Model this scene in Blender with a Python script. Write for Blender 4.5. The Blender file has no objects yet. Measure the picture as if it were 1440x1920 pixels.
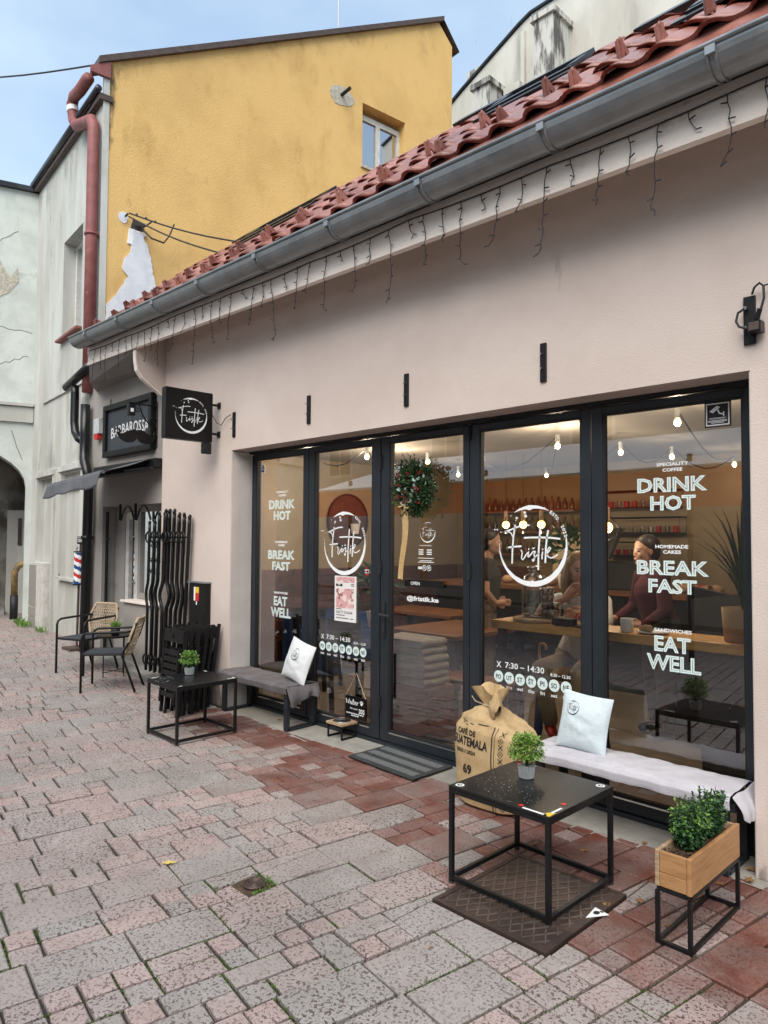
import bpy, bmesh, math, random
from mathutils import Vector, Matrix, noise
V = Vector
R = math.radians
rnd = random.Random(7)
S = bpy.context.scene
D = bpy.data
COL = S.collection

# ------------------------------------------------------------------ camera, sky, sun, exposure
cd = D.cameras.new('camera')
cam = D.objects.new('camera', cd)
COL.objects.link(cam)
S.camera = cam
cd.sensor_fit = 'HORIZONTAL'
cd.sensor_width = 36
cd.lens = 36 * 1331 / 1440
cd.clip_end = 500
cam.matrix_world = Matrix(((0.7013, 0.0228, 0.7125, 0), (0.7128, -0.0308, -0.7007, 0), (0.0060, 0.9993, -0.0386, 1.65), (0, 0, 0, 1)))

S.render.engine = 'CYCLES'
S.cycles.use_denoising = True
S.cycles.max_bounces = 8
S.cycles.diffuse_bounces = 3
S.cycles.glossy_bounces = 4
S.cycles.transparent_max_bounces = 16
S.cycles.sample_clamp_indirect = 4
S.cycles.caustics_reflective = False
S.cycles.caustics_refractive = False
vs = S.view_settings
vs.view_transform = 'Standard'
vs.look = 'None'
vs.exposure = 1.33
vs.gamma = 1
vs.use_curve_mapping = False

SUN_EL, SUN_AZ = R(48), R(152)          # azimuth measured from +Y, clockwise
W = D.worlds.new('World')
S.world = W
W.use_nodes = True
nt = W.node_tree
nt.nodes.clear()
def wn(t, **k):
    n = nt.nodes.new(t)
    for a, b in k.items():
        setattr(n, a, b)
    return n
out = wn('ShaderNodeOutputWorld'); bg = wn('ShaderNodeBackground')
sky = wn('ShaderNodeTexSky', sky_type='NISHITA', sun_disc=False, sun_elevation=SUN_EL, sun_rotation=SUN_AZ, air_density=1.0, dust_density=2.0, ozone_density=1.5)
tc = wn('ShaderNodeTexCoord'); mp = wn('ShaderNodeMapping'); nz = wn('ShaderNodeTexNoise'); rp = wn('ShaderNodeValToRGB'); mx = wn('ShaderNodeMix', data_type='RGBA')
mp.inputs['Scale'].default_value = (1.2, 1.2, 2.6)
nz.inputs['Scale'].default_value = 1.7
nz.inputs['Detail'].default_value = 6
nz.inputs['Roughness'].default_value = .5
rp.color_ramp.elements[0].position = .36; rp.color_ramp.elements[0].color = (.42, .42, .42, 1)
rp.color_ramp.elements[1].position = .62; rp.color_ramp.elements[1].color = (.97, .97, .97, 1)
mx.inputs['B'].default_value = (2.45, 3.1, 3.6, 1)
L = nt.links.new
L(tc.outputs['Generated'], mp.inputs['Vector']); L(mp.outputs['Vector'], nz.inputs['Vector']); L(nz.outputs['Fac'], rp.inputs['Fac'])
L(rp.outputs['Color'], mx.inputs['Factor']); L(sky.outputs['Color'], mx.inputs['A']); L(mx.outputs['Result'], bg.inputs['Color'])
bg.inputs['Strength'].default_value = .12
L(bg.outputs['Background'], out.inputs['Surface'])

sl = D.lights.new('sun', 'SUN')
sl.energy = 1.5
sl.angle = R(50)
sl.color = (1, .94, .86)
sun = D.objects.new('sun', sl)
COL.objects.link(sun)
sd = V((math.sin(SUN_AZ) * math.cos(SUN_EL), math.cos(SUN_AZ) * math.cos(SUN_EL), math.sin(SUN_EL)))
sun.rotation_euler = sd.to_track_quat('Z', 'Y').to_euler()
sun.location = sd * 30

# ------------------------------------------------------------------ text meshes (made while the scene is still empty)
_TX = {}
def make_text(key, body, off=0.0, stroke=0.0):
    cu = D.curves.new('txt', 'FONT')
    cu.body = body
    cu.size = 1
    cu.resolution_u = 2
    cu.offset = off
    if stroke: cu.fill_mode = 'NONE'
    o = D.objects.new('txt', cu)
    COL.objects.link(o)
    dg = bpy.context.evaluated_depsgraph_get()
    me = D.meshes.new_from_object(o.evaluated_get(dg))
    D.objects.remove(o)
    D.curves.remove(cu)
    vs_ = [v.co.copy() for v in me.vertices]
    fs = [tuple(p.vertices) for p in me.polygons]
    if stroke:                       # each letter contour becomes a flat closed band
        nb = {}
        for e in me.edges:
            a, b = e.vertices
            nb.setdefault(a, []).append(b); nb.setdefault(b, []).append(a)
        seen = set(); nv = []; fs = []
        for st in range(len(vs_)):
            if st in seen or st not in nb: continue
            lp = [st]; seen.add(st)
            while 1:
                nx = [q for q in nb[lp[-1]] if q not in seen]
                if not nx: break
                lp.append(nx[0]); seen.add(nx[0])
            P = []
            for i in lp:
                if not P or (vs_[i] - P[-1]).length > 1e-4: P.append(vs_[i])
            n = len(P); b0 = len(nv)
            if n < 3: continue
            for i in range(n):
                a = (P[i] - P[i - 1]).normalized(); b = (P[(i + 1) % n] - P[i]).normalized()
                na = V((-a.y, a.x, 0)); m_ = na + V((-b.y, b.x, 0))
                m_ = m_.normalized() if m_.length > .1 else na
                k = stroke / max(.45, m_.dot(na))
                nv += [P[i] - m_ * k, P[i] + m_ * k]
            for i in range(n):
                j = (i + 1) % n
                fs.append((b0 + 2 * i, b0 + 2 * j, b0 + 2 * j + 1, b0 + 2 * i + 1))
        vs_ = nv
    D.meshes.remove(me)
    x0 = min(v.x for v in vs_); x1 = max(v.x for v in vs_); y0 = min(v.y for v in vs_); y1 = max(v.y for v in vs_)
    _TX[key] = ([((v.x - x0) / (x1 - x0), (v.y - y0) / (y1 - y0)) for v in vs_], fs, (x1 - x0) / (y1 - y0))
for t in ('DRINK', 'HOT', 'BREAK', 'FAST', 'EAT', 'WELL'):
    make_text('o' + t, t, .05, .036)
for t in ('SPECIALITY', 'COFFEE', 'HOMEMADE', 'CAKES', 'SANDWICHES', 'ESTD. 2022', '@fristik.ke', 'UPOZORNENIE!!!', 'CAFÉ DE', 'GUATEMALA', '2023 / 2024', '69', 'DOG', 'CREW'):
    make_text(t, t, .03)
for t in ('X', '7:30 – 14:30', '8:30 – 12:30', 'PO', 'UT', 'ST', 'ŠT', 'PI', 'SO', 'NE', 'mon', 'tue', 'wed', 'thu', 'fri', 'sat', 'sun', 'OPEN', 'for your', 'SALTY SUGAR', 'BARBAROSSA', 'WELL', 'KADE', 'HOL', 'VLAS', 'OTVÁRACIE HODINY'):
    make_text(t, t, .012)
make_text('oBARBAROSSA', 'BARBAROSSA', .03, .02)
M_ = None
for c in 'ESTD. 2022':
    if c != ' ' and 'c' + c not in _TX:
        make_text('c' + c, c, .03)

# ------------------------------------------------------------------ materials
def mat(name, c, r=.6, m=0.0, c2=None, sc=8, lo=.35, hi=.65, det=6, st=(1, 1, 1), b=0.0, bs=60, c3=None, sc3=30, lo3=.55, hi3=.7, st3=(1, 1, 1), r2=None, spec=None, emit=None, coat=0):
    ma = D.materials.new(name)
    ma.use_nodes = True
    t = ma.node_tree
    bs_ = t.nodes['Principled BSDF']
    N = t.nodes.new
    K = t.links.new
    bs_.inputs['Base Color'].default_value = (*c, 1)
    bs_.inputs['Roughness'].default_value = r
    bs_.inputs['Metallic'].default_value = m
    if spec is not None: bs_.inputs['Specular IOR Level'].default_value = spec
    if coat: bs_.inputs['Coat Weight'].default_value = coat
    if emit:
        bs_.inputs['Emission Color'].default_value = (*emit[0], 1)
        bs_.inputs['Emission Strength'].default_value = emit[1]
    if c2 or b or c3:
        geo = N('ShaderNodeNewGeometry')
    def nzf(scale, stv, d=6, lo_=.35, hi_=.65):
        mpn = N('ShaderNodeMapping'); mpn.inputs['Scale'].default_value = stv
        K(geo.outputs['Position'], mpn.inputs['Vector'])
        n = N('ShaderNodeTexNoise'); n.inputs['Scale'].default_value = scale; n.inputs['Detail'].default_value = d; n.inputs['Roughness'].default_value = .6
        K(mpn.outputs['Vector'], n.inputs['Vector'])
        mr = N('ShaderNodeMapRange'); mr.interpolation_type = 'SMOOTHSTEP'
        mr.inputs['From Min'].default_value = lo_; mr.inputs['From Max'].default_value = hi_
        K(n.outputs['Fac'], mr.inputs['Value'])
        return n.outputs['Fac'], mr.outputs['Result']
    last = None
    if c2:
        _, f = nzf(sc, st, det, lo, hi)
        x = N('ShaderNodeMix'); x.data_type = 'RGBA'
        x.inputs['A'].default_value = (*c, 1); x.inputs['B'].default_value = (*c2, 1)
        K(f, x.inputs['Factor'])
        last = x.outputs['Result']
        if r2 is not None:
            mr = N('ShaderNodeMapRange'); mr.inputs['To Min'].default_value = r; mr.inputs['To Max'].default_value = r2
            K(f, mr.inputs['Value']); K(mr.outputs['Result'], bs_.inputs['Roughness'])
    if c3:
        _, f = nzf(sc3, st3, 5, lo3, hi3)
        x = N('ShaderNodeMix'); x.data_type = 'RGBA'
        if last: K(last, x.inputs['A'])
        else: x.inputs['A'].default_value = (*c, 1)
        x.inputs['B'].default_value = (*c3, 1)
        K(f, x.inputs['Factor'])
        last = x.outputs['Result']
    if last: K(last, bs_.inputs['Base Color'])
    if b:
        h, _ = nzf(bs, (1, 1, 1), 4)
        bu = N('ShaderNodeBump'); bu.inputs['Strength'].default_value = b; bu.inputs['Distance'].default_value = .012
        K(h, bu.inputs['Height']); K(bu.outputs['Normal'], bs_.inputs['Normal'])
    return ma

def glass(name, tint=(.96, .975, .965), k=4.9, base=.0):
    ma = D.materials.new(name); ma.use_nodes = True
    t = ma.node_tree; t.nodes.clear(); N = t.nodes.new; K = t.links.new
    o = N('ShaderNodeOutputMaterial'); mixs = N('ShaderNodeMixShader'); tr = N('ShaderNodeBsdfTransparent'); gl = N('ShaderNodeBsdfGlossy'); fr = N('ShaderNodeFresnel'); ml = N('ShaderNodeMath')
    ml.operation = 'MULTIPLY_ADD'; ml.inputs[1].default_value = k; ml.inputs[2].default_value = base; ml.use_clamp = True
    fr.inputs['IOR'].default_value = 1.45
    tr.inputs['Color'].default_value = (*tint, 1)
    gl.inputs['Roughness'].default_value = 0.0
    gl.inputs['Color'].default_value = (.95, .97, 1, 1)
    K(fr.outputs['Fac'], ml.inputs[0]); K(ml.outputs['Value'], mixs.inputs['Fac']); K(tr.outputs['BSDF'], mixs.inputs[1]); K(gl.outputs['BSDF'], mixs.inputs[2]); K(mixs.outputs['Shader'], o.inputs['Surface'])
    return ma

M = {}
M['pink'] = mat('pink_plaster', (.60, .50, .44), .9, c2=(.645, .545, .485), sc=1.6, b=.35, bs=120, c3=(.56, .46, .405), sc3=.5, lo3=.45, hi3=.8, st3=(1, 1, 2))
M['cream'] = mat('cream_plaster', (.84, .745, .66), .9, c2=(.87, .78, .70), sc=3, b=.3, bs=120, c3=(.5, .43, .38), sc3=9, lo3=.6, hi3=.8)
M['reveal'] = mat('reveal_plaster', (.60, .55, .52), .9, c2=(.54, .49, .46), sc=3, b=.3, bs=120)
M['yellow'] = mat('ochre_render', (.72, .47, .175), .92, c2=(.63, .40, .145), sc=1.1, lo=.4, hi=.7, b=.6, bs=48, c3=(.50, .30, .10), sc3=2.2, lo3=.52, hi3=.82, st3=(1, 1, .5))
M['yellowdirt'] = mat('weathered_ochre', (.42, .27, .11), .95, c2=(.17, .13, .09), sc=3.5, b=.5, bs=70)
M['whitepatch'] = mat('white_patch_plaster', (.72, .74, .78), .9, c2=(.64, .66, .70), sc=9, b=.5, bs=60)
M['pale'] = mat('pale_green_plaster', (.55, .56, .525), .92, c2=(.43, .425, .385), sc=2.2, st=(1, 1, .22), b=.3, bs=50, c3=(.36, .35, .30), sc3=2.6, lo3=.54, hi3=.8, st3=(1, 1, .35))
M['mint'] = mat('mint_plaster', (.60, .635, .59), .92, c2=(.50, .53, .49), sc=2.5, b=.3, bs=50, c3=(.40, .43, .39), sc3=4, lo3=.58, hi3=.8)
M['rubble'] = mat('exposed_roughcast', (.55, .51, .42), .95, c2=(.36, .33, .27), sc=30, b=1, bs=40)
M['oldwall'] = mat('old_stained_wall', (.34, .34, .30), .95, c2=(.16, .13, .10), sc=2.2, b=.6, bs=18, c3=(.5, .52, .5), sc3=1.3, lo3=.55, hi3=.65)
M['grey'] = mat('warm_grey_plaster', (.30, .275, .25), .9, c2=(.33, .305, .28), sc=2, b=.25, bs=110)
M['greystone'] = mat('grey_step_stone', (.36, .35, .32), .75, c2=(.28, .27, .25), sc=14, b=.2, bs=80)
M['white'] = mat('white_wall', (.60, .59, .53), .92, c2=(.49, .47, .41), sc=1.2, st=(1, 1, .3), b=.3, bs=40, c3=(.30, .29, .26), sc3=1.1, lo3=.54, hi3=.8, st3=(1.4, 1.4, .25))
M['sooty'] = mat('sooty_chimney', (.55, .54, .5), .95, c2=(.10, .10, .095), sc=3.2, st=(1.6, 1.6, .35), lo=.46, hi=.62, b=.4, bs=30)
M['anth'] = mat('anthracite_frame', (.015, .019, .024), .38, c2=(.02, .025, .031), sc=3, spec=.45)
M['black'] = mat('black_metal', (.0055, .0055, .006), .38, c2=(.009, .009, .0095), sc=40, spec=.35)
M['blackmatt'] = mat('black_wood', (.0055, .005, .005), .5, c2=(.010, .009, .009), sc=30, st=(1, 1, 6), spec=.3)
M['blackplastic'] = mat('black_plastic_pipe', (.006, .006, .007), .3, c2=(.010, .010, .011), sc=6, spec=.4)
M['zinc'] = mat('grey_coated_gutter', (.24, .255, .26), .3, .6, c2=(.31, .325, .33), sc=5, r2=.42)
M['redpipe'] = mat('flaking_red_pipe', (.21, .062, .055), .6, c2=(.27, .09, .08), sc=7, c3=(.55, .42, .38), sc3=14, lo3=.68, hi3=.74, b=.2, bs=50)
M['tile'] = mat('wet_red_roof_tile', (.24, .085, .062), .24, c2=(.32, .14, .11), sc=4, r2=.4, b=.25, bs=40, c3=(.14, .038, .03), sc3=7, lo3=.55, hi3=.75)
M['darktin'] = mat('dark_tin_flashing', (.03, .03, .032), .3, .6, c2=(.05, .05, .052), sc=4)
M['brown'] = mat('brown_eaves_board', (.055, .035, .028), .6, c2=(.09, .06, .048), sc=9, st=(1, 1, 4))
M['concrete'] = mat('pale_concrete', (.33, .31, .275), .8, c2=(.25, .235, .205), sc=5, b=.3, bs=70, c3=(.16, .145, .125), sc3=11, lo3=.62, hi3=.75)
M['joint'] = mat('mossy_joint', (.05, .045, .037), .95, c2=(.045, .07, .014), sc=1.5, lo=.47, hi=.6, b=1, bs=90)
M['ironworn'] = mat('worn_iron_tread', (.17, .13, .11), .4, .3, c2=(.10, .075, .065), sc=9)
M['iron'] = mat('rusty_iron_cover', (.085, .055, .045), .42, .35, c2=(.055, .038, .033), sc=6, b=.25, bs=90)
M['lamp'] = mat('plastic_sign_black', (.004, .004, .0045), .3, spec=.3)
M['whitepaint'] = mat('white_vinyl', (.82, .84, .84), .6)
M['mintvinyl'] = mat('mint_white_vinyl', (.66, .78, .76), .6)
M['inkblack'] = mat('black_print', (.01, .01, .011), .6)
M['greyfab'] = mat('grey_fleece', (.105, .095, .10), .95, c2=(.15, .135, .14), sc=7, b=.7, bs=160)
M['lightfab'] = mat('pale_grey_fleece', (.52, .50, .54), .95, c2=(.58, .565, .60), sc=6, b=.6, bs=170)
M['cushion'] = mat('white_cushion_cloth', (.66, .68, .68), .9, c2=(.60, .62, .63), sc=10, b=.35, bs=90)
M['cushion2'] = mat('cool_white_linen', (.58, .66, .69), .9, c2=(.53, .61, .64), sc=12, b=.35, bs=110)
M['jute'] = mat('jute_sacking', (.66, .475, .255), .95, c2=(.56, .385, .19), sc=9, b=.9, bs=260, c3=(.40, .26, .12), sc3=60, lo3=.6, hi3=.75, st3=(1, 1, .5))
M['ribbon'] = mat('hessian_ribbon', (.55, .37, .17), .9, c2=(.47, .31, .14), sc=60, b=.5, bs=200)
M['wood'] = mat('oiled_planter_wood', (.42, .225, .095), .55, c2=(.29, .135, .05), sc=7, st=(1, 1, 9), lo=.4, hi=.75, b=.15, bs=60)
M['woodend'] = mat('pale_weathered_wood', (.45, .32, .20), .7, c2=(.30, .19, .11), sc=9, st=(2, 2, 6))
M['oak'] = mat('oiled_pine_slab', (.76, .43, .14), .4, c2=(.60, .30, .085), sc=5, st=(1, 6, 6), lo=.35, hi=.7)
M['darkwood'] = mat('brown_table_wood', (.22, .09, .03), .45, c2=(.14, .055, .018), sc=5, st=(1, 6, 6))
M['soil'] = mat('bark_soil', (.05, .03, .02), .95, c2=(.11, .065, .035), sc=40, b=1, bs=60)
def leafm(n, a, b_): return mat(n, a, .5, c2=b_, sc=26, lo=.3, hi=.7)
M['leafbright'] = leafm('bright_green_leaf', (.10, .22, .025), (.22, .36, .06))
M['leafdark'] = leafm('dark_box_leaf', (.018, .055, .016), (.035, .10, .028))
M['leaflime'] = leafm('lime_young_leaf', (.09, .20, .025), (.16, .30, .05))
M['leafwreath'] = mat('wreath_green_leaf', (.016, .036, .014), .8, c2=(.045, .08, .03), sc=26, lo=.3, hi=.7, spec=.15)
M['moss'] = mat('joint_moss_green', (.05, .095, .012), .95, c2=(.09, .15, .025), sc=20)
M['eucal'] = leafm('eucalyptus_leaf', (.26, .36, .33), (.42, .52, .48))
M['berry'] = mat('red_berry', (.20, .012, .015), .3)
M['deadleaf'] = mat('dry_leaf', (.30, .15, .05), .8, c2=(.20, .09, .03), sc=30)
M['yellowleaf'] = mat('yellow_leaf', (.62, .50, .16), .7, c2=(.5, .38, .1), sc=40)
M['galv'] = mat('galvanised_pot', (.55, .57, .58), .4, .3, c2=(.66, .68, .69), sc=30)
M['steel'] = mat('polished_steel', (.7, .7, .7), .15, 1)
M['rope'] = mat('cream_rope', (.50, .39, .27), .85, c2=(.40, .30, .20), sc=60, b=.5, bs=200)
M['slate'] = mat('slate_grey_seat', (.035, .042, .052), .6, c2=(.05, .058, .068), sc=40)
M['matrub'] = mat('rubber_mat', (.022, .025, .026), .6, c2=(.035, .038, .039), sc=30, b=.3, bs=120)
M['matgrey'] = mat('grey_mat_pile', (.20, .21, .21), .95, c2=(.09, .095, .095), sc=130, b=.8, bs=220)
M['red'] = mat('red_enamel', (.42, .012, .02), .3)
M['blue'] = mat('blue_enamel', (.02, .07, .25), .3)
M['stickerred'] = mat('red_sticker', (.55, .02, .02), .5)
M['stickeryel'] = mat('yellow_sticker', (.75, .50, .03), .5)
M['winframe'] = mat('white_window_frame', (.68, .67, .63), .5, c2=(.55, .53, .48), sc=9)
M['doorgrey'] = mat('grey_painted_door', (.30, .285, .265), .5, c2=(.33, .31, .29), sc=3)
M['glass'] = glass('shop_glass')
M['skyglass'] = glass('old_window_glass', (.35, .38, .42), 6, .25)
M['clearglass'] = glass('clear_glass', (.975, .98, .975), 3.0, .12)
M['ceil'] = mat('cafe_ceiling', (.46, .42, .37), .9)
M['mustard'] = mat('mustard_wall', (.26, .19, .085), .9, c2=(.22, .16, .07), sc=2)
M['sandwall'] = mat('sand_wall', (.37, .29, .19), .9, c2=(.33, .26, .165), sc=2)
M['brickwall'] = mat('dark_red_brick', (.13, .045, .03), .85, c2=(.085, .03, .022), sc=9)
M['cafefloor'] = mat('cafe_stone_floor', (.20, .17, .14), .5, c2=(.16, .135, .11), sc=3)
M['skin'] = mat('skin', (.50, .29, .20), .55, c2=(.47, .26, .18), sc=20)
M['hairblond'] = mat('dark_blond_hair', (.24, .14, .065), .5, c2=(.15, .085, .04), sc=45, st=(3, 3, .3))
M['hairdark'] = mat('dark_brown_hair', (.02, .013, .01), .5)
M['shirtwhite'] = mat('white_tee', (.84, .85, .86), .85)
M['khaki'] = mat('khaki_trousers', (.23, .19, .14), .9)
M['darktee'] = mat('charcoal_tee', (.04, .035, .032), .9)
M['burgundy'] = mat('burgundy_cloth', (.06, .008, .015), .9)
M['bulb'] = mat('lit_bulb', (1, .8, .5), .4, emit=((1, .76, .42), 3))
M['filament'] = mat('warm_globe_bulb', (1, .8, .5), .4, emit=((1, .58, .18), 2.2))
M['awncloth'] = mat('white_parasol_cloth', (.80, .82, .83), .8)
M['redcloth'] = mat('red_valance_cloth', (.62, .05, .022), .8, c2=(.55, .04, .02), sc=3)
M['opp'] = mat('street_house_plaster', (.55, .50, .45), .9, c2=(.5, .455, .41), sc=1.5)
M['canvas'] = mat('grey_awning_cloth', (.085, .09, .10), .8, c2=(.11, .115, .125), sc=5, b=.1, bs=30)
M['terracotta'] = mat('pale_terracotta', (.42, .27, .15), .8)
M['gaspipe'] = mat('ochre_gas_pipe', (.28, .18, .05), .6, c2=(.12, .09, .05), sc=12)
M['paper'] = mat('poster_paper', (.75, .73, .71), .8)
M['pinkart'] = mat('pink_abstract_print', (.62, .33, .33), .8, c2=(.78, .62, .58), sc=9, lo=.45, hi=.55, det=1, c3=(.28, .10, .10), sc3=14, lo3=.56, hi3=.6)
M['bottle'] = mat('dark_bottles', (.03, .02, .01), .15, c2=(.16, .08, .02), sc=12)
M['steelgrey'] = mat('coffee_machine_grey', (.05, .05, .05), .35, .5)
M['blanket'] = mat('folded_grey_blanket', (.36, .345, .32), .95, c2=(.42, .405, .38), sc=14, b=.6, bs=150)

# stones: colour attribute r = tone, g = redness, b = moss/variation
def stone_mat():
    ma = D.materials.new('weathered_paver'); ma.use_nodes = True
    t = ma.node_tree; N = t.nodes.new; K = t.links.new
    bs = t.nodes['Principled BSDF']
    at = N('ShaderNodeAttribute'); at.attribute_name = 'tone'
    sp = N('ShaderNodeSeparateColor'); K(at.outputs['Color'], sp.inputs['Color'])
    geo = N('ShaderNodeNewGeometry')
    def noi(scale, det, lo, hi):
        n = N('ShaderNodeTexNoise'); n.inputs['Scale'].default_value = scale; n.inputs['Detail'].default_value = det; n.inputs['Roughness'].default_value = .6
        K(geo.outputs['Position'], n.inputs['Vector'])
        r = N('ShaderNodeMapRange'); r.interpolation_type = 'SMOOTHSTEP'; r.inputs['From Min'].default_value = lo; r.inputs['From Max'].default_value = hi
        K(n.outputs['Fac'], r.inputs['Value']); return r.outputs['Result'], n.outputs['Fac']
    def mixc(f, a, b_):
        x = N('ShaderNodeMix'); x.data_type = 'RGBA'
        for s, v in (('Factor', f), ('A', a), ('B', b_)):
            if isinstance(v, tuple): x.inputs[s].default_value = (*v, 1)
            elif isinstance(v, float): x.inputs[s].default_value = v
            else: K(v, x.inputs[s])
        return x.outputs['Result']
    def math_(op, a, b_=0.0):
        n = N('ShaderNodeMath'); n.operation = op; n.use_clamp = True
        for i, v in enumerate((a, b_)):
            if isinstance(v, float): n.inputs[i].default_value = v
            else: K(v, n.inputs[i])
        return n.outputs['Value']
    base = mixc(sp.outputs['Red'], (.335, .31, .29), (.44, .318, .295))
    f1, _ = noi(5, 5, .35, .7)
    base = mixc(f1, base, mixc(sp.outputs['Red'], (.385, .355, .335), (.475, .37, .345)))
    fr_, _ = noi(11, 6, .60, .72)
    base = mixc(math_('MULTIPLY', fr_, math_('MULTIPLY', sp.outputs['Red'], .7)), base, (.235, .105, .09))
    # eroded pits: two sizes of dark flecks
    p1, h1 = noi(70, 1.5, .565, .60)
    p2, h2 = noi(170, 2, .58, .64)
    pm, _ = noi(2.3, 3, .36, .62)
    pits = math_('MULTIPLY', math_('MAXIMUM', p1, math_('MULTIPLY', p2, .8)), math_('ADD', math_('MULTIPLY', pm, .35), math_('ADD', math_('MULTIPLY', sp.outputs['Blue'], .4), .4)))
    dirt, _ = noi(.9, 6, .42, .72)
    base = mixc(math_('MULTIPLY', dirt, .42), base, (.205, .185, .165))
    base = mixc(math_('MULTIPLY', pits, .92), base, (.085, .056, .048))
    # sheltered stones keep their red face
    e, _ = noi(4.5, 5, .25, .7)
    e2, _ = noi(26, 5, .55, .75)
    redf = math_('MULTIPLY', math_('ADD', math_('MULTIPLY', sp.outputs['Green'], 1.35), math_('MULTIPLY', e, -.0)), 1.0)
    sub = N('ShaderNodeMath'); sub.operation = 'SUBTRACT'; sub.use_clamp = True
    K(redf, sub.inputs[0]); K(math_('MULTIPLY', e, .38), sub.inputs[1])
    redm = mixc(e2, (.165, .042, .024), (.24, .12, .095))
    redm = mixc(f1, redm, (.105, .034, .022))
    base = mixc(sub.outputs['Value'], base, redm)
    K(base, bs.inputs['Base Color'])
    rr = N('ShaderNodeMapRange'); rr.inputs['To Min'].default_value = .62; rr.inputs['To Max'].default_value = .36
    K(sub.outputs['Value'], rr.inputs['Value']); K(rr.outputs['Result'], bs.inputs['Roughness'])
    bu = N('ShaderNodeBump'); bu.inputs['Strength'].default_value = .5; bu.inputs['Distance'].default_value = .006
    inv = N('ShaderNodeMath'); inv.operation = 'SUBTRACT'; inv.inputs[0].default_value = 1
    K(pits, inv.inputs[1])
    ad = N('ShaderNodeMath'); ad.operation = 'ADD'; K(inv.outputs['Value'], ad.inputs[0]); _, hh = noi(160, 3, 0, 1)
    K(hh, ad.inputs[1])
    K(ad.outputs['Value'], bu.inputs['Height']); K(bu.outputs['Normal'], bs.inputs['Normal'])
    return ma
M['stone'] = stone_mat()
def vary(k, amt):                    # each separate tile gets its own shade
    t = M[k].node_tree; bs = t.nodes['Principled BSDF']
    src = bs.inputs['Base Color'].links[0].from_socket
    oi = t.nodes.new('ShaderNodeObjectInfo'); mr = t.nodes.new('ShaderNodeMapRange'); hs = t.nodes.new('ShaderNodeHueSaturation')
    mr.inputs['To Min'].default_value = 1 - amt; mr.inputs['To Max'].default_value = 1 + amt
    t.links.new(oi.outputs['Random'], mr.inputs['Value']); t.links.new(mr.outputs['Result'], hs.inputs['Value']); t.links.new(src, hs.inputs['Color']); t.links.new(hs.outputs['Color'], bs.inputs['Base Color'])
vary('tile', .3)
def stain(name, c, sc, st, lo, hi, dens=.8):     # ragged, see-through dirt film
    ma = D.materials.new(name); ma.use_nodes = True
    t = ma.node_tree; N = t.nodes.new; K = t.links.new
    b = t.nodes['Principled BSDF']; b.inputs['Base Color'].default_value = (*c, 1); b.inputs['Roughness'].default_value = .95
    o = t.nodes['Material Output']; g_ = N('ShaderNodeNewGeometry'); mp_ = N('ShaderNodeMapping'); n = N('ShaderNodeTexNoise'); r = N('ShaderNodeMapRange'); tr = N('ShaderNodeBsdfTransparent'); ms = N('ShaderNodeMixShader')
    at = N('ShaderNodeAttribute'); at.attribute_name = 'tone'; ml = N('ShaderNodeMath'); ml.operation = 'MULTIPLY'; sb = N('ShaderNodeMath'); sb.operation = 'MULTIPLY_ADD'
    mp_.inputs['Scale'].default_value = st; n.inputs['Scale'].default_value = sc; n.inputs['Detail'].default_value = 8; n.inputs['Roughness'].default_value = .68
    r.inputs['From Min'].default_value = lo; r.inputs['From Max'].default_value = hi; r.inputs['To Max'].default_value = dens
    sepc = N('ShaderNodeSeparateColor'); K(at.outputs['Color'], sepc.inputs['Color'])
    K(g_.outputs['Position'], mp_.inputs['Vector']); K(mp_.outputs['Vector'], n.inputs['Vector'])
    sb.inputs[1].default_value = .42; K(sepc.outputs['Red'], sb.inputs[0]); K(n.outputs['Fac'], sb.inputs[2])
    K(sb.outputs['Value'], r.inputs['Value']); K(r.outputs['Result'], ms.inputs['Fac']); K(tr.outputs['BSDF'], ms.inputs[1]); K(b.outputs['BSDF'], ms.inputs[2]); K(ms.outputs['Shader'], o.inputs['Surface'])
    M[name] = ma
stain('soot_stain', (.075, .062, .05), 5, (1, 1, .3), .70, .95, .85)
stain('damp_stain', (.20, .17, .14), 4, (1, 1, .25), .72, 1.0, .6)
stain('ochre_stain', (.36, .23, .09), 2.2, (1, 1, .6), .70, 1.05, .5)

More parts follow.
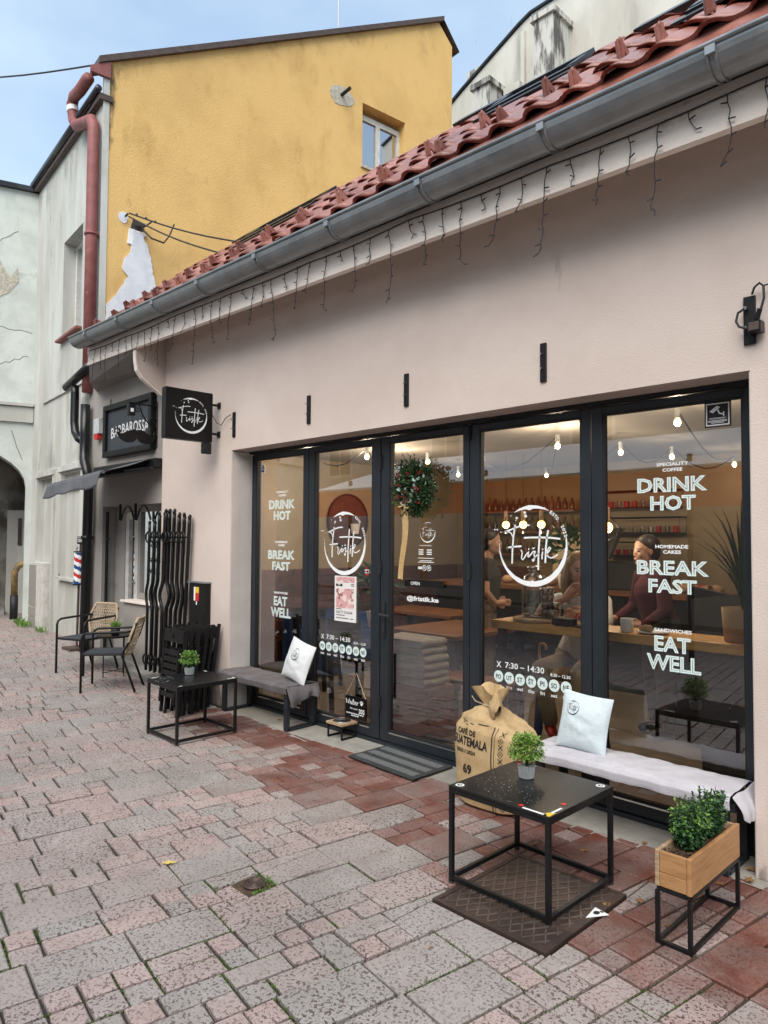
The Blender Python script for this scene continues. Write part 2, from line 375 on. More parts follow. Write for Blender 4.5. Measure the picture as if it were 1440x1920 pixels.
# ------------------------------------------------------------------ mesh helpers
class MB:
    def __init__(s):
        s.v = []; s.f = []; s.mi = []; s.m = 0; s.col = None; s.cols = []
    def add(s, vs_, fs):
        n = len(s.v)
        s.v += [V(p) for p in vs_]
        for f in fs:
            s.f.append(tuple(i + n for i in f)); s.mi.append(s.m)
        return s
    def poly(s, pts): return s.add(pts, [tuple(range(len(pts)))])
    def bb(s, x0, x1, y0, y1, z0, z1):
        return s.add([(x, y, z) for z in (z0, z1) for y in (y0, y1) for x in (x0, x1)],
                     [(0, 2, 3, 1), (4, 5, 7, 6), (0, 1, 5, 4), (2, 6, 7, 3), (0, 4, 6, 2), (1, 3, 7, 5)])
    def bar(s, p, q, w, d, up=(0, 0, 1)):
        p = V(p); q = V(q); a = (q - p).normalized(); u = V(up)
        if abs(a.dot(u)) > .98: u = V((1, 0, 0)) if abs(a.x) < .9 else V((0, 1, 0))
        x = a.cross(u).normalized() * (w / 2); y = x.cross(a).normalized() * (d / 2)
        c = [o + i * x + j * y for o in (p, q) for i, j in ((-1, -1), (1, -1), (1, 1), (-1, 1))]
        return s.add(c, [(0, 3, 2, 1), (4, 5, 6, 7), (0, 1, 5, 4), (1, 2, 6, 5), (2, 3, 7, 6), (3, 0, 4, 7)])
    def tube(s, pts, r, seg=6, cap=True, closed=False):
        pts = [V(p) for p in pts]; n = len(pts); rs = r if isinstance(r, (list, tuple)) else [r] * n
        rings = []; pu = None
        for i, p in enumerate(pts):
            a = pts[(i + 1) % n] if (closed or i < n - 1) else p; b = pts[i - 1] if (closed or i > 0) else p
            t = (a - b)
            t = t.normalized() if t.length > 1e-9 else V((0, 0, 1))
            if pu is None:
                pu = t.orthogonal().normalized()
            u = pu - t * pu.dot(t)
            u = u.normalized() if u.length > 1e-6 else t.orthogonal().normalized()
            pu = u; w = t.cross(u)
            rings.append([p + (u * math.cos(k * 2 * math.pi / seg) + w * math.sin(k * 2 * math.pi / seg)) * rs[i] for k in range(seg)])
        vs_ = [q for g in rings for q in g]; fs = []
        for i in range(n if closed else n - 1):
            j = (i + 1) % n
            for k in range(seg):
                k2 = (k + 1) % seg
                fs.append((i * seg + k, i * seg + k2, j * seg + k2, j * seg + k))
        if cap and not closed:
            fs.append(tuple(range(seg - 1, -1, -1))); fs.append(tuple((n - 1) * seg + k for k in range(seg)))
        return s.add(vs_, fs)
    def lathe(s, prof, seg=16, loc=(0, 0, 0), mtx=None):
        vs_ = []; fs = []; loc = V(loc)
        for r, z in prof:
            for k in range(seg):
                a = 2 * math.pi * k / seg
                p = V((r * math.cos(a), r * math.sin(a), z))
                vs_.append((mtx @ p if mtx else p) + loc)
        for i in range(len(prof) - 1):
            for k in range(seg):
                k2 = (k + 1) % seg
                fs.append((i * seg + k, i * seg + k2, (i + 1) * seg + k2, (i + 1) * seg + k))
        if prof[0][0] > 1e-6: fs.append(tuple(range(seg - 1, -1, -1)))
        if prof[-1][0] > 1e-6: fs.append(tuple((len(prof) - 1) * seg + k for k in range(seg)))
        return s.add(vs_, fs)
    def ball(s, c, r, seg=10, rings=6, sc=(1, 1, 1)):
        prof = [(max(1e-7, math.sin(math.pi * i / rings)) , -math.cos(math.pi * i / rings)) for i in range(rings + 1)]
        n = len(s.v); s.lathe(prof, seg)
        for i in range(n, len(s.v)):
            p = s.v[i]; s.v[i] = V(c) + V((p.x * sc[0], p.y * sc[1], p.z * sc[2])) * r
        return s
    def caps(s, p, q, r1, r2, seg=12):
        p = V(p); q = V(q); a = (q - p).normalized()
        pts = []; rs = []
        for i in range(4):
            t = math.pi / 2 * i / 3.2
            pts.append(p - a * r1 * math.cos(t)); rs.append(max(1e-3, r1 * math.sin(t)))
        pts.append(p); rs.append(r1); pts.append(q); rs.append(r2)
        for i in range(3, -1, -1):
            t = math.pi / 2 * i / 3.2
            pts.append(q + a * r2 * math.cos(t)); rs.append(max(1e-3, r2 * math.sin(t)))
        return s.tube(pts, rs, seg)
    def prism(s, pts, d):            # 3D polygon extruded by vector d
        n = len(pts); pts = [V(p) for p in pts]; d = V(d)
        return s.add(pts + [p + d for p in pts], [tuple(range(n)), tuple(range(2 * n - 1, n - 1, -1))] + [(i, i + n, (i + 1) % n + n, (i + 1) % n) for i in range(n)])
    def grid(s, fn, nu, nv):
        return s.add([fn(i / nu, j / nv) for j in range(nv + 1) for i in range(nu + 1)],
                     [(j * (nu + 1) + i, j * (nu + 1) + i + 1, (j + 1) * (nu + 1) + i + 1, (j + 1) * (nu + 1) + i) for j in range(nv) for i in range(nu)])
    def ribbon(s, fr, pts, w):       # flat stroke in a frame (a, b) -> world
        n = len(pts); ws = w if isinstance(w, (list, tuple)) else [w] * n
        vs_ = []
        for i, (x, y) in enumerate(pts):
            x0, y0 = pts[max(0, i - 1)]; x1, y1 = pts[min(n - 1, i + 1)]
            dx, dy = x1 - x0, y1 - y0; l = math.hypot(dx, dy) or 1
            nx, ny = -dy / l * ws[i] / 2, dx / l * ws[i] / 2
            vs_ += [fr(x - nx, y - ny), fr(x + nx, y + ny)]
        return s.add(vs_, [(2 * i, 2 * i + 2, 2 * i + 3, 2 * i + 1) for i in range(n - 1)])
    def text(s, key, fr, x0, x1, y0, y1):
        vs_, fs, _ = _TX[key]
        return s.add([fr(x0 + a * (x1 - x0), y0 + b_ * (y1 - y0)) for a, b_ in vs_], fs)
    def disc(s, fr, cx, cy, rx, ry=None, n=14):
        ry = ry or rx
        return s.add([fr(cx + rx * math.cos(2 * math.pi * k / n), cy + ry * math.sin(2 * math.pi * k / n)) for k in range(n)], [tuple(range(n))])
    def rect(s, fr, x0, x1, y0, y1): return s.add([fr(x0, y0), fr(x1, y0), fr(x1, y1), fr(x0, y1)], [(0, 1, 2, 3)])
    def build(s, name, m, parent=None, smooth=False, kind=None, bev=0):
        me = D.meshes.new(name)
        vs_ = s.v
        if parent:
            inv = wmat(parent).inverted()
            vs_ = [inv @ p for p in vs_]
        me.from_pydata([tuple(p) for p in vs_], [], s.f)
        for k in (m if isinstance(m, (list, tuple)) else [m]):
            me.materials.append(M[k])
        if isinstance(m, (list, tuple)): me.polygons.foreach_set('material_index', s.mi)
        if smooth: me.polygons.foreach_set('use_smooth', [True] * len(me.polygons))
        if s.col is not None:
            a = me.color_attributes.new('tone', 'FLOAT_COLOR', 'CORNER')
            a.data.foreach_set('color', list(s.col) * len(a.data))
        elif s.cols:
            a = me.color_attributes.new('tone', 'FLOAT_COLOR', 'CORNER')
            fl = []
            for p in me.polygons: fl += list(s.cols[p.index]) * len(p.vertices)
            a.data.foreach_set('color', fl)
        o = D.objects.new(name, me)
        COL.objects.link(o)
        if parent: o.parent = parent
        if kind: o['kind'] = kind
        if bev:
            b_ = o.modifiers.new('edge', 'BEVEL'); b_.width = bev; b_.segments = 2; b_.limit_method = 'ANGLE'; b_.harden_normals = False
        return o

def wmat(o):
    m = o.matrix_basis
    return wmat(o.parent) @ m if o.parent else m.copy()

def tag(o, label, cat, group=None, kind=None):
    o['label'] = label; o['category'] = cat
    if group: o['group'] = group
    if kind: o['kind'] = kind
    return o

def thing(name, loc, label, cat, group=None, rz=0):
    o = D.objects.new(name, None); COL.objects.link(o)
    o.location = loc; o.rotation_euler = (0, 0, rz); o.empty_display_size = .1
    return tag(o, label, cat, group)

def kids(o): return [c for c in D.objects if c.parent == o]

def dup(o, label=None, parent=None, loc=None, rz=None):
    c = o.copy(); COL.objects.link(c)
    if parent: c.parent = parent
    if label: c['label'] = label
    if loc is not None: c.location = loc
    if rz is not None: c.rotation_euler = (0, 0, rz) if not isinstance(rz, tuple) else rz
    for k in kids(o): dup(k, parent=c)
    return c

def frame(o, u, v):
    o = V(o); u = V(u); v = V(v)
    return lambda a, b: o + u * a + v * b
def film(name, matn, fr, x0, x1, y0, y1, wfn, parent, nu=10, nv=10):   # thin dirt film whose strength follows wfn(u, v)
    mb = MB(); mb.grid(lambda a, b: fr(x0 + a * (x1 - x0), y0 + b * (y1 - y0)), nu, nv)
    mb.cols = [(0, 0, 0, 1)] * len(mb.f); o = mb.build(name, matn, parent)
    at_ = o.data.color_attributes['tone']; k = 0
    for p in o.data.polygons:
        for vi in p.vertices:
            i, j = vi % (nu + 1), vi // (nu + 1); w = wfn(i / nu, j / nv)
            at_.data[k].color = (w, w, w, 1); k += 1
    return o
def wallf(y): return lambda a, b: V((a, y, b))

def gz(x):                                    # the lane climbs gently away from the cafe
    if x > -6: return 0.0
    return .06 * (-6 - x) if x > -9 else .18 + .008 * (-9 - x)

# ------------------------------------------------------------------ the logo: brush ring, lettering, drops (unit radius)
def logo(mb, fr, r, year=True):
    f = lambda a, b: fr(a * r, b * r)
    q = lambda pts: [((x - 727) / 607, (825 - y) / 640 * .92) for x, y in pts]
    def arc(a0, a1, wf, n, rad=1.0):
        pts = []; ws = []
        for i in range(n + 1):
            t = i / n; a = R(a0 + (a1 - a0) * t); w = wf(t)
            pts.append((math.cos(a) * (rad - w * .3), math.sin(a) * (rad - w * .3))); ws.append(w)
        mb.ribbon(f, pts, ws)
    arc(14, -184, lambda t: max(.012, (.17 * math.sin(math.pi * min(1, t * 1.02)) ** .75) * (1 - .45 * t) + .006 * math.sin(t * 70)), 40)
    arc(122, 61, lambda t: max(.012, .085 * math.sin(math.pi * t) ** .8 + .05 * max(0, 1 - abs(t - .45) * 9)), 18)
    for x, y, d in ((598, 243, 22), (615, 305, 25), (450, 337, 20), (30, 540, 13), (78, 542, 14), (150, 588, 10), (432, 378, 9), (115, 742, 11), (122, 835, 11), (340, 292, 9)):
        a, b = q([(x, y)])[0]
        mb.disc(f, a, b, d / 607, n=8)
    St = [([(422, 455), (405, 560), (385, 700), (370, 900), (362, 1150)], 26), ([(222, 582), (330, 548), (420, 510), (520, 480), (600, 465), (682, 468)], 24),
          ([(225, 580), (300, 580), (350, 610), (380, 690)], 18), ([(292, 862), (380, 850), (537, 835)], 26), ([(582, 690), (720, 682), (900, 680), (1050, 685), (1218, 704)], 27),
          ([(877, 505), (865, 650), (850, 850), (842, 1000), (838, 1245)], 28), ([(1014, 555), (990, 680), (975, 850), (962, 1120)], 28),
          ([(526, 902), (545, 930), (550, 970), (540, 1020), (538, 1055), (560, 1075), (590, 1040), (618, 990), (648, 950), (670, 925), (660, 980), (653, 1020), (670, 1025), (700, 985), (740, 935), (775, 920), (792, 932), (765, 960), (765, 990), (778, 1030), (765, 1080), (742, 1098), (730, 1078), (765, 1045), (848, 955)], 19),
          ([(735, 860), (752, 882), (773, 853)], 15), ([(918, 925), (907, 985), (905, 1058)], 22),
          ([(980, 985), (1010, 935), (1042, 895), (1057, 862), (1035, 845), (1008, 880), (985, 955), (1010, 1010), (1058, 1032), (1120, 1010), (1178, 968)], 19)]
    for pts, w in St: mb.ribbon(f, q(pts), w / 607)
    for x, y in ((670, 885), (917, 885)):
        a, b = q([(x, y)])[0]; mb.disc(f, a, b, 13 / 607, n=7)
    if year:
        n = 0
        for i, c in enumerate('ESTD. 2022'):
            a = R(58 - i * 4.6)
            if c == ' ': continue
            h = .085 if c != '.' else .022; w = .065 if c != '.' else .022
            up = V((math.cos(a), math.sin(a))); ri = V((math.sin(a), -math.cos(a)))
            base = up * .95
            mb.text('c' + c, lambda x, y: f(base.x + ri.x * x + up.x * y, base.y + ri.y * x + up.y * y), 0, w, 0, h)

# ------------------------------------------------------------------ ground
def sstep(a, b, x):
    t = max(0, min(1, (x - a) / (b - a))); return t * t * (3 - 2 * t)
g = MB()
xs = [60, 20, 8, 3, 0, -3, -6, -7.5, -9, -11, -13, -16, -20, -40, -80]
for i in range(len(xs) - 1):
    a, b = xs[i], xs[i + 1]
    g.add([(a, -60, gz(a) - .017), (b, -60, gz(b) - .017), (b, 60, gz(b) - .017), (a, 60, gz(a) - .017)], [(0, 1, 2, 3)])
g.build('ground', 'joint', kind='structure')

pav = D.objects.new('pavement', None); COL.objects.link(pav); pav['kind'] = 'structure'
TH = R(-8.5)
cu_, su_ = math.cos(TH), math.sin(TH)
O0 = V((-2.413, 1.412))
def uv2(u, v): return (O0.x + u * cu_ - v * su_, O0.y + u * su_ + v * cu_)
def clip(poly, nx, ny, d):        # keep nx*x + ny*y <= d
    o = []
    for i in range(len(poly)):
        p, q = poly[i], poly[(i + 1) % len(poly)]
        a = nx * p[0] + ny * p[1] - d; b = nx * q[0] + ny * q[1] - d
        if a <= 0: o.append(p)
        if (a < 0 < b) or (b < 0 < a):
            t = a / (a - b); o.append((p[0] + t * (q[0] - p[0]), p[1] + t * (q[1] - p[1])))
    return o
def inset(poly, d):
    n = len(poly); o = []
    cx_ = sum(p[0] for p in poly) / n; cy_ = sum(p[1] for p in poly) / n
    for i in range(n):
        p0, p, p1 = V(poly[i - 1]), V(poly[i]), V(poly[(i + 1) % n])
        a = (p - p0); b = (p1 - p)
        if a.length < 1e-6 or b.length < 1e-6: o.append(p); continue
        a.normalize(); b.normalize()
        na = V((-a.y, a.x)); nb = V((-b.y, b.x)); m = na + nb
        if m.length < .2: o.append(p + na * d); continue
        m = m / max(.4, m.dot(na)) ; o.append(p + m * d)
    return o
GU = .1245
stones = []
MH = (-2.20, -1.60, 2.49, 3.17)
for bi in range(-60, 22):
    v = -18 + rnd.random() * 3
    u0 = bi * GU * 2
    while v < 30:
        k = rnd.random()
        if k < .42:
            cells = [(u0, v, 2, 3)]; st = 3
        else:
            st = 3
            cells = []
            for row in (0, 1):
                a = rnd.random()
                ls = (2, 1) if a < .42 else (1, 2) if a < .84 else (1, 1, 1)
                x = 0
                for l in ls: cells.append((u0 + row * GU, v + x * GU, 1, l)); x += l
        for (cu0, cv0, du, dv) in cells:
            stones.append((cu0, cv0, cu0 + du * GU, cv0 + dv * GU))
        v += st * GU
def redness(x, y):
    n = noise.noise((x * 1.1, y * 1.1, 3.1)) * .35
    lim = 2.75 + .25 * max(0, -x - 4.2) - .12 * max(0, x + 2)
    t = sstep(lim - .25, lim + .45, y + n)
    if x < -6.0: t *= max(0, 1 - (-6.0 - x) / .8)
    return t
cells = []
camp = V((0, 0, 1.65)); fwd = V((-.7125, .7007, .0386))
for (a, b, c, d) in stones:
    mx_, my_ = uv2((a + c) / 2, (b + d) / 2)
    if my_ > 4.3 and mx_ > -9.2 or mx_ > 4.5 or mx_ < -17 or my_ < -5.2 or my_ > 6: continue
    if mx_ > -9.4 and my_ > 3.9: continue
    w = V((mx_, my_, gz(mx_))) - camp
    dep = w.dot(fwd)
    ang = math.atan2(mx_, my_)
    near = dep > 1 and -2.2 < ang < .1
    dist = w.length
    if not near and (dist > 7 and not (my_ < .5 and dist < 12)): continue
    cells.append((dist if near else dist + 30, a, b, c, d, mx_, my_))
cells.sort()
rest = MB(); n_ind = 0
for (dist, a, b, c, d, mx_, my_) in cells:
    j = .005 + rnd.random() * .003
    jit = lambda: rnd.uniform(-.003, .003)
    poly = [uv2(a + j + jit(), b + j + jit()), uv2(c - j + jit(), b + j + jit()), uv2(c - j + jit(), d - j + jit()), uv2(a + j + jit(), d - j + jit())]
    if mx_ > -6.3: poly = clip(poly, 0, 1, 3.735 + .03 * math.sin(mx_ * 3))
    elif mx_ > -7.35: poly = clip(poly, 0, 1, 3.785)
    elif mx_ > -9.3: poly = clip(poly, 0, 1, 3.63)
    if len(poly) < 3: continue
    pieces = [poly]
    for HX0, HX1, HY0, HY1 in (MH, (-2.965, -2.815, 1.915, 2.065)):
        if not (HX0 - .3 < mx_ < HX1 + .3 and HY0 - .3 < my_ < HY1 + .3): continue
        mid = clip(clip(poly, 1, 0, HX1), -1, 0, -HX0)
        if len(mid) > 2 and (len(clip(clip(mid, 0, 1, HY1), 0, -1, -HY0)) > 2):
            pieces = [clip(poly, 1, 0, HX0 - .008), clip(poly, -1, 0, -HX1 - .008), clip(mid, 0, 1, HY0 - .008), clip(mid, 0, -1, -HY1 - .008)]
    big = (c - a) > GU * 1.5
    tone = (rnd.uniform(0, .45) if big and rnd.random() < .7 else rnd.uniform(.3, 1) if rnd.random() < .72 else rnd.uniform(0, .25))
    colr = (tone, redness(mx_, my_) * rnd.choice((1, 1, .95, .85, .6, .3)), rnd.random(), 1)
    dz = rnd.uniform(-.003, .004); tx, ty = rnd.uniform(-.012, .012), rnd.uniform(-.012, .012)
    for poly in pieces:
        if len(poly) < 3: continue
        ar = abs(sum(poly[i - 1][0] * poly[i][1] - poly[i][0] * poly[i - 1][1] for i in range(len(poly)))) / 2
        if ar < .0012: continue
        n = len(poly); top = inset(poly, .006)
        zt = lambda p: gz(p[0]) + dz + (p[0] - mx_) * tx + (p[1] - my_) * ty
        vs_ = [(p[0], p[1], zt(p)) for p in top] + [(p[0], p[1], zt(p) - .006) for p in poly] + [(p[0], p[1], gz(p[0]) - .035) for p in poly]
        fs = [tuple(range(n))] + [(i + n, (i + 1) % n + n, (i + 1) % n, i) for i in range(n)] + [(i + 2 * n, (i + 1) % n + 2 * n, (i + 1) % n + n, i + n) for i in range(n)]
        if n_ind < 300 and dist < 20:
            m = MB(); m.add(vs_, fs); m.col = colr
            m.build('paving_stone', 'stone', pav); n_ind += 1
        else:
            rest.add(vs_, fs); rest.cols += [colr] * len(fs)
rest.build('paving_stone_field', 'stone', pav, kind='stuff')
# concrete strip along the shopfront and worn mortar beside it
cs = MB()
xs = [-6.0 + i * .12 for i in range(0, 62)]
for i in range(len(xs) - 1):
    f = lambda x: 3.69 + .03 * math.sin(x * 3) + .02 * noise.noise((x * 5, 0, 0))
    a, b = xs[i], xs[i + 1]
    cs.add([(a, f(a), -.004), (b, f(b), -.004), (b, 4.2, .006), (a, 4.2, .006)], [(0, 1, 2, 3)])
cs.build('concrete_strip', 'concrete', kind='structure')

# ------------------------------------------------------------------ cafe building
WY = 3.80
cafe = thing('cafe_building', (-3.6, 4.0, 0), 'low pink cafe with grey folding glass front, red tiled roof and long grey gutter', 'building')
ez = lambda x: -.0205 * (x + 8.5)
SOF = lambda x: 3.735 + ez(x) * 1.03
m = MB()
m.bb(-7.42, -6.0, WY, WY + .3, 0, 3.98); m.bb(-1.24, 4.0, WY, WY + .3, 0, 3.98); m.bb(-6.0, -1.24, WY, WY + .3, 2.512, 3.98)
m.build('wall', 'pink', cafe)
for a in (-6.0, -1.246):
    m = MB(); m.bb(a, a + .006, WY + .006, 4.04, .0, 2.508); m.build('door_reveal', 'reveal', cafe)
# boxed eaves: fascia band and soffit
XL = -8.63
def sl(x0, x1, y0, y1, f0, f1):
    return [(x, y, f(x)) for f in (f0, f1) for y in (y0, y1) for x in (x0, x1)], [(0, 2, 3, 1), (4, 5, 7, 6), (0, 1, 5, 4), (2, 6, 7, 3), (0, 4, 6, 2), (1, 3, 7, 5)]
m = MB(); m.add(*sl(XL, 4.0, 3.42, 3.47, SOF, lambda x: SOF(x) + .22)); m.build('fascia', 'cream', cafe)
m = MB(); m.add(*sl(-7.42, 4.0, 3.47, WY, lambda x: SOF(x) + .20, lambda x: SOF(x) + .24)); m.build('soffit', 'cream', cafe)
m = MB(); m.add(*sl(XL, 4.0, 3.39, 3.44, lambda x: SOF(x) + .222, lambda x: SOF(x) + .30)); m.build('eaves_shadow_board', 'inkblack', cafe)  # blackened so its colour paints in the shadow gap between gutter and fascia
# corbel closing the eaves at the end of the pink wall
pr = [(3.80, 3.88), (3.472, 3.88), (3.472, 3.715), (3.445, 3.70), (3.452, 3.58), (3.47, 3.48), (3.53, 3.40), (3.62, 3.335), (3.71, 3.28), (3.745, 3.25), (3.80, 3.245)]
m = MB(); m.prism([(-7.42, y, z) for y, z in pr], (.035, 0, 0)); m.build('corbel', 'pink', cafe, bev=.006)
m = MB()
for i in range(3, len(pr) - 1):
    (y0, z0), (y1, z1) = pr[i], pr[i + 1]
    m.add([(-7.445, y0 - .004, z0), (-7.380, y0 - .004, z0), (-7.380, y1 - .004, z1), (-7.445, y1 - .004, z1), (-7.445, y0 + .01, z0 + .006), (-7.380, y0 + .01, z0 + .006), (-7.380, y1 + .01, z1 + .006), (-7.445, y1 + .01, z1 + .006)], [(0, 1, 2, 3), (7, 6, 5, 4), (0, 4, 5, 1), (3, 2, 6, 7), (0, 3, 7, 4), (1, 5, 6, 2)])
m.build('corbel_edge', 'cream', cafe)
# gutter with brackets
lipz = lambda x: 4.019 - .0215 * (x + 8.56)
def gut(x, a, r): return V((x, 3.29 - r * math.cos(a), lipz(x) - r * math.sin(a)))
m = MB(); n = 14
GX = [-8.60 + i * .9 for i in range(15)]
for i in range(len(GX) - 1):
    for k in range(n):
        a, b = math.pi * k / n, math.pi * (k + 1) / n
        m.poly([gut(GX[i], a, .11), gut(GX[i + 1], a, .11), gut(GX[i + 1], b, .11), gut(GX[i], b, .11)])
        m.poly([gut(GX[i], b, .106), gut(GX[i + 1], b, .106), gut(GX[i + 1], a, .106), gut(GX[i], a, .106)])
m.poly([gut(-8.6, math.pi * k / n, .11) for k in range(n + 1)])
gutter = m.build('gutter', 'zinc', cafe, smooth=True)
m = MB(); m.tube([gut(x, 0, .112) for x in GX], .0125, 8); m.build('rolled_lip', 'zinc', gutter, smooth=True)
br = None
for i, x in enumerate([-8.15, -7.32, -6.5, -5.65, -4.75, -3.85, -2.97, -2.08, -1.2, -.3]):
    m = MB()
    m.tube([gut(x, math.pi * k / 10, .1135) for k in range(0, 11)], .007, 5)
    m.tube([gut(x + .035, math.pi * k / 10, .1135) for k in range(0, 11)], .006, 5)
    m.bb(x - .004, x + .04, 3.168, 3.186, lipz(x) - .05, lipz(x) - .012)
    m.build('gutter_bracket', 'zinc', gutter)
# roof: deck, single-lap tiles, tin apron, snow guards, roof windows
SLP = .87
nrm = V((0, -SLP, 1)).normalized(); es = V((0, 1, SLP)).normalized()
def rf(x, s, h=0.0): return V((x, 3.33, 4.02)) + es * s + nrm * h
RLEN = 1.95
m = MB(); m.add([rf(-8.5, .02, -.02), rf(3.5, .02, -.02), rf(3.5, RLEN, -.02), rf(-8.5, RLEN, -.02), rf(-8.5, .02, -.09), rf(3.5, .02, -.09), rf(3.5, RLEN, -.09), rf(-8.5, RLEN, -.09)], [(0, 1, 2, 3), (4, 7, 6, 5), (0, 4, 5, 1), (0, 3, 7, 4), (1, 5, 6, 2), (2, 6, 7, 3)])
a = rf(-8.5, RLEN, -.02); b = rf(3.5, RLEN, -.02)
m.add([a, b, V((3.5, 9.4, 2.95)), V((-8.5, 9.4, 2.95))], [(0, 1, 2, 3)])
m.add([(-8.5, 3.9, 3.75), (-8.5, 9.2, 3.0), rf(-8.5, RLEN, -.03), (-8.5, 3.9, 4.4)], [(0, 1, 2, 3)])
roof = m.build('roof', 'tile', cafe)
TW, TG = .24, .395
prof = [(-.5, .008), (-.43, .022), (-.33, .036), (-.20, .040), (-.07, .031), (.06, .015), (.20, .003), (.34, .0), (.46, .005), (.54, .015)]
tm = MB(); npf = len(prof)
for s_, up_ in ((0, .030), (.10, .026), (.47, .0)):
    for a, h in prof: tm.v.append(V((a * TW, s_ - (.03 * h / .04 if s_ == 0 else 0), h + up_)))
for a, h in prof: tm.v.append(V((a * TW, .004, h + .008)))
for j in range(2):
    for i in range(npf - 1): tm.f.append((j * npf + i, j * npf + i + 1, (j + 1) * npf + i + 1, (j + 1) * npf + i))
for i in range(npf - 1): tm.f.append((3 * npf + i, 3 * npf + i + 1, i + 1, i))
tm.mi = [0] * len(tm.f)
tile0 = tm.build('roof_tile', 'tile', None, smooth=False)
tile0.data.polygons.foreach_set('use_smooth', [i < 2 * (npf - 1) for i in range(len(tile0.data.polygons))])
tile0.parent = roof
def tile_m(c, r_):
    x = -8.5 + (c + .5) * TW + .03 * (r_ % 2)
    o = rf(x, r_ * TG, -.008 + rnd.uniform(-.005, .007))
    ex = (V((1, 0, 0)) + nrm * rnd.uniform(-.025, .025)).normalized(); ys = (es + ex * rnd.uniform(-.018, .018)).normalized()
    zz_ = ex.cross(ys).normalized(); ys = zz_.cross(ex)
    return Matrix(((ex.x, ys.x, zz_.x, o.x), (ex.y, ys.y, zz_.y, o.y), (ex.z, ys.z, zz_.z, o.z), (0, 0, 0, 1)))
RINV = wmat(roof).inverted()
windows = [(-6.85, -5.55, 1.45, 1.92), (-3.35, -2.60, 1.45, 1.92), (-1.62, -.7, .92, 1.7)]
first = True
for r_ in range(5):
    for c in range(40):
        x = -8.5 + (c + .5) * TW; s0 = r_ * TG
        if any(w[0] < x < w[1] and w[2] - .1 < s0 + .18 < w[3] for w in windows): continue
        t = tile0 if first else tile0.copy()
        if not first: COL.objects.link(t)
        first = False
        t.matrix_basis = RINV @ tile_m(c, r_)
for c in range(34):                                       # ridge caps
    x = -8.5 + c * .29
    m = MB(); m.tube([rf(x, RLEN - .01, .0) + V((0, .02, 0)), rf(x + .31, RLEN - .01, .006) + V((0, .02, 0))], [.045, .052], 10); m.build('ridge_tile', 'tile', roof, smooth=True)
m = MB()
def apron(a, b):
    x = -8.5 + a * 12; p = rf(x, .05, .014); q = V((x, 3.235, lipz(x) + .004)); return p.lerp(q, b)
m.grid(apron, 30, 2); m.build('eaves_apron', 'tile', roof)
def guard(x, s_):
    m = MB(); w_ = .042
    a0, b0, t0 = rf(x, s_, .03), rf(x, s_ + .10, .03), rf(x, s_ + .04, .125)
    for p, q in ((a0, t0), (t0, b0)): m.bar(p, q, w_, .012, up=(1, 0, 0))
    for d_ in (-.012, .012): m.bar(a0 + V((d_, 0, 0)) - nrm * -.008, t0 + V((d_, 0, 0)), .006, .022, up=(1, 0, 0))
    m.build('snow_guard', 'tile', roof)
for c in range(1, 38, 2):
    guard(-8.5 + (c + .25) * TW, .06); guard(-8.5 + (c + .75) * TW, TG + .06)
for (x0, x1, s0, s1) in windows:
    m = MB()
    def rbar(xa, xb, sa, sb, h0, h1):
        m.add([rf(x, s_, h) for h in (h0, h1) for s_ in (sa, sb) for x in (xa, xb)], [(0, 2, 3, 1), (4, 5, 7, 6), (0, 1, 5, 4), (2, 6, 7, 3), (0, 4, 6, 2), (1, 3, 7, 5)])
    rbar(x0, x1, s0, s0 + .09, -.02, .065); rbar(x0, x1, s1 - .09, s1, -.02, .075); rbar(x0, x0 + .07, s0 + .09, s1 - .09, -.02, .07); rbar(x1 - .07, x1, s0 + .09, s1 - .09, -.02, .07)
    rbar(x0 - .05, x1 + .05, s0 - .14, s0 - .002, .034, .050); rbar(x0 - .55, x0 - .002, s1 - .12, s1 + .05, .02, .07)
    w_ = m.build('roof_window', 'darktin', roof)
    m = MB(); m.add([rf(x0 + .07, s0 + .09, .06), rf(x1 - .07, s0 + .09, .06), rf(x1 - .07, s1 - .09, .06), rf(x0 + .07, s1 - .09, .06)], [(0, 1, 2, 3)])
    m.build('roof_window_pane', 'skyglass', roof)
# weathering on the front wall: drips under the plates and sill, splash at the foot
film('drip_stain', 'damp_stain', wallf(WY - .003), -7.35, -1.3, 2.52, 3.45, lambda u, v: .25 * v + .25 * (1 - v) ** 6, cafe, 30, 10)
film('splash_stain', 'soot_stain', wallf(WY - .003), -7.40, -6.01, 0.0, .6, lambda u, v: .75 * (1 - v) ** 1.5, cafe, 8, 10)
film('splash_stain', 'soot_stain', wallf(WY - .003), -1.23, 1.5, 0.0, .5, lambda u, v: .7 * (1 - v) ** 1.5, cafe, 8, 10)

